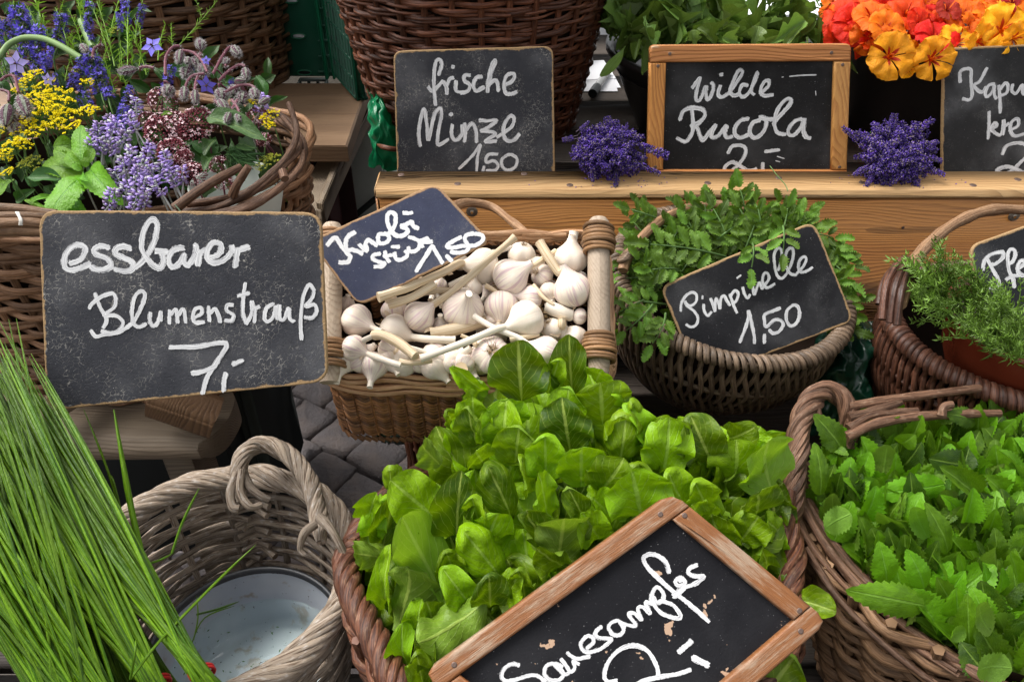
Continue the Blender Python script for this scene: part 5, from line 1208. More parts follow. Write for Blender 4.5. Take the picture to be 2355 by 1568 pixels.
# ---- sorrel: heap of leaves; depth surface falls towards the viewer
def D_s(u, v):
    d = .945 - (v - 800) / 500 * .125 if v < 1300 else .82 - (v - 1300) / 300 * .055
    return d + .07 * (abs(u - 1320) / 520) ** 2
Z4 = lambda x, y: (x / 2.504 + 784.7, y / 2.504 + 941.6)
Z5 = lambda x, y: (x / 2.504 + 1569.4, y / 2.504 + 941.6)
ZG = lambda x, y: (x / 3 + 706.2, y / 3 + 470.8)
H4 = [(1180,420,1170,140,200,.55,0),(1380,440,1380,190,250,.4,0),(1600,340,1640,80,190,.5,0),(1320,250,1270,-30,260,.15,0),(950,250,930,-10,270,.3,0),(1000,310,1020,110,230,.5,0),(820,310,760,220,160,.65,0),(780,210,720,0,150,.7,0),
 (570,320,450,200,150,.7,1),(590,660,285,410,260,.75,0),(660,790,680,370,200,.6,0),(660,1220,320,560,270,.5,1),(320,1270,430,890,240,.4,1),(820,780,760,490,140,.35,0),(990,640,860,350,190,.65,0),(1070,520,1060,290,150,.25,0),
 (1190,630,1140,370,170,.65,0),(1250,870,1290,570,280,.7,1),(1150,790,1080,590,160,.45,0),(1300,910,1130,820,170,.3,0),(940,990,720,720,210,.35,0),(660,990,600,790,160,.15,0),(780,900,900,600,240,.02,0),(750,1130,620,970,170,.5,0),
 (860,1140,850,985,190,.75,0),(830,1110,450,1375,230,.85,1),(930,1110,1010,960,150,.35,0),(1060,1090,1020,910,130,.4,0),(230,850,55,825,140,.4,1),(260,1160,240,850,130,.6,0),(240,790,300,510,150,.35,0),(190,750,170,630,140,.7,0),
 (150,660,190,490,120,.6,0),(310,490,270,400,110,.5,0),(540,1270,500,1120,170,.3,0),(440,1310,440,1140,140,.35,0),(470,1580,430,1390,140,.6,0),(390,1510,320,1290,120,.15,0),(550,1510,500,1370,130,.6,0),(1490,750,1400,615,180,.55,0),
 (1570,630,1450,510,200,.2,0),(1400,650,1340,490,130,.6,0),(1730,640,1680,365,340,.7,0),(1970,570,1900,380,210,.5,0),(1480,480,1620,320,270,.35,0),(1760,210,1700,0,140,.55,0),(1850,400,1900,80,260,.6,0),(1560,200,1600,20,150,.4,0)]
H5 = [(500,480,440,150,340,1.0,1),(170,310,70,90,230,.5,0),(300,430,320,210,290,.3,0),(430,620,430,440,250,.7,0),(190,650,60,410,180,.5,0),(150,690,30,530,160,.6,0),(330,760,420,640,210,.3,0),(570,720,490,640,140,.4,0),(490,920,470,820,90,.7,0),(260,170,390,125,170,.55,0),(620,1080,880,1155,150,.65,0),(400,1720,640,1440,330,.55,0),(60,300,10,100,170,.6,0),(230,780,170,620,180,.35,0)]
HG = [(1480,1360,1450,950,350,.7,0),(1830,1330,1800,910,210,.6,0),(2040,1520,2020,1230,370,.45,0),(1790,1500,1790,1310,240,.2,0),(1370,1540,1340,1370,310,.25,0),(1150,1520,1140,1370,220,.65,0),(1250,1310,1005,1125,120,.65,0),(1990,1220,2030,1140,170,.75,0),(1000,1500,960,1430,120,.6,0),(1200,1400,1080,1330,150,.6,0),(2300,1560,2250,1390,110,.55,0),(2200,1400,2160,1310,60,.6,0),(1660,1300,1740,1060,150,.6,0)]
bunches = [thing('sorrel_bunch', 'bright green sorrel leaves heaped in the rope rimmed basket behind the Sauerampfer board', 'sorrel', P(1250, 1250, .95)),
    thing('sorrel_bunch', 'upright tall sorrel leaves at the back of the basket in front of the garlic', 'sorrel', P(1250, 980, 1.0)),
    thing('sorrel_bunch', 'sorrel rosette at the right of the basket with one large pale leaf on top', 'sorrel', P(1650, 1150, 1.0))]
def which(u, v): return bunches[2] if u > 1560 else (bunches[1] if v < 1080 else bunches[0])
def tone_mat(m, t): return m
SOR_T = []
def hero(list_, Zf, sc):
    for (bx, by, tx, ty, w, tone, back) in list_:
        b_ = Zf(bx, by); t_ = Zf(tx, ty); mid = ((b_[0] + t_[0]) / 2, (b_[1] + t_[1]) / 2)
        D0 = D_s(*mid); db = D0 + .010 - tone * .03; dt = D0 - .020 - tone * .03
        if back: db, dt = D0 - .012, D0 - .04
        wpx = w / sc; Wm = wpx * D0 / FPX * 1.15
        n_ = (fwd * 1.0 + Vector((ru(-.4, .4), ru(-.25, .25), ru(0, .5) + (tone - .4) * .9))).normalized()
        if back: n_ = -n_
        o = link('leaf', random.choice(S_var), which(*mid), lmat(P(*b_, db), P(*t_, dt), n_, Wm, ru(-.3, .3)))
        if tone >= 1: o['label'] = 'large pale drooping leaf'
hero(H4, Z4, 2.504); hero(H5, Z5, 2.504); hero(HG, ZG, 3)
def inside_sorrel(u, v):
    # outline of the heap in the view
    top = np.interp(u, [800, 850, 960, 1040, 1100, 1180, 1260, 1340, 1420, 1500, 1600, 1700, 1790, 1830], [1220, 1120, 1050, 900, 850, 810, 800, 800, 880, 930, 990, 1010, 1020, 1150])
    lef = np.interp(v, [800, 1100, 1250, 1568], [1000, 850, 825, 960]); rig = np.interp(v, [800, 1000, 1200, 1400], [1400, 1760, 1800, 1790])
    return v > top + 22 and lef + 12 < u < rig - 10
cnt = 0
while cnt < 300:
    u = ru(810, 1830); v = ru(800, 1568)
    if not inside_sorrel(u, v): continue
    cnt += 1; deep = ru(.035, .10); D0 = D_s(u, v) + deep
    a = math.atan2((u - 1300) / 500 + ru(-.5, .5), .9 - (v - 1200) / 900) ; L = ru(110, 200); tu, tv = u + math.sin(a) * L, v - math.cos(a) * L
    if not inside_sorrel(tu, tv + 8) : continue
    put_leaf(which(u, v), random.choice(S_var), P(u, v, D0 + ru(.0, .04)), P(tu, tv, D0 - ru(-.02, .015)), ru(.046, .078), .6)
cnt = 0
while cnt < 70:
    u = ru(1450, 1810); v = ru(1010, 1330)
    if not inside_sorrel(u, v): continue
    cnt += 1; D0 = D_s(u, v) + ru(.0, .05); a = ru(-1.3, 1.5); L = ru(60, 130)
    put_leaf(bunches[2], random.choice(S_var), P(u, v, D0 + .03), P(u + math.sin(a) * L, max(v - math.cos(a) * L, 990), D0), ru(.038, .062), .7)
# stalks
for k in range(46):
    u = ru(1000, 1700); v = ru(900, 1350)
    if not inside_sorrel(u, v): continue
    b = MB(); D0 = D_s(u, v) + .05; tube(b, smooth_path([P(u, v, D0), P(u + ru(-20, 20), v + 60, D0 + .02), P(u + ru(-50, 50), v + 160, D0 + .08)], 4), .0022, 5); link('stalk', b.mesh('stalk', C_stem), which(u, v))
# ---- serrated herbs in the right basket
H_var = [leafmesh('leaf', L_herb, 0, 6, pr_herb, bend=ru(-.1, .5), cup=ru(-.2, .35), wave=ru(0, .03), serr=.11, sern=11, fold=ru(0, .2), tw=ru(-.07, .07), seed=50 + k) for k in range(12)]
def D_h(u, v): return float(np.interp(v, [930, 1100, 1300, 1568, 1700], [1.02, .945, .862, .78, .75])) + .012
hb = [thing('herb_bunch', 'dark green serrated herb leaves at the back left of the bark brown basket', 'herbs', P(2050, 1050, 1.0)),
    thing('herb_bunch', 'yellow green serrated herb leaves at the back right edge of the picture', 'herbs', P(2280, 1050, 1.0)),
    thing('herb_bunch', 'big serrated leaves spilling towards the front rim of the bark brown basket', 'herbs', P(2200, 1400, .88))]
def whichh(u, v): return hb[2] if v > 1300 else (hb[0] if u < 2170 else hb[1])
def inside_herb(u, v):
    lo = float(np.interp(u, [1860, 1900, 1960, 2060, 2200, 2354, 2420], [1090, 1190, 1285, 1385, 1480, 1560, 1600])); hi = float(np.interp(u, [1860, 1900, 1990, 2100, 2354], [1110, 1010, 965, 965, 955]))
    return hi < v < lo
hp_ = []
for k in range(16000):
    u = ru(1870, 2430); v = ru(950, 1640)
    if inside_herb(u, v) and all((u - a) ** 2 + ((v - b_) * 1.0) ** 2 > 12 ** 2 for a, b_ in hp_[-700:]): hp_.append((u, v))
cntb = {}
for (u, v) in hp_:
    if len(hp_) > 880 and rnd() > 880 / len(hp_): continue
    D0 = D_h(u, v) + ru(-.012, .065); L = ru(56, 104) * .95 / D0; a = (ru(-.9, .9) if u > 1990 else ru(-.3, .9)) + max(0, u - 2150) / 900
    r_ = whichh(u, v); cntb[r_.name] = cntb.get(r_.name, 0) + 1
    if cntb[r_.name] > 296: continue
    b_ = P(u, v + L * .4, D0 + ru(0, .03)); t_ = P(u + math.sin(a) * L, v + L * .4 - math.cos(a) * L, D0 - ru(-.01, .022))
    n_ = (fwd * ru(.6, 1.2) + Vector((ru(-1, 1), ru(-.5, .4), ru(-.1, .9)))).normalized()
    if rnd() < .12: n_ = -n_
    link('leaf', random.choice(H_var), r_, lmat(b_, t_, n_, L * ru(.70, .98) * D0 / FPX))
for (bx, by, tx, ty, w, back) in [(1410,1130,1010,1050,240,0),(960,600,785,690,190,1),(800,500,790,220,140,0),(930,240,790,40,190,0),(830,200,950,250,80,0),(1640,320,1450,290,200,0),(1520,430,1130,490,200,0),(1630,650,1680,460,160,0),(1700,500,1500,330,190,0),
   (1760,1280,1660,1080,170,1),(1880,1480,1640,1480,220,1),(1620,1280,1500,1300,120,1),(1400,730,1310,520,150,1),(1540,830,1440,560,150,0),(1180,1000,1150,790,190,0),(1400,1040,1330,840,170,0),(1800,880,1790,780,150,1),(1930,1000,1900,830,130,0),(1250,200,1330,160,150,0),(1700,60,1560,20,150,0)]:
    b_ = Z5(bx, by); t_ = Z5(tx, ty); D0 = D_h(*b_) - .03; n_ = (fwd + Vector((ru(-.3, .3), 0, ru(0, .5)))).normalized()
    link('leaf', random.choice(H_var[:6]), whichh(*b_), lmat(P(*b_, D0 + .01), P(*t_, D0 - .012), -n_ if back else n_, w / 2.504 * D0 / FPX))
# ---- salad burnet: fronds > leaflets
B_var = [leafmesh('leaflet', L_burnet, 0, 4, pr_leaflet, bend=ru(-.1, .5), cup=ru(0, .6), serr=.30, sern=7, fold=ru(0, .3), seed=80 + k) for k in range(6)]
burn = thing('burnet_bunch', 'fresh green salad burnet fronds filling the grey brown round basket', 'herbs', P(1650, 640, 1.2))
def frond(root, b_, t_, n_, nl=4, size=.024, w=.62, sag=.01):
    d = t_ - b_; L = d.length; y = d / L; z = (n_ - y * n_.dot(y)).normalized(); x = y.cross(z)
    pts = [b_ + d * t + z * (sag * math.sin(math.pi * t)) for t in np.linspace(0, 1, 6)]
    mb = MB(); tube(mb, pts, [.0016, .0015, .0014, .0012, .001, .0008], 5); fr_ = link('frond', mb.mesh('frond', C_stem), root)
    for k in range(nl + 1):
        t = .22 + .78 * k / nl; p = b_ + d * t + z * (sag * math.sin(math.pi * t))
        sides = (0,) if k == nl else (-1, 1)
        for s in sides:
            a = s * ru(.8, 1.05); l_ = size * ru(.85, 1.1) * (1 if s else 1.2)
            dr = (y * math.cos(a) + x * math.sin(a) + z * ru(-.25, .25)).normalized()
            link('leaflet', random.choice(B_var), fr_, lmat(p + dr * .002, p + dr * l_, (z + x * ru(-.4, .4) + y * ru(-.3, .3)).normalized(), l_ * w))
# pixel traced fronds: base, tip
fl = [(1668, 590, 1495, 562, 1.13, 5, 1), (1560, 660, 1455, 560, 1.14, 4, 0), (1540, 640, 1440, 640, 1.15, 4, 0), (1530, 700, 1425, 690, 1.13, 4, 0), (1520, 600, 1445, 500, 1.17, 4, 0), (1600, 560, 1570, 490, 1.17, 3, 0), (1680, 580, 1640, 480, 1.16, 4, 0), (1740, 580, 1700, 480, 1.16, 4, 0),
      (1780, 560, 1810, 480, 1.17, 3, 0), (1700, 600, 1740, 500, 1.15, 4, 0), (1740, 540, 1738, 470, 1.15, 3, 0), (1800, 520, 1800, 580, 1.10, 2, 0), (1730, 560, 1728, 615, 1.10, 2, 0), (1900, 600, 1950, 650, 1.18, 3, 0), (1920, 650, 1960, 740, 1.17, 4, 0), (1910, 700, 1965, 690, 1.18, 3, 0), (1900, 560, 1930, 600, 1.19, 3, 0),
      (1820, 540, 1830, 500, 1.19, 2, 0), (1530, 720, 1500, 790, 1.07, 4, 0), (1500, 700, 1440, 760, 1.08, 4, 0), (1480, 690, 1420, 720, 1.10, 3, 0), (1540, 560, 1480, 520, 1.18, 3, 0), (1620, 600, 1580, 520, 1.15, 4, 0), (1560, 620, 1500, 620, 1.12, 4, 0), (1515, 660, 1470, 600, 1.13, 4, 0), (1880, 740, 1960, 760, 1.15, 3, 0), (1640, 560, 1690, 520, 1.16, 3, 0)]
for (u0, v0, u1, v1, D_, nl, hi) in fl:
    frond(burn, P(u0, v0, D_ + .01), P(u1, v1, D_ - .005), (fwd + Vector((ru(-.3, .3), 0, ru(0, .3)))).normalized() * (1), nl, .035 if hi else .026)
for k in range(62):
    u = ru(1450, 1900); hi_ = np.interp(u, [1430, 1500, 1600, 1700, 1800, 1900], [590, 510, 490, 490, 500, 560]); v = ru(hi_, 760 if u < 1560 else 640)
    if u > 1850: v = ru(580, 740)
    D_ = ru(1.15, 1.24); a = ru(-1.3, 1.3) + (u - 1660) / 300; L = ru(70, 110)
    frond(burn, P(u, v, D_ + .02), P(u + math.sin(a) * L * .7, v - math.cos(a) * L * .6, D_), (fwd + Vector((ru(-.6, .6), ru(-.3, .3), ru(0, .6)))).normalized(), 4, .0235)
# ---- wild rocket
R_lob = lambda ph: (lambda t, s: 1 + .35 * math.sin(t * 17 + ph + s) * (1 if t < .7 else .2))
pr_roc = lambda t: (.16 + .84 * max(0, math.sin(math.pi * min(1, max(0, (t - .1) / .93)) ** 1.5)) ** .8) if t < .985 else .1
R_var = [leafmesh('leaf', L_rucola, 20, 4, pr_roc, bend=ru(-.2, .9), cup=ru(0, .8), wave=.03, wf=9, tw=ru(-.2, .2), lobes=R_lob(ru(0, 6)) if k % 2 else None, fold=ru(0, .4), seed=120 + k) for k in range(12)]
roc = thing('rocket_bunch', 'heap of wild rocket leaves in the black pot above the framed Rucola board', 'rocket', P(1650, 60, 1.45))
for k in range(296):
    u = ru(1400, 1900); v = ru(-30, 150) if k % 3 else ru(60, 140); D_ = 1.40 + ru(-.03, .10) + .05 * ((u - 1650) / 250) ** 2; a = ru(-1.9, 1.9) + (u - 1650) / 260; L = ru(60, 105)
    if u < 1470: v = min(v, 95); a = ru(-.9, 1.2)
    if u > 1880: v = min(v, 110)
    put_leaf(roc, random.choice(R_var), P(u, v, D_), P(u + math.sin(a) * L, v - math.cos(a) * L, D_ - ru(-.03, .05)), ru(.011, .020), .8)
for (u0, v0, u1, v1, w, D_) in [(1855, 85, 1856, 152, .020, 1.27), (1845, 60, 1800, 118, .017, 1.28), (1440, 105, 1392, 172, .016, 1.36), (1470, 90, 1460, 138, .02, 1.33), (1480, 40, 1500, 110, .028, 1.33), (1510, 110, 1470, 70, .03, 1.34), (1730, 110, 1745, 60, .028, 1.32), (1770, 105, 1850, 50, .03, 1.32), (1650, 110, 1610, 60, .024, 1.32), (1900, 80, 1920, 20, .026, 1.36), (1600, 110, 1590, 70, .02, 1.3), (1700, 100, 1660, 85, .02, 1.3)]:
    put_leaf(roc, random.choice(R_var), P(u0, v0, D_ + .01), P(u1, v1, D_), w, .3)
# ---- savory sprigs
def sprig(name, mat, L, nw, ll, seed, curve=.2, per=4, lw=.0030):
    rs = random.Random(seed); b = MB(); pts = [(curve * L * (t ** 2), 0, L * t) for t in np.linspace(0, 1, 8)]; tube(b, pts, np.linspace(.0012, .0006, 8), 4)
    for i in range(nw):
        t = .12 + .88 * i / (nw - 1); p = Vector((curve * L * t * t, 0, L * t)); l_ = ll * (1 - .45 * t) * rs.uniform(.8, 1.2)
        for k in range(per):
            a = rs.uniform(0, 6.28); up = rs.uniform(.35, 1.1); d = Vector((math.cos(a), math.sin(a), up)).normalized(); s = d.cross(Vector((0, 0, 1))).normalized() * lw * .5; n_ = s.cross(d).normalized() * l_ * .12
            q = [p, p + d * l_ * .45 + s - n_, p + d * l_ * .45 - s - n_, p + d * l_, p + d * l_ * .45 - n_ * 2.2]
            b.add(q, [[0, 1, 4], [0, 4, 2], [1, 3, 4], [4, 3, 2]])
    return b.mesh(name, mat)
sv = [sprig('sprig', L_sav, .085, 10, .024, k, ru(-.4, .4), 3, .0036) for k in range(5)]
sav = thing('savory_bunch', 'green needle leaved savory sprigs growing out of the glazed brown pot', 'savory', P(2250, 740, 1.0))
def place_z(root, name, mesh, b_, t_, L, roll=None, sc=1):
    z = (t_ - b_); l_ = z.length; z = z / l_; x = z.orthogonal().normalized(); q = Matrix.Rotation(roll if roll is not None else ru(0, 6.28), 3, z); x = q @ x; y = z.cross(x); k = l_ / L
    m = Matrix((x * k * sc, y * k * sc, z * k)).transposed().to_4x4(); m.translation = b_
    return link(name, mesh, root, m)
for (u0, v0, u1, v1, D_) in [(2170, 640, 2165, 545, 1.0), (2160, 650, 2080, 590, .99), (2150, 660, 2085, 620, .98), (2130, 700, 2090, 660, .965), (2170, 690, 2100, 650, .97), (2220, 650, 2180, 600, 1.0), (2230, 640, 2200, 590, 1.01), (2250, 680, 2225, 615, 1.0), (2310, 700, 2300, 650, .96), (2320, 720, 2310, 665, .955), (2290, 740, 2260, 690, .95), (2260, 760, 2200, 720, .955), (2300, 800, 2240, 760, .945), (2330, 790, 2300, 740, .94), (2340, 820, 2345, 750, .94), (2200, 700, 2140, 690, .96), (2180, 730, 2120, 700, .955), (2354, 760, 2340, 700, .945)]:
    for k in range(3):
        place_z(sav, 'sprig', random.choice(sv), P(u0 + ru(-18, 18), v0 + ru(-12, 12), D_ + ru(0, .03)), P(u1 + ru(-18, 18), v1 + ru(-14, 14), D_ + ru(-.01, .02)), .085, sc=1.0)
for k in range(110):
    t = rnd(); u = 2135 + t * 260 + ru(-35, 35); v = 650 + t * 150 + ru(-45, 50); D_ = 1.03 - t * .06 + ru(0, .05); L = ru(50, 90); a = ru(-1.3, .9)
    place_z(sav, 'sprig', random.choice(sv), P(u, v + 25, D_ + .01), P(u + math.sin(a) * L, v + 25 - math.cos(a) * L, D_ - .01), .085)
# ---- chives
ch_l = ['chive bundle tied with a red band just left of the enamel pot', 'chive bundle behind the first with its red band half hidden at the bottom edge', 'chive bundle at the far left corner reaching out of the picture']
def chives(label, base, nb, tips, Dr, band=None, blen=(850, 1050), bw=22):
    root = thing('chive_bunch', label, 'chives', P(base[0], base[1], Dr[0]), group='tied bunches of chives')
    for k in range(nb):
        s = k / nb; tu = ru(tips[0], tips[1]); tv = np.interp(tu, [tips[0], tips[1]], [tips[2], tips[3]]) + ru(-90, 160)
        sh_ = ru(.55, 1.02) if k % 3 == 0 else ru(.9, 1.03)
        b0 = (base[0] + ru(-bw, bw), base[1] + ru(-6, 6)); dz = ru(0, .035)
        e = (b0[0] + (tu - b0[0]) * sh_, b0[1] + (tv - b0[1]) * sh_); bw_ = ru(-28, 28) * (2.4 if k % 11 == 0 else 1)
        ext = (b0[0] - (tu - b0[0]) * .14 , b0[1] - (tv - b0[1]) * .14)
        pts = [P(ext[0], ext[1], Dr[0] + dz * .5 + .015), P(b0[0], b0[1], Dr[0] + dz * .4)] + [P(b0[0] + (e[0] - b0[0]) * t + bw_ * math.sin(math.pi * t) * .8, b0[1] + (e[1] - b0[1]) * t + bw_ * .3 * math.sin(math.pi * t), Dr[0] + (Dr[1] - Dr[0]) * t + dz * (1 - .5 * t) - .02 * math.sin(math.pi * t)) for t in (.2, .42, .65, .85, 1)]
        r_ = ru(.0010, .0022) if k % 9 else .0028; b = MB(); sp = smooth_path(pts, 3); n_ = len(sp)
        tube(b, sp, [r_ * min(1, .15 + (1 - i / (n_ - 1)) * 3.2) for i in range(n_)], 5, cap=False); link('blade', b.mesh('blade', L_chive), root)
    if band:
        for q in range(2):
            b = MB(); c_ = P(*band, Dr[0] + .012); d_ = (P(tips[1], tips[3], Dr[1]) - P(base[0], base[1], Dr[0])).normalized(); x_ = d_.cross(CF).normalized(); y_ = d_.cross(x_); rr = bw * 1.15 * Dr[0] / FPX
            tube(b, [c_ + d_ * (.003 * q + .003 * math.sin(a)) + x_ * rr * math.cos(a) + y_ * (rr * .8 + .004) * math.sin(a) for a in np.linspace(0, 2 * math.pi, 33)], .0014, 6, cap=False); link('rubber_band', b.mesh('rubber_band', M_band), root)
    return root
c1 = chives(ch_l[0], (462, 1552), 170, (-90, 110, 880, 900), (.735, .86), (466, 1548))
c2 = chives(ch_l[1], (352, 1572), 240, (-260, 70, 800, 880), (.735, .84), (360, 1572), bw=26)
c3 = chives(ch_l[2], (190, 1640), 290, (-420, 60, 820, 1000), (.725, .80), None, bw=95)
c4 = chives('loose chive blades spread over the tied bundles in front of the old bench', (250, 1500), 110, (-120, 40, 740, 830), (.79, .88), None, bw=110)
for pts, r_ in [([(372, 1440, .75), (340, 1330, .79), (300, 1160, .83), (262, 942, .87)], .0034), ([(300, 1560, .72), (370, 1470, .74), (500, 1335, .78), (588, 1252, .80)], .0014), ([(316, 1300, .80), (360, 1290, .805), (395, 1273, .81)], .0012), ([(395, 1273, .81), (420, 1200, .82), (458, 1122, .83)], .0013), ([(330, 1310, .82), (280, 1180, .84), (240, 1060, .86), (192, 940, .88)], .0014),
   ([(282, 1190, .84), (262, 1110, .85), (252, 1090, .86)], .0011), ([(452, 1412, .90), (500, 1400, .9), (550, 1382, .9)], .0012), ([(440, 1480, .91), (470, 1420, .9), (540, 1392, .9)], .0008), ([(445, 1470, .91), (455, 1420, .9), (452, 1370, .9)], .0008), ([(300, 1560, .70), (310, 1500, .70), (312, 1470, .71)], .0012)]:
    b = MB(); sp = smooth_path([P(*p) for p in pts], 5); n_ = len(sp); tube(b, sp, [r_ * min(1, .2 + (1 - i / (n_ - 1)) * 3) for i in range(n_)], 6, cap=False); link('blade', b.mesh('blade', L_chive), c1)
# ================================================================== GARLIC
def D_g(u, v): return .962 + (860 - v) / 310 * .085
def bulb_mesh(seed, R0=1.0, squat=.86):
    rs = random.Random(seed); b = MB(); nl = rs.choice((5, 6, 7, 8)); ph = rs.uniform(0, 6); k2 = rs.uniform(.04, .13)
    prof = []
    for k in range(17):
        t = k / 16
        if t < .72:
            a = t / .72 * math.pi * .80; z = -math.cos(a) * squat; r = math.sin(a) ** .85 * 1.0 if a > 0 else .02
            if k == 0: r = .05; z = -squat * .90
        else:
            q = (t - .72) / .28; a = math.pi * .80; z = -math.cos(a) * squat + q * .75; r = math.sin(a) ** .85 * (1 - q) ** 1.6 * .8 + .17 * q + .2 * math.sin(a) ** .85 * (1 - q)
        prof.append((r, z))
    def lob(th, t): return 1 + k2 * (abs(math.cos(nl * .5 * th + ph)) - .6) * math.sin(min(1, t * 1.35) * math.pi) + .03 * math.sin(3 * th + ph)
    lathe(b, prof, 40, None, 0, lob)
    return b.mesh('bulb', GA_skin)
G_var = [bulb_mesh(k, squat=ru(.78, .92)) for k in range(9)]
GZ = lambda x, y: (x / 3 + 706.2, y / 3 + 470.8)
root_v = []
for k in range(3):
    b = MB()
    for i in range(44):
        a = ru(0, 6.28); r_ = ru(.04, .24); l_ = ru(.10, .36); q = Vector((math.cos(a) * r_, math.sin(a) * r_, -.76)); d = Vector((math.cos(a) * ru(.2, 1.3), math.sin(a) * ru(.2, 1.3), -ru(.4, 1))) * l_
        tube(b, [q, q + d * .5 + Vector((ru(-.06, .06), ru(-.06, .06), 0)), q + d + Vector((ru(-.1, .1), ru(-.1, .1), 0))], .012, 3, cap=False)
    root_v.append(b.mesh('roots', GA_root))
def garlic(label, cx, cy, r, ax, stem=None, dD=0, sr=.0042, smat=None, tone=None):
    u, v = GZ(cx, cy); D = D_g(u, v) + dD; rm = r / 3 * D / FPX * ru(.96, 1.12); c = P(u, v, D)
    z = (Vector((1, 0, 0)) * ax[0] + CUP * ax[1] - CF * ax[2]).normalized(); x = z.orthogonal().normalized(); q = Matrix.Rotation(ru(0, 6.28), 3, z); x = q @ x; y = z.cross(x)
    t_ = thing('garlic_bulb', label, 'garlic', c - Vector((0, 0, rm)), group='garlic bulbs in the basket')
    M = Matrix((x * rm, y * rm, z * rm)).transposed().to_4x4(); M.translation = c
    link('bulb', random.choice(G_var), t_, M)
    if ax[2] < .6 or dD < 0: link('roots', random.choice(root_v), t_, M)
    if ax[2] < -.2: pass
    neck = c + z * rm * 1.05
    if stem:
        pts = [c + z * rm * .75, neck] + [P(*GZ(sx, sy), D_g(*GZ(sx, sy)) + dd) for sx, sy, dd in stem]
    else: pts = [c + z * rm * .75, neck, neck + z * rm * ru(.3, .7)]
    sp = smooth_path(pts, 5); n_ = len(sp); b = MB(); s0 = min(sr * 1.5, rm * .36)
    ra = [s0 + (sr - s0) * min(1, i / (n_ * .30)) for i in range(n_)]; ra[-1] *= 1.12
    tube(b, sp, np.array(ra), 9, wob=.22, flat=.85); link('stem', b.mesh('stem', smat or GA_stem), t_)
    return t_
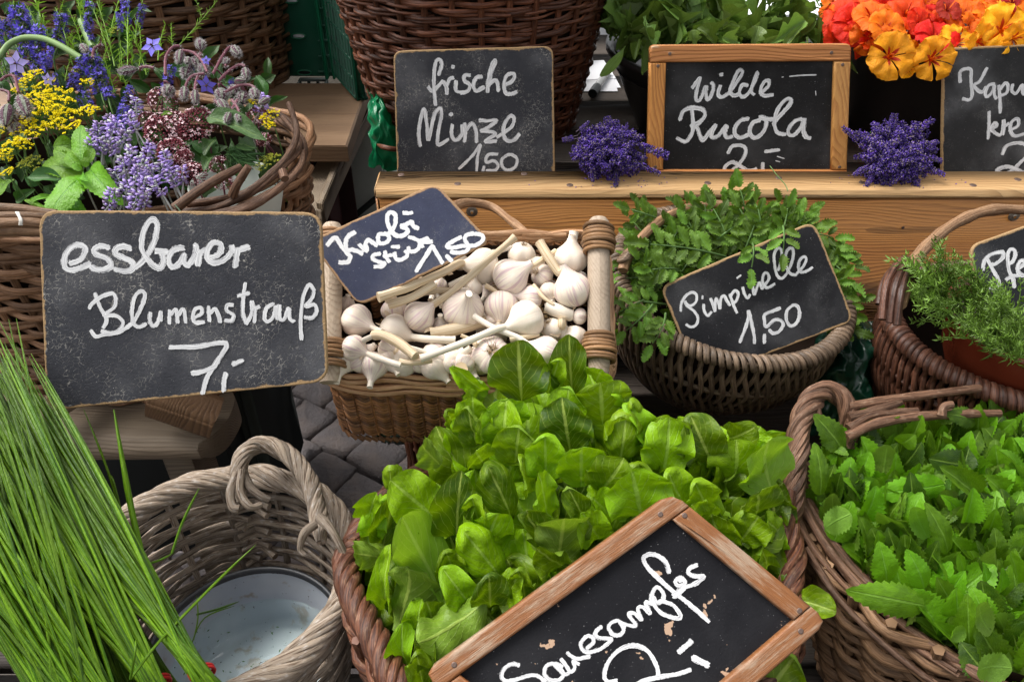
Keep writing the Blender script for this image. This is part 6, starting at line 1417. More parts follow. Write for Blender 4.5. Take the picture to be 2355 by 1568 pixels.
GL = [
 ('white garlic bulb at the left edge of the basket under the Knobi board', 340, 800, 108, (.75, -.3, .35), [(520, 880, -.03)], -.002, .0038, GA_pale),
 ('purple striped garlic bulb in the front left corner with its stem over the rim', 320, 990, 98, (.9, -.35, .2), [(500, 1060, -.015), (600, 1095, -.02), (645, 1108, -.02)], -.004, .0040, GA_pale),
 ('garlic bulb left of centre whose pale neck runs to the right', 600, 865, 105, (.85, -.35, .1), [(820, 925, -.012), (1020, 935, -.008)], -.001, .0048, GA_pale),
 ('garlic bulb with the longest straight stem crossing the heap to the upper right', 770, 775, 112, (.7, .62, .2), [(1000, 600, -.03), (1200, 425, -.04), (1432, 225, -.045)], -.008, .0046, GA_stem),
 ('fat pale garlic bulb in the very middle with no stem showing', 1075, 715, 138, (.2, .35, .75), None, -.008, .004, GA_pale),
 ('garlic bulb with its neck pointing down behind the middle stem', 1340, 700, 118, (0, -.9, .3), [(1310, 840, -.01)], -.004, .0038, GA_pale),
 ('garlic bulb lying on top whose long stem crosses to the front left', 1515, 790, 125, (-.85, -.35, .3), [(1300, 860, -.030), (1100, 945, -.032), (780, 1062, -.03)], -.020, .0046, GA_pale),
 ('garlic bulb at the front showing its round root plate', 1270, 1035, 120, (-.1, -.35, -.95), None, -.006, .004, GA_pale),
 ('garlic bulb half under the stems at the front rim', 880, 1040, 95, (.6, -.2, .4), [(1080, 1000, -.005)], .006, .0036, GA_pale),
 ('garlic bulb behind the tall sorrel leaf with neck going to the upper left', 1640, 1015, 122, (-.85, .35, .2), [(1450, 915, -.022), (1290, 850, -.024), (1150, 768, -.022)], -.012, .0038, GA_pale),
 ('large cream garlic bulb leaning against the right dowel', 1830, 590, 130, (-.35, .85, .2), [(1740, 470, -.030), (1670, 370, -.034), (1605, 262, -.034)], -.018, .0070, GA_stem),
 ('garlic bulb standing upright in the back right corner with a cut stem', 1812, 375, 112, (.08, .95, .3), [(1825, 260, -.012), (1840, 190, -.014)], -.010, .0062, GA_pale),
 ('yellowish garlic bulb left of the back right corner', 1400, 505, 128, (.75, .5, .2), [(1520, 440, -.02), (1610, 385, -.024), (1715, 320, -.02)], -.012, .0040, GA_stem),
 ('garlic bulb behind the board whose dry leaf lies along the board edge', 1215, 425, 118, (-.9, .05, .2), [(1040, 410, -.02), (930, 470, -.034), (720, 560, -.050), (490, 640, -.060)], -.004, .0062, GA_stem),
 ('purple garlic bulb at the back with brown roots upward', 1480, 345, 86, (-.2, -.6, -.4), None, -.002, .003, GA_pale),
 ('small dark purple garlic clove head beside the fat middle bulb', 1145, 575, 66, (.1, .7, .3), None, -.004, .003, GA_pale),
 ('small garlic bulb with a short upright stem under the board edge', 600, 725, 85, (-.15, .95, .2), [(570, 665, -.01)], .008, .0058, GA_stem),
 ('lilac garlic bulb right of centre with hanging roots', 1545, 645, 88, (-.7, .1, .2), None, -.004, .003, GA_pale),
 ('garlic bulb near the right dowel with tufted roots', 1620, 490, 84, (.5, -.3, -.5), None, .002, .003, GA_pale),
 ('garlic bulb under the thick tan stem at the front left', 560, 985, 80, (.5, -.3, .3), [(640, 950, 0), (745, 1050, -.012)], .002, .0062, GA_stem),
 ('reddish garlic bulb at the right with dark root tuft', 1690, 855, 72, (.4, -.6, -.4), None, .002, .003, GA_pale),
 ('garlic bulb in the shade in the front right corner', 1840, 920, 86, (0, -.6, .2), None, .012, .003, GA_pale),
 ('tan garlic stump lying at the front rim', 1090, 1100, 66, (-.3, -.5, .6), [(1060, 1140, -.015)], -.002, .0085, GA_stem),
 ('small garlic bulb in the gap left of the fat middle bulb', 925, 835, 62, (0, .4, .5), None, .012, .003, GA_pale),
 ('small purple garlic bulb at the back right', 1575, 425, 70, (-.5, .4, .4), None, .002, .003, GA_pale),
 ('garlic bulb in the shade behind the first bulb on the left', 265, 700, 62, (.2, .5, .4), None, .014, .003, GA_pale),
 ('pale garlic bulb between the right dowel bulb and the middle heap', 1665, 600, 66, (.3, -.7, .3), [(1650, 690, -.01)], 0, .003, GA_pale),
 ('garlic bulb whose cut stem stands up near the right dowel', 1760, 880, 60, (0, .9, .3), [(1757, 830, -.012), (1757, 785, -.016)], .008, .0056, GA_stem),
 ('garlic bulb hidden under the right dowel with its stem pointing left', 1880, 770, 60, (-.95, .1, .1), [(1760, 745, -.010), (1650, 700, -.01)], -.004, .0085, GA_pale),
 ('garlic bulb deep in the heap with a broad dry leaf to the left', 1280, 800, 60, (-.9, -.1, .2), [(1060, 850, -.006), (850, 890, -.008)], .008, .0078, GA_stem),
 ('garlic bulb under the middle of the front rim', 1000, 1080, 58, (.7, .5, .2), [(1130, 990, -.01)], .004, .0045, GA_pale)]
for a in GL: garlic(*a)
USEDG = set()
GLM = [('the left dowel', 215, 700), ('the Knobi board edge', 560, 560), ('the fat middle bulb', 1075, 715), ('the bulb showing its root plate', 1270, 1035), ('the right dowel', 1990, 700), ('the large cream bulb', 1830, 590), ('the upright corner bulb', 1812, 375), ('the long stemmed bulb', 770, 775),
  ('the purple striped corner bulb', 320, 990), ('the tall sorrel leaf', 1500, 1120), ('the bulb lying on top', 1515, 790), ('the yellowish bulb', 1400, 505), ('the back rim', 1300, 260)]
def near_label(kind, x, y, LMs, used):
    for nm, lx_, ly_ in sorted(LMs, key=lambda q: (q[1] - x) ** 2 + (q[2] - y) ** 2):
        dx, dy = x - lx_, y - ly_; h = '' if abs(dx) < abs(dy) * .45 else ('left' if dx < 0 else 'right'); v_ = '' if abs(dy) < abs(dx) * .45 else ('above' if dy < 0 else 'below')
        l_ = kind + ' ' + ((v_ + (' and ' if v_ and h else '') + h + (' of' if h else '')) or 'beside') + ' ' + nm
        if l_ not in used and len(l_.split()) <= 16: used.add(l_); return l_
    return kind
for k in range(24):
    x, y = (ru(260, 1850), ru(350, 1000)) if k < 14 else (250 + (k - 14) * 105, ru(1040, 1110))
    garlic(near_label('half buried pale garlic bulb', x, y, GLM, USEDG), x, y, ru(80, 105), (ru(-1, 1), ru(-1, 1), ru(0, .6)), None, .045 if k < 14 else .012, .0045, GA_pale)
for (pts, r_) in [([(560, 690, -.03), (720, 640, -.034), (880, 545, -.036)], .0058), ([(700, 640, -.02), (830, 600, -.02), (990, 590, -.018)], .0045), ([(460, 900, -.02), (520, 900, -.03), (640, 960, -.034), (745, 1045, -.036)], .0062), ([(640, 1080, -.02), (720, 1090, -.022), (860, 1070, -.018)], .004)]:
    b = MB(); sp = smooth_path([P(*GZ(x, y), D_g(*GZ(x, y)) + d) for x, y, d in pts], 6); tube(b, sp, r_, 9, wob=.25, flat=.85)
    tag(link('garlic_stalk', b.mesh('garlic_stalk', GA_stem)), {.0058: 'loose cut garlic stem lying parallel to the board edge', .0045: 'thin loose garlic stem above the left bulbs', .0062: 'thick tan garlic stem with a frayed end at the front left', .004: 'short pale garlic stem lying on the front rim'}[r_], 'garlic stem', 'loose garlic stems')
for k, (x0, y0, x1, y1, lab) in enumerate([(980, 560, 1180, 470, 'short dry garlic stalk above the fat middle bulb'), (1230, 560, 1340, 640, 'short dry garlic stalk left of the purple back bulb'), (700, 990, 900, 1040, 'pale garlic stalk near the front left of the heap'), (1400, 930, 1600, 900, 'pale garlic stalk beside the tall sorrel leaf'), (380, 940, 560, 870, 'dry garlic stalk between the two left bulbs'), (1560, 560, 1700, 690, 'dry garlic stalk near the right dowel'), (930, 700, 860, 560, 'dry garlic stalk leaning on the long stemmed bulb'), (1180, 980, 1060, 900, 'pale garlic stalk left of the root plate bulb'), (1280, 330, 1420, 290, 'dry garlic stalk at the back rim')]):
    b = MB(); m_ = ((x0 + x1) / 2 + ru(-12, 12), (y0 + y1) / 2 + ru(-12, 12)); sp = smooth_path([P(*GZ(x, y), D_g(*GZ(x, y)) - .018 + ru(-.004, .004)) for x, y in ((x0, y0), m_, (x1, y1))], 6); tube(b, sp, np.linspace(.0044, .0024, len(sp)), 8, wob=.3, flat=.7)
    tag(link('garlic_stalk', b.mesh('garlic_stalk', GA_stem if k % 2 else GA_pale)), lab, 'garlic stem', 'loose garlic stems')
b = MB()
for k in range(60):
    x, y = ru(280, 1850), ru(400, 1080); u, v = GZ(x, y); p = P(u, v, D_g(u, v) - .012 + ru(0, .02)); a = ru(0, 6.28); l_ = ru(.004, .010); d = Vector((math.cos(a), math.sin(a), ru(-.3, .3))) * l_; s_ = Vector((-d.y, d.x, ru(-.003, .003))) * .5
    b.add([p - d, p + s_ + Vector((0, 0, .002)), p + d, p - s_, p + Vector((0, -.001, .003))], [[0, 1, 4], [1, 2, 4], [2, 3, 4], [3, 0, 4]])
tag(link('garlic_skin_flakes', b.mesh('garlic_skin_flakes', GA_skin)), 'loose papery garlic skin flakes lying between the bulbs', 'flakes', None, 'stuff')
# ================================================================== LAVENDER bunches on the rail
def bud(b, p, d, l, w, mi):
    s = d.orthogonal().normalized() * w; t = d.cross(s).normalized() * w; m = p + d * l * .5
    b.add([p, m + s, m + t, m - s, m - t, p + d * l], [[0, 2, 1], [0, 3, 2], [0, 4, 3], [0, 1, 4], [1, 2, 5], [2, 3, 5], [3, 4, 5], [4, 1, 5]], mi=mi)
def lav_spike(seed, L=.040, mats=None, nwh=13, r0=.0036, bl=.0048, open_=.12):
    rs = random.Random(seed); b = MB(); tube(b, [(0, 0, -.02), (0, 0, L * .9)], .0009, 4, mi=1)
    for k in range(nwh):
        t = k / (nwh - 1); z = L * t; r_ = r0 * (.6 + .8 * math.sin(math.pi * min(1, t * .85 + .15)))
        for i in range(8):
            a = rs.uniform(0, 6.28); e = rs.uniform(-.1, .9); d = Vector((math.cos(a), math.sin(a), e)).normalized()
            p = Vector((math.cos(a) * r_ * .4, math.sin(a) * r_ * .4, z + rs.uniform(-.001, .001)))
            q = rs.random(); bud(b, p, d, bl * rs.uniform(.8, 1.25), bl * rs.uniform(.24, .34), 0 if q < .62 else (1 if q < .82 else 2))
    return b.mesh('flower_spike', mats)
LV = [lav_spike(k, mats=[C_lav, C_lavd, C_lav2]) for k in range(5)]
def lav_bunch(label, c, arms, D, n, rad):
    root = thing('lavender_bunch', label, 'lavender', P(c[0], c[1], D), group='small lavender bunches on the pine rail')
    cen = P(c[0], c[1], D + .03)
    for k in range(n):
        a = ru(0, 6.28); q = math.sqrt(rnd()); u = c[0] + math.cos(a) * rad[0] * q; v = c[1] + math.sin(a) * rad[1] * q
        b_ = cen + (P(u, v, D) - cen) * ru(.2, .4); t_ = P(u, v, D + .012 - .038 * math.sqrt(max(0, 1 - q * q)) + ru(-.006, .006)); d = (t_ - b_).normalized()
        dd = (d + Vector((ru(-.9, .9), ru(-.3, .3), ru(-.8, .9)))).normalized()
        place_z(root, 'flower_spike', random.choice(LV), t_ - dd * .030, t_ + dd * .008, .040)
    for (u0, v0, u1, v1) in arms:
        for q in range(2):
            place_z(root, 'flower_spike', random.choice(LV), P(u0 + ru(-8, 8), v0 + ru(-8, 8), D - .01), P(u1 + ru(-6, 6), v1 + ru(-6, 6), D - .015), .040)
    b = MB()
    for k in range(14): tube(b, [cen + Vector((ru(-.008, .008), 0, ru(-.008, .008))), cen + Vector((ru(-.02, .02), .09, ru(-.015, .0)))], .001, 4)
    link('stems', b.mesh('stems', C_stem), root); return root
lav_bunch('small tight violet lavender bunch between the frische Minze and Rucola boards', (1402, 350), [(1320, 320, 1296, 322), (1330, 300, 1350, 285), (1400, 310, 1396, 275), (1440, 310, 1440, 282), (1470, 340, 1530, 358), (1480, 385, 1512, 400), (1420, 390, 1415, 425), (1370, 385, 1362, 410), (1340, 350, 1318, 368)], 1.285, 135, (80, 60))
lav_bunch('small violet blue lavender bunch between the Rucola board and the Kapu board', (2058, 355), [(1975, 320, 1944, 293), (1990, 330, 1970, 300), (2050, 300, 2056, 267), (2090, 310, 2145, 277), (2120, 330, 2152, 325), (2130, 370, 2170, 372), (2010, 400, 1990, 432), (2090, 400, 2108, 428), (2120, 390, 2168, 400), (1990, 390, 1965, 400)], 1.285, 155, (88, 74))
b = MB(); tube(b, smooth_path([P(1770, 382, 1.27), P(1785, 402, 1.262), P(1805, 425, 1.255), P(1811, 440, 1.25)], 4), .0008, 5); tag(link('grass_blade', b.mesh('grass_blade', C_stem)), 'single thin green blade lying across the pine rail below the Rucola board', 'blade')
# ================================================================== NASTURTIUMS
def nast(seed, mat, spread=.8):
    rs = random.Random(seed); b = MB(); n = 5
    for k in range(n):
        a = 2 * math.pi * k / n + rs.uniform(-.12, .12) + .3; w = rs.uniform(.80, 1.0); op = rs.uniform(.15, .55); V = []; U = []; nx, ny = 9, 10; ph = rs.uniform(0, 9)
        for i in range(ny):
            t = i / (ny - 1)
            for j in range(nx):
                s = j / (nx - 1) * 2 - 1
                wd = w * (.10 + .90 * (t ** 1.15)) * (1 if t < .75 else math.sqrt(max(0.0, 1 - ((t - .75) / .27) ** 2 * .9)))
                x = s * wd * .80; y = .10 + t * .92 * (1 - .10 * s * s * t)
                z = -.35 + .35 * min(1, t * 2) ** .6 + op * .25 * t - .22 * t * t + .05 * math.sin(s * 5 + ph) * t + .05 * math.sin(t * 7 + s * 2 + ph) * t + .09 * t * mnoise.noise(Vector((x * 4, y * 4, ph))) + .05 * t * math.sin(s * 11 + ph * 2) * (t > .5)
                X = x * math.cos(a) - y * math.sin(a); Y = x * math.sin(a) + y * math.cos(a); V.append((X, Y, z + .004 * k)); U.append((j / (nx - 1), t))
        b.add(V, grid_faces(ny, nx), U)
    lathe(b, [(.10, -.32), (.09, -.45), (.05, -.8), (.015, -1.25)], 10, None, 1)
    for k in range(6):
        a = rs.uniform(0, 6.28); bud(b, Vector((0, 0, -.35)), Vector((math.cos(a) * .3, math.sin(a) * .3, 1)).normalized(), .4, .03, 1)
    return b.mesh('blossom', [mat, N_ora if mat is not N_dk else N_dk])
NV = {m.name: [nast(k * 7 + i, m) for k in range(4)] for i, m in enumerate((N_yel, N_ora, N_red, N_dk))}
Z3 = lambda x, y: (x / 3 + 1569.4, y / 3)
NL = [('yellow nasturtium with red throat hanging left over the dark bucket', 1450, 385, 150, 'y', 1.235, (0, -.15), ), ('yellow nasturtium right beside the lowest hanging one', 1745, 405, 138, 'y', 1.24, (.1, -.2)),
 ('red nasturtium above the two low yellow ones', 1760, 235, 140, 'r', 1.265, (0, .6)), ('golden nasturtium seen from the side right of the red one', 1910, 275, 130, 'y', 1.265, (.3, .4)), ('golden nasturtium hanging over the Kapu board corner', 2065, 290, 110, 'y', 1.25, (.5, -.5)),
 ('big golden nasturtium with red stripes at the right edge', 2240, 190, 170, 'y', 1.25, (.1, .1)), ('lower golden nasturtium petal cluster at the right edge', 2310, 270, 105, 'y', 1.245, (.3, -.4)), ('red nasturtium leftmost above the Rucola frame', 1110, 90, 125, 'r', 1.33, (-.4, .4)),
 ('scarlet nasturtium at the left of the heap', 1190, 160, 140, 'r', 1.31, (-.2, .1)), ('deep red nasturtium drooping at the left side', 1170, 300, 110, 'r', 1.32, (-.3, -.7)), ('orange nasturtium tinged yellow near the left', 1330, 110, 140, 'o', 1.29, (0, .5)), ('orange nasturtium with frilled edge', 1420, 190, 130, 'o', 1.275, (.2, .2)),
 ('orange nasturtium drooping behind the left yellow one', 1290, 250, 120, 'o', 1.30, (-.2, -.5)), ('scarlet nasturtium in the middle of the heap', 1560, 80, 140, 'r', 1.31, (0, .4)), ('red orange nasturtium right of the middle', 1650, 160, 110, 'r', 1.29, (.4, .2)), ('red nasturtium at the top middle', 1700, 50, 130, 'r', 1.33, (.2, .7)),
 ('orange nasturtium top right of middle', 1960, 100, 150, 'o', 1.31, (0, .4)), ('dark red nasturtium bud at the top', 1840, 60, 85, 'd', 1.30, (.1, .3)), ('golden orange nasturtium above the right edge', 2120, 90, 130, 'o', 1.32, (.3, .6)), ('yellow nasturtium at the top right corner', 2300, 60, 110, 'y', 1.33, (0, .5)),
 ('maroon nasturtium at the top right corner', 2290, 10, 80, 'd', 1.31, (0, .3)), ('red nasturtium behind the rocket leaves', 1040, 190, 70, 'r', 1.36, (-.6, 0)), ('red nasturtium at the top left', 1240, 20, 120, 'r', 1.36, (-.2, .7)), ('orange nasturtium at the top between red ones', 1440, 25, 110, 'r', 1.36, (.2, .8)),
 ('golden nasturtium at the top right of middle', 1980, 20, 120, 'y', 1.37, (.2, .8)), ('orange nasturtium behind the golden side blossom', 2000, 180, 100, 'o', 1.30, (.6, .1)), ('yellow nasturtium petal hanging lowest in the middle', 1560, 480, 62, 'y', 1.25, (.2, -.9)), ('yellow nasturtium between the two low ones', 1600, 370, 80, 'y', 1.275, (.8, -.2)),
 ('yellow nasturtium behind the low left one', 1500, 260, 95, 'y', 1.275, (.3, .8)), ('small orange nasturtium at the left tip of the heap', 985, 80, 45, 'o', 1.38, (-.5, .2)), ('orange nasturtium beyond the right edge', 2450, 130, 150, 'o', 1.3, (.3, .3)), ('golden nasturtium above the Kapu board', 2150, 220, 110, 'y', 1.275, (-.3, -.2)),
 ('scarlet nasturtium tucked under the orange ones', 1380, 300, 90, 'r', 1.33, (0, -.4)), ('orange nasturtium tucked behind the right side', 2150, 10, 110, 'o', 1.38, (0, .8)), ('red nasturtium tucked above the dark bucket', 1640, 290, 95, 'r', 1.31, (-.2, -.3))]
NLM = [('the leftmost red blossom', 1110, 90), ('the low left yellow blossom', 1450, 385), ('the low right yellow blossom', 1745, 405), ('the big golden edge blossom', 2240, 190), ('the scarlet middle blossom', 1560, 80), ('the drooping deep red blossom', 1170, 300), ('the dark red bud', 1840, 60), ('the golden side blossom', 1910, 275), ('the frilled orange blossom', 1420, 190), ('the maroon corner blossom', 2290, 10), ('the corner of the Kapu board', 2100, 350), ('the corner of the Rucola frame', 1140, 310), ('the red blossom above the yellow pair', 1760, 235)]
for k_ in range(34):
    x_ = ru(1060, 2420); y_ = ru(-20, 300) if x_ < 1750 else ru(-20, 230)
    if 1380 < x_ < 1900 and y_ > 240: y_ -= 120
    cc_ = random.choice('rrro' if x_ < 1750 else 'oyyo')
    nm_ = {'r': 'scarlet', 'o': 'orange', 'y': 'golden'}[cc_]
    NL.append((near_label(nm_ + ' ruffled nasturtium packed behind,', x_, y_, NLM, USEDG), x_, y_, ru(80, 115), cc_, 1.335 + ru(-.02, .03), (ru(-.5, .5), ru(-.4, .9))))
KEY = dict(y='nasturtium_yellow', o='nasturtium_orange', r='nasturtium_red', d='nasturtium_dark')
for (lab, x, y, r, c_, D, tl) in NL:
    u, v = Z3(x, y); z = (fwd + Vector((tl[0], 0, 0)) + CUP * tl[1]).normalized(); xx = Vector((1, 0, 0)); xx = (xx - z * xx.dot(z)).normalized(); q = Matrix.Rotation(ru(-.5, .5), 3, z); xx = q @ xx; yy = z.cross(xx); s_ = r / 3 * D / FPX * 1.10
    M = Matrix((xx * s_, yy * s_, z * s_)).transposed().to_4x4(); M.translation = P(u, v, D)
    o = link('nasturtium_flower', random.choice(NV[KEY[c_]]), None, M); tag(o, lab, 'nasturtium', 'nasturtium blossoms heaped in the dark bucket')
# ================================================================== BOUQUET in the flower basket
def D_b(u, v): return 1.055 + (470 - v) / 470 * .20 + .00010 * max(0, 300 - u)
Z1 = lambda x, y: (x / 3, y / 3)
def PB(x, y, d=0): u, v = Z1(x, y); return P(u, v, D_b(u, v) + d)
def stemmed(name, label, cat, mesh, b_, t_, L, group, sc=1.0, stem_mesh_mat=C_stem, down=.12, part='blossoms'):
    root = thing(name, label, cat, b_, group=group)
    place_z(root, part, mesh, b_, t_, L, sc=sc)
    d = (b_ - t_).normalized(); e = b_ + d * down * .4 + Vector((0, .03, -down)) 
    b = MB(); tube(b, smooth_path([b_ + (t_ - b_) * .05, b_ + d * down * .3, e], 4), .0013, 5, cap=False); link('stem', b.mesh('stem', stem_mesh_mat), root); return root
LM = [('the garlic scape arch', 230, 262), ('the thick light green stem', 880, 200), ('the blue star flower', 1050, 320), ('the lilac star flower', 115, 440), ('the mint sprig', 560, 1160), ('the dull oval leaf', 1600, 860), ('the largest oregano head', 1360, 870), ('the half open borage flower', 1425, 590),
  ('the woolly edge bud', 160, 730), ('the level striped bud', 880, 490), ('the broken basket rods', 1450, 1250), ('the right hand tarragon sprig', 1380, 160), ('the highest oregano head', 1120, 700), ('the big sign top edge', 900, 1440), ('the top picture edge', 500, 0), ('the left picture edge', 0, 600), ('the small top bud', 600, 330), ('the low oregano head', 1330, 1210)]
USED = set()
def loc_label(kind, x, y):
    for far in (0, 1):
        for nm, lx_, ly_ in sorted(LM, key=lambda q: (q[1] - x) ** 2 + (q[2] - y) ** 2)[:7]:
            dx, dy = x - lx_, y - ly_; h = '' if abs(dx) < abs(dy) * .45 else ('left' if dx < 0 else 'right'); v_ = '' if abs(dy) < abs(dx) * .45 else ('above' if dy < 0 else 'below')
            if 'edge' in nm and 'sign' not in nm: h, v_ = ('', 'below') if 'top' in nm else ('right', '')
            w_ = (v_ + (' and ' if v_ and h else '') + h + (' of' if h else '')) or 'beside'
            dd_ = math.hypot(dx, dy); q_ = 'just ' if dd_ < 170 else ('well ' if dd_ > 420 else '')
            l_ = kind + ' ' + q_ + w_ + ' ' + nm
            if l_ not in USED and len(l_.split()) <= 16: USED.add(l_); return l_
    return kind + ' in the mixed bouquet'
# dark filler foliage
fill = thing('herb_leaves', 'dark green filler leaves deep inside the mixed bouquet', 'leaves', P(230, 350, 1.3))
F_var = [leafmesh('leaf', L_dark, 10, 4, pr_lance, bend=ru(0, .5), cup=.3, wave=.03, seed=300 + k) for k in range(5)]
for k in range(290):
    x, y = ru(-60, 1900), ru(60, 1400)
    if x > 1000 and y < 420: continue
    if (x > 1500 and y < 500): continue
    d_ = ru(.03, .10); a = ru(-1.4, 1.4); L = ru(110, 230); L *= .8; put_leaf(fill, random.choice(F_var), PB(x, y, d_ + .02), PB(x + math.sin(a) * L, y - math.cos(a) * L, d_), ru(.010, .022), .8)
# hyssop
def hyssop(seed):
    rs = random.Random(seed); b = MB(); L = .075; tube(b, [(0, 0, -.02), (0, 0, L)], .0010, 4, mi=1)
    for k in range(10):
        z = L * k / 9; n_ = 9
        for i in range(n_):
            a = rs.uniform(0, 6.28); d = Vector((math.cos(a), math.sin(a), rs.uniform(.2, 1.1))).normalized(); p = Vector((math.cos(a), math.sin(a), 0)) * .0015 + Vector((0, 0, z))
            bud(b, p, d, rs.uniform(.006, .010), .0015, 1)
            if rs.random() < .42:
                q = p + d * .008; x = d.orthogonal().normalized(); y = d.cross(x)
                for m in range(4):
                    an = m * 1.57 + rs.uniform(-.3, .3); e = (x * math.cos(an) + y * math.sin(an)); w = d.cross(e).normalized() * .0020
                    b.add([q, q + e * .004 + w + d * .002, q + e * .0068 + d * .003, q + e * .004 - w + d * .002], [[0, 1, 2, 3]], mi=0)
                for m in range(2): e = (x * rs.uniform(-1, 1) + y * rs.uniform(-1, 1)) * .3 + d; b.add([q, q + e * .008 + x * .0003, q + e * .008 - x * .0003], [[0, 1, 2]], mi=0)
        for i in range(2):
            a = rs.uniform(0, 6.28); d = Vector((math.cos(a), math.sin(a), .3)).normalized(); s = d.cross(Vector((0, 0, 1))) * .0016; p = Vector((0, 0, z)); b.add([p, p + d * .006 + s, p + d * .013, p + d * .006 - s], [[0, 1, 2, 3]], mi=2)
    return b.mesh('blossoms', [C_hyss, C_calyx, L_dark])
HY = [hyssop(k) for k in range(5)]
hy_l = [(200,330,130,70),(250,440,270,210),(100,290,30,150),(330,470,350,340),(400,330,420,120),(500,620,560,430),(700,640,620,390),(750,680,690,490),(280,510,170,340),(880,190,860,20),(640,290,590,170),(570,640,500,520),(840,800,900,620),(1130,660,1180,480),(640,780,590,640),(570,740,540,680),(950,190,985,50),(20,330,0,190),(830,900,850,740),(170,260,190,120),(610,210,620,40),(60,180,100,60),(390,600,380,520),(730,560,680,420),(240,360,210,240),(330,500,290,380),(460,240,440,110),(830,220,820,100),(1560,640,1600,560),(1330,520,1320,450),(150,560,100,420)]
hy_lab = ['blue hyssop spike rising at the left of the bouquet', 'blue hyssop spike in the middle of the bouquet among dark calyces', 'blue hyssop spike near the top of the bouquet', 'blue hyssop spike next to the borage buds']
for (x0, y0, x1, y1) in hy_l:
    lab = loc_label('blue hyssop spike', (x0 + x1) / 2, (y0 + y1) / 2)
    stemmed('hyssop_spike', lab, 'hyssop', random.choice(HY), PB(x0, y0, .01), PB(x1, y1, -.015), .075, 'blue hyssop spikes in the bouquet', sc=1.15)
# tarragon
def tarr(seed, L=.14):
    rs = random.Random(seed); b = MB(); cv = rs.uniform(-.1, .1); pts = [Vector((cv * L * t * t * 2, 0, L * t)) for t in np.linspace(0, 1, 8)]; tube(b, pts, np.linspace(.0019, .0009, 8), 5)
    for k in range(30):
        t = .05 + .95 * k / 29; p = Vector((cv * L * t * t * 2, 0, L * t)); a = rs.uniform(0, 6.28); up = rs.uniform(.5, 1.6); l_ = rs.uniform(.018, .036) * (1 - .55 * t); d = Vector((math.cos(a), math.sin(a), up)).normalized(); s = d.cross(Vector((0, 0, 1))).normalized() * l_ * .085; n_ = s.cross(d).normalized() * l_ * .10
        m1 = p + d * l_ * .35; m2 = p + d * l_ * .7 - n_ * .4
        b.add([p, m1 + s, m1 - n_ * .5, m1 - s, m2 + s * .8, m2 - n_ * .6, m2 - s * .8, p + d * l_ - n_ * 1.4], [[0, 1, 2], [0, 2, 3], [1, 4, 5, 2], [2, 5, 6, 3], [4, 7, 5], [5, 7, 6]])
    return b.mesh('leafy_stem', L_tarr)
TV = [tarr(k) for k in range(5)]
tg = [(500,450,410,20,'light green tarragon stem left of the thick stem'),(880,460,880,-60,'thick tall light green stem at the top of the bouquet'),(790,460,700,0,'light green tarragon stem leaning left at the top'),(760,420,650,-20,'light green tarragon stem at the top left of the thick stem'),(1240,310,1510,25,'light green tarragon sprig sticking out to the right over the tall basket'),(270,230,225,30,'light green tarragon tip at the upper left'),(960,460,1010,180,'light green tarragon sprig beside the blue star flower'),(1190,330,1170,150,'thin narrow leaved sprig right of the star flower'),(830,560,860,300,'light green tarragon shoot in the centre'),(560,300,500,60,'light green tarragon shoot above the garlic scape'),(930,300,960,-30,'narrow leaved shoot at the top right of the thick stem'),(700,300,800,120,'light green tarragon shoot crossing the thick stem'),(1390,120,1370,0,'tiny narrow leaf tip against the tall basket'),(880,640,840,450,'light green tarragon shoot behind the lavender'),(620,180,560,-20,'light green tarragon shoot at the very top')]
for (x0, y0, x1, y1, lab) in tg:
    root = thing('tarragon_sprig', lab, 'tarragon', PB(x0, y0, .02)); d = ((x1 - x0) ** 2 + (y1 - y0) ** 2) ** .5
    place_z(root, 'leafy_stem', random.choice(TV), PB(x0, y0, .01), PB(x1, y1, -.02), .14, sc=min(1.6, 200 / max(d, 120) * 1.3))
for (x0, y0) in [(60, 380), (180, 330), (330, 330), (450, 260), (520, 420), (610, 440), (690, 500), (760, 250), (820, 520), (920, 500), (1010, 520), (700, 130), (380, 180), (120, 220), (280, 120), (880, 330), (560, 130), (20, 520), (1090, 420), (640, 600), (450, 560), (790, 640)]:
    x1 = x0 + ru(-70, 60); y1 = y0 - ru(150, 260)
    root = thing('tarragon_sprig', loc_label('narrow leaved green herb sprig', x0, y0 - 90), 'tarragon', PB(x0, y0, .02)); place_z(root, 'leafy_stem', random.choice(TV), PB(x0, y0, .015), PB(x1, y1, -.005), .14, sc=1.35)
# dill / fennel umbels
def umbel(seed, ymat):
    rs = random.Random(seed); b = MB(); tube(b, [(0, 0, -.035), (0, 0, -.012)], .0009, 4, mi=1)
    for k in range(24):
        a = rs.uniform(0, 6.28); r_ = math.sqrt((k + .5) / 24) * .019; c_ = Vector((math.cos(a + k * 2.4) * r_, math.sin(a + k * 2.4) * r_, .004 - r_ * .25 + rs.uniform(-.002, .002)))
        tube(b, [Vector((0, 0, -.012)), c_ - Vector((0, 0, .003))], .0004, 3, mi=1, cap=False)
        for m in range(10):
            an = rs.uniform(0, 6.28); q = c_ + Vector((math.cos(an), math.sin(an), 0)) * rs.uniform(.0005, .0036) + Vector((0, 0, rs.uniform(0, .0012)))
            bud(b, q, Vector((math.cos(an) * .4, math.sin(an) * .4, 1)).normalized(), .0019, .0011, 0)
    return b.mesh('blossoms', [ymat, C_stem])
UM = [umbel(k, C_dill) for k in range(4)]; UG = [umbel(9 + k, C_dillg) for k in range(2)]
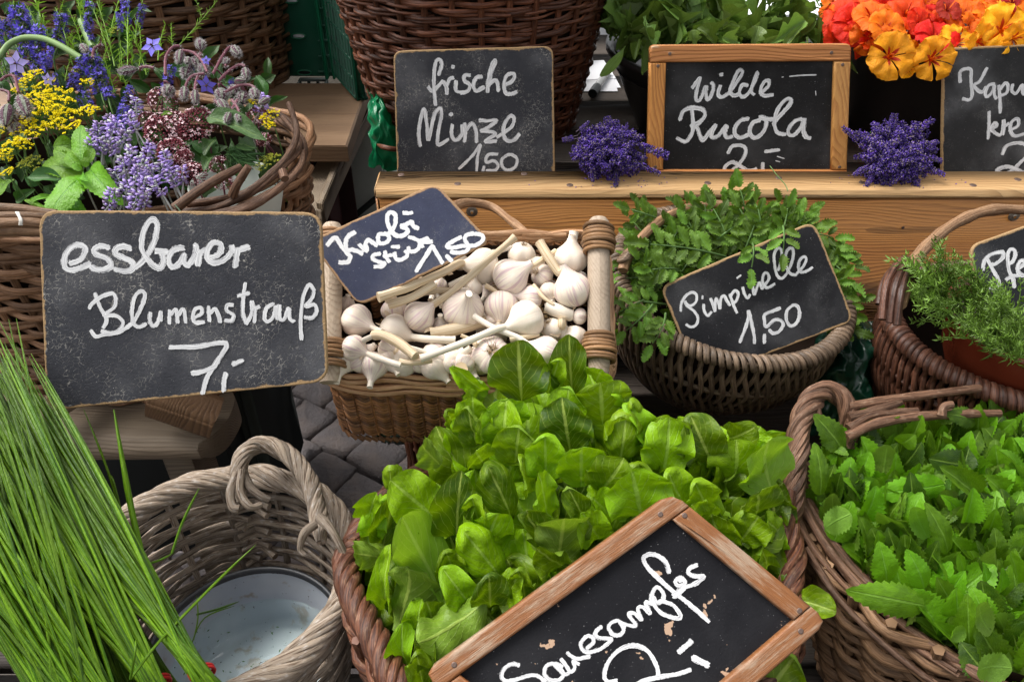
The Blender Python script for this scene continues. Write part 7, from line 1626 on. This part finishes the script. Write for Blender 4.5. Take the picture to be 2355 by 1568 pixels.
dl = [(215,520,70),(290,600,85),(240,680,85),(380,640,70),(430,710,80),(330,770,95),(440,800,85),(240,800,85),(570,780,90),(370,870,85),(260,900,75),(80,1010,95),(30,1090,65),(40,1200,65),(500,880,75),(600,570,50),(150,930,65),(20,890,55),(1860,800,70),(1750,700,45),(180,560,60),(410,760,60),(310,680,70),(160,1000,60),(130,620,50),(470,640,45),(1850,860,45),(190,860,60),(640,760,45),(350,560,40)]
for (x, y, r) in dl:
    c_ = PB(x, y, -.022 + ru(-.010, .012)); z = (fwd * .7 + CUP * .7 + Vector((ru(-.4, .4), 0, 0))).normalized(); xx = z.orthogonal().normalized(); yy = z.cross(xx); s_ = r / 3 * D_b(x / 3, y / 3) / FPX / .021 * 1.1
    M = Matrix((xx * s_, yy * s_, z * s_)).transposed().to_4x4(); M.translation = c_
    lab = loc_label('yellow dill umbel', x, y)
    root = thing('dill_umbel', lab, 'dill', c_, group='yellow dill umbels in the bouquet'); link('blossoms', random.choice(UM), root, M)
    b = MB(); tube(b, smooth_path([c_ - z * .03 * s_, c_ - z * .05 + Vector((0, 0, -.02)), c_ + Vector((ru(-.02, .02), .04, -.14))], 4), .0010, 4, cap=False); link('stem', b.mesh('stem', C_stem), root)
for (x, y, r) in [(230, 1110, 70), (270, 1180, 50), (150, 1140, 60), (1880, 1090, 60), (1800, 1150, 50), (1830, 1110, 55), (790, 210, 45), (560, 480, 60)]:
    c_ = PB(x, y, .002); z = (fwd * .7 + CUP * .6 + Vector((ru(-.4, .4), 0, 0))).normalized(); xx = z.orthogonal().normalized(); yy = z.cross(xx); s_ = r / 3 * D_b(x / 3, y / 3) / FPX / .021
    M = Matrix((xx * s_, yy * s_, z * s_)).transposed().to_4x4(); M.translation = c_
    root = thing('dill_umbel', loc_label('greenish fading umbel', x, y), 'dill', c_, group='green dill umbels in the bouquet'); link('blossoms', random.choice(UG), root, M)
# pale lavender
LP = [lav_spike(40 + k, L=.030, mats=[C_lavl, C_lavg, C_lavp], nwh=6, r0=.0065, bl=.0082) for k in range(5)]
for (x, y) in [(780,890),(680,910),(940,740),(920,850),(900,1080),(1020,1050),(1150,1110),(1060,1210),(990,1290),(820,1230),(870,1320),(1200,1230),(770,1010),(630,960),(930,1390),(1100,1290),(1800,720),(700,1010),(850,960),(760,860),(1000,1150),(1150,1190),(860,1150),(760,1380),(1000,1370),(940,1220),(1260,1210),(620,1030)]:
    a = ru(-1.0, .6); lab = loc_label('pale lilac lavender head', x, y)
    stemmed('lavender_flower', lab, 'lavender', random.choice(LP), PB(x - math.sin(a) * 30, y + 55, .002), PB(x + math.sin(a) * 55, y - 55, -.022), .030, 'pale lavender heads in the bouquet', sc=1.25, stem_mesh_mat=C_lavg)
# oregano
def oreg(seed):
    rs = random.Random(seed); b = MB(); N = 190
    for k in range(N):
        t = (k + .5) / N; ph = k * 2.39996; cz = 1 - t * 1.25; r_ = math.sqrt(max(0, 1 - cz * cz)); d = Vector((r_ * math.cos(ph), r_ * math.sin(ph), cz)).normalized(); q = d * (1 + .14 * mnoise.noise(d * 3 + Vector((seed, 0, 0))))
        bud(b, q * .82, (d + Vector((rs.uniform(-.5, .5), rs.uniform(-.5, .5), rs.uniform(-.5, .5))) * .6).normalized(), .22, .062, 0)
        if rs.random() < .30:
            x = d.orthogonal().normalized(); y = d.cross(x); c_ = q * 1.06
            for m in range(4):
                an = m * 1.57 + rs.uniform(-.4, .4); e = x * math.cos(an) + y * math.sin(an); w = d.cross(e) * .04
                b.add([c_, c_ + e * .07 + w + d * .03, c_ + e * .11 + d * .05, c_ + e * .07 - w + d * .03], [[0, 1, 2, 3]], mi=1)
    return b.mesh('blossoms', [C_ored, C_opink])
OR = [oreg(k) for k in range(4)]
for (x, y, r, lab) in [(1120,700,105,'highest dark red oregano head with pink florets'),(1360,870,150,'largest dark red oregano head under the borage buds'),(1140,920,150,'dark red oregano head left of the largest one'),(1190,1050,115,'dark red oregano head just above the lavender'),(1270,1090,70,'small oregano head right of the lavender'),(1330,1210,105,'low dark red oregano head at the broken rods'),(1510,1140,75,'small oregano head inside the basket rim'),(1780,810,85,'oregano head beside the yellow umbel at the right'),(1820,970,60,'small oregano head below the oval leaf tip'),(1540,1260,75,'lowest oregano head behind the broken rods'),(1210,840,90,'oregano head between the two large ones'),(1020,830,70,'oregano head beside the blue hyssop')]:
    c_ = PB(x, y, .008); z = (fwd * .8 + CUP * .6 + Vector((ru(-.3, .3), 0, 0))).normalized(); xx = z.orthogonal().normalized(); yy = z.cross(xx); s_ = r / 3 * D_b(x / 3, y / 3) / FPX * .92
    M = Matrix((xx * s_, yy * s_, z * s_ * .8)).transposed().to_4x4(); M.translation = c_
    root = thing('oregano_flower', lab, 'oregano', c_, group='oregano heads in the bouquet'); link('blossoms', random.choice(OR), root, M)
    b = MB(); tube(b, smooth_path([c_, c_ - z * .04, c_ + Vector((ru(-.02, .02), .04, -.13))], 4), .0014, 4, cap=False); link('stem', b.mesh('stem', C_purpstem), root)
# mint
MV = [leafmesh('leaf', L_mint, 0, 8, pr_herb, bend=ru(.1, .6), cup=ru(-.2, .3), wave=.03, serr=.07, sern=14, fold=ru(-.1, .2), seed=400 + k) for k in range(5)]
mint = thing('mint_sprig', 'bright green mint sprig with big toothed leaves at the left front of the bouquet', 'mint', PB(560, 1160))
for (x0, y0, x1, y1, w, d0, d1) in [(560,1120,545,850,185,.0,-.02),(520,1130,350,1010,150,-.005,-.02),(560,1180,240,1120,230,.012,-.002),(560,1210,310,1460,260,-.01,-.03),(600,1150,770,1350,230,.0,-.015),(540,1150,440,1040,110,-.02,-.03),(560,1170,490,1130,60,-.025,-.035),(570,1150,600,1090,70,-.022,-.034),(560,1200,590,1240,60,-.022,-.03),(500,1000,360,1010,160,.01,0),(460,1330,560,1480,150,.012,.01),(70,1230,-20,1320,130,.01,-.01),(600,1120,640,1020,90,-.0,-.01)]:
    put_leaf(mint, random.choice(MV), PB(x0, y0, d0 - .015), PB(x1, y1, d1 - .015), w / 3 * 1.07 / FPX * 1.05, .35, .0)
oval = leafmesh('oval_leaf', leaf_mat('borage_leaf', (.05, .12, .035), (.09, .18, .06), (.2, .3, .15), nv=6, crinkle=3, transl=.15, rough=.6), 18, 8, pr_lance, bend=.3, cup=.2, wave=.03, seed=77)
o = link('borage_leaf', oval, None, lmat(PB(1420, 800, -.03), PB(1815, 925, -.045), (fwd + CUP * .5).normalized(), 165 / 3 * 1.12 / FPX)); tag(o, 'large dull green oval leaf pointing right below the borage buds', 'leaf')
for (x0, y0, x1, y1, w, lab) in [(1480, 960, 1400, 1060, 90, 'small round dark leaf under the oval leaf'), (1640, 990, 1760, 1020, 130, 'shiny dark leaf inside the basket rim'), (1460, 1080, 1400, 1170, 80, 'small dark leaf between the oregano heads'), (1190, 780, 1110, 790, 45, 'tiny leaf on the highest oregano head'), (420, 1230, 180, 1220, 120, 'dark leaf left of the mint'), (200, 1400, 340, 1340, 60, 'curled grey green leaf under the mint'), (160, 1370, 300, 1420, 45, 'narrow grey green leaf at the basket rim')]:
    o = link('leaf_sprig', random.choice(F_var if w > 60 else MV), None, lmat(PB(x0, y0, -.01), PB(x1, y1, -.02), (fwd + CUP * .4).normalized(), w / 3 * 1.1 / FPX)); tag(o, lab, 'leaf')
# fennel fronds near the rim
ff = thing('fennel_frond', 'fine threaded dark green fennel frond inside the right basket rim', 'fennel', PB(1650, 1120))
b = MB()
for k in range(70):
    a = ru(-1.2, 1.9); p0 = PB(1600 + ru(-60, 60), 1090 + ru(-60, 60), .0); p1 = PB(1600 + math.cos(a) * ru(80, 240), 1090 + math.sin(a) * ru(40, 120), ru(-.02, .01)); tube(b, [p0, (p0 + p1) / 2 + Vector((0, 0, .004)), p1], .0007, 3, cap=False)
link('threads', b.mesh('threads', L_dark), ff)
# garlic scape
b = MB(); tube(b, smooth_path([PB(-40, 440, .0), PB(0, 390, -.005), PB(60, 310, -.01), PB(150, 268, -.015), PB(240, 262, -.018), PB(330, 278, -.02), PB(430, 325, -.02), PB(560, 405, -.012)], 6), .0046, 10); tag(link('garlic_scape', b.mesh('garlic_scape', C_scape)), 'smooth green garlic scape arching over the left of the bouquet', 'scape')
b = MB(); tube(b, smooth_path([PB(560, 150, .02), PB(590, 230, .01), PB(640, 330, .015)], 5), .0055, 8); tag(link('hollow_stalk', b.mesh('hollow_stalk', C_scape)), 'thick grey green stalk behind the top stems', 'stalk')
# borage
def budmesh(seed):
    rs = random.Random(seed); b = MB()
    for k in range(10):
        a0 = 2 * math.pi * k / 10; V = []
        for i in range(9):
            t = i / 8; r_ = .42 * math.sin(math.pi * (t * .92 + .03)) ** .75 * (1.0 if k % 2 else .88)
            for da in (-.33, 0, .33): V.append((r_ * math.cos(a0 + da), r_ * math.sin(a0 + da), t))
        b.add(V, grid_faces(9, 3), mi=k % 2)
    for k in range(300):
        a = rs.uniform(0, 6.28); t = rs.uniform(.02, .95); r_ = .40 * math.sin(math.pi * t) ** .75; p = Vector((r_ * math.cos(a), r_ * math.sin(a), t)); d = Vector((math.cos(a), math.sin(a), .5)).normalized() * rs.uniform(.14, .30); s = Vector((-math.sin(a), math.cos(a), 0)) * .018
        b.add([p - s, p + s, p + d], [[0, 1, 2]], mi=2)
    return b.mesh('bud', [C_bud, C_budd, C_hair])
BU = [budmesh(k) for k in range(4)]
bor = [([(1140,520),(1145,400),(1190,330),(1240,320)],(1245,345,1235,440),60),([(1470,510),(1530,400),(1575,335),(1610,325)],(1600,325,1650,385),62),([(1510,560),(1580,490),(1650,450),(1690,460)],(1690,470,1700,545),55),([(1550,640),(1650,592),(1730,592),(1760,615)],(1745,615,1765,680),62),
 ([(1410,510),(1330,525),(1290,570),(1278,610)],(1275,600,1270,690),60),([(1365,530),(1350,580),(1345,630)],(1345,620,1348,715),52),([(1060,472),(1010,462),(960,470)],(950,478,810,498),66),([(1640,690),(1610,740),(1590,780)],(1590,775,1560,850),52),([(1600,690),(1640,750),(1650,790)],(1645,785,1650,840),48),
 ([(1370,400),(1385,370)],(1385,350,1380,275),66),([(0,560),(50,525),(100,535),(128,640)],(135,660,190,800),90),([(0,620),(60,640),(60,700)],(60,720,40,870),90),([(1430,500),(1390,420),(1330,365),(1255,350)],(1300,400,1290,440),45),([(640,400),(650,340),(700,310)],(560,310,600,360),50),([(1560,460),(1550,420)],(1550,450,1570,400),45),([(1700,540),(1660,560)],(1620,560,1690,560),50),([(1480,690),(1520,740)],(1510,690,1560,760),58),([(1850,690),(1820,720)],(1860,680,1790,720),42)]
bl_ = ['drooping hairy borage bud on the left purple arch', 'hairy borage bud on the highest purple arch', 'hairy borage bud right of the star flower stems', 'hairy borage bud hanging furthest right', 'hairy borage bud hanging left of the half open flower', 'small hairy borage bud beside the half open flower', 'long striped borage bud lying level left of the arches', 'lower hairy borage bud over the oval leaf', 'lowest hairy borage bud over the oval leaf', 'upright striped borage bud at the top of the cluster', 'big woolly bud at the left picture edge', 'woolly bud below it at the left picture edge', 'small bud under the big purple arch', 'grey bud behind the thick stem', 'tiny bud in the middle of the cluster', 'hairy bud half hidden between the arches', 'green hairy bud in the centre of the lower cluster', 'grey bud at the far right of the bouquet']
for (arc, (bx, by, tx, ty), w), lab in zip(bor, bl_):
    root = thing('borage_bud', lab, 'borage', PB(*arc[0], 0), group='hairy borage buds in the bouquet'); b = MB(); dd = -.040
    sp = smooth_path([PB(x, y, dd) for x, y in arc], 6); tube(b, sp, .0021, 6, mi=0)
    for k in range(60):
        p = Vector(random.choice(sp)); d = Vector((ru(-1, 1), ru(-1, 1), ru(-1, 1))).normalized() * .0065; s = d.orthogonal().normalized() * .00025; b.add([p - s, p + s, p + d], [[0, 1, 2]], mi=1)
    link('stem', b.mesh('stem', [C_purpstem, C_hair]), root)
    b0 = PB(bx, by, dd); t0 = PB(tx, ty, dd - .005); L = (t0 - b0).length; z = (t0 - b0) / L; x = z.orthogonal().normalized(); y = z.cross(x); W_ = w / 3 * 1.12 / FPX / .82
    M = Matrix((x * W_, y * W_, z * L)).transposed().to_4x4(); M.translation = b0; link('bud', random.choice(BU), root, M)
for k, (x, y) in enumerate([(1300, 470), (1420, 450), (1520, 620), (1630, 600), (1350, 400), (1500, 760), (1180, 600), (60, 780), (120, 860), (1690, 640)]):
    root = thing('borage_bud', loc_label('small silvery borage bud', x, y), 'borage', PB(x, y, 0), group='hairy borage buds in the bouquet'); b0 = PB(x, y, -.02); t0 = PB(x + ru(-30, 30), y + ru(50, 75), -.022); L = (t0 - b0).length; z = (t0 - b0) / L; x_ = z.orthogonal().normalized(); y_ = z.cross(x_); W_ = .020
    M = Matrix((x_ * W_, y_ * W_, z * L)).transposed().to_4x4(); M.translation = b0; link('bud', random.choice(BU), root, M)
    b = MB(); tube(b, smooth_path([b0, b0 + Vector((ru(-.01, .01), 0, .008)), b0 + Vector((ru(-.03, .03), .03, -.03))], 4), .0016, 5); link('stem', b.mesh('stem', C_purpstem), root)
def star(seed, m1):
    b = MB()
    for k in range(5):
        a = 2 * math.pi * k / 5; e = Vector((math.cos(a), math.sin(a), 0)); w = Vector((-math.sin(a), math.cos(a), 0))
        b.add([e * .08, e * .45 + w * .30 + Vector((0, 0, .05)), e * 1.0 + Vector((0, 0, -.05)), e * .45 - w * .30 + Vector((0, 0, .05)), e * .45 + Vector((0, 0, -.02))], [[0, 4, 1], [1, 4, 2], [2, 4, 3], [3, 4, 0]], mi=0)
        a += .63; e = Vector((math.cos(a), math.sin(a), 0)); w = Vector((-math.sin(a), math.cos(a), 0)); b.add([e * .05 - Vector((0, 0, .03)), e * .45 + w * .07 - Vector((0, 0, .08)), e * .75 - Vector((0, 0, .1)), e * .45 - w * .07 - Vector((0, 0, .08))], [[0, 1, 2, 3]], mi=1)
    bud(b, Vector((0, 0, 0)), Vector((0, 0, 1)), .45, .12, 2)
    return b.mesh('blossom', [m1, C_bud, C_budd])
for (x, y, r, m1, tl, lab) in [(1050, 320, 85, C_borage, .2, 'open blue star shaped borage flower above the arches'), (115, 440, 95, C_boragel, -.3, 'pale lilac star flower at the left edge'), (1425, 590, 75, C_borage, -.8, 'half open violet borage flower hanging in the cluster'), (330, 550, 50, C_boragel, -.4, 'pale lilac flower above the yellow umbels'), (1420, 420, 40, C_borage, .1, 'small violet flower behind the arches')]:
    z = (fwd + CUP * tl).normalized(); xx = z.orthogonal().normalized(); yy = z.cross(xx); s_ = r / 3 * 1.1 / FPX; M = Matrix((xx * s_, yy * s_, z * s_)).transposed().to_4x4(); M.translation = PB(x, y, -.045)
    o = link('borage_flower', star(1, m1), None, M); tag(o, lab, 'borage flower')
# string and nail hole of the big sign
b = MB(); tube(b, smooth_path([P(403, 472, .90), P(415, 487, .885), P(421, 505, .866), P(424, 520, .864)], 4), .0008, 5); tag(link('hanging_wire', b.mesh('hanging_wire', M_wire)), 'thin green wire tying the essbarer board to the basket rim', 'wire')

b = MB()
for k in range(70):
    u = random.choice((1402, 2058)) + random.gauss(0, 75); v = ru(403, 431); p = PZ(u, v, .8602); a = ru(0, 6.28); bud(b, p, Vector((math.cos(a), math.sin(a), .2)).normalized(), ru(.002, .004), .0009, 0 if k % 3 else 1)
tag(link('fallen_florets', b.mesh('fallen_florets', [C_lav2, C_lavd])), 'tiny violet florets fallen on the pine rail below the lavender bunches', 'florets', None, 'stuff')
b = MB()
for k in range(60):
    u = ru(370, 700); v = ru(1440, 1600); p = PZ(u, v, .4245); a = ru(0, 6.28); l_ = ru(.0008, .0035); d = Vector((math.cos(a), math.sin(a), 0)) * l_; s_ = Vector((-d.y, d.x, 0)) * .35; b.add([p - d, p + s_, p + d, p - s_], [[0, 1, 2, 3]])
tag(link('floating_specks', b.mesh('floating_specks', L_dark)), 'small dark plant specks floating on the water in the enamel pot', 'specks', None, 'stuff')
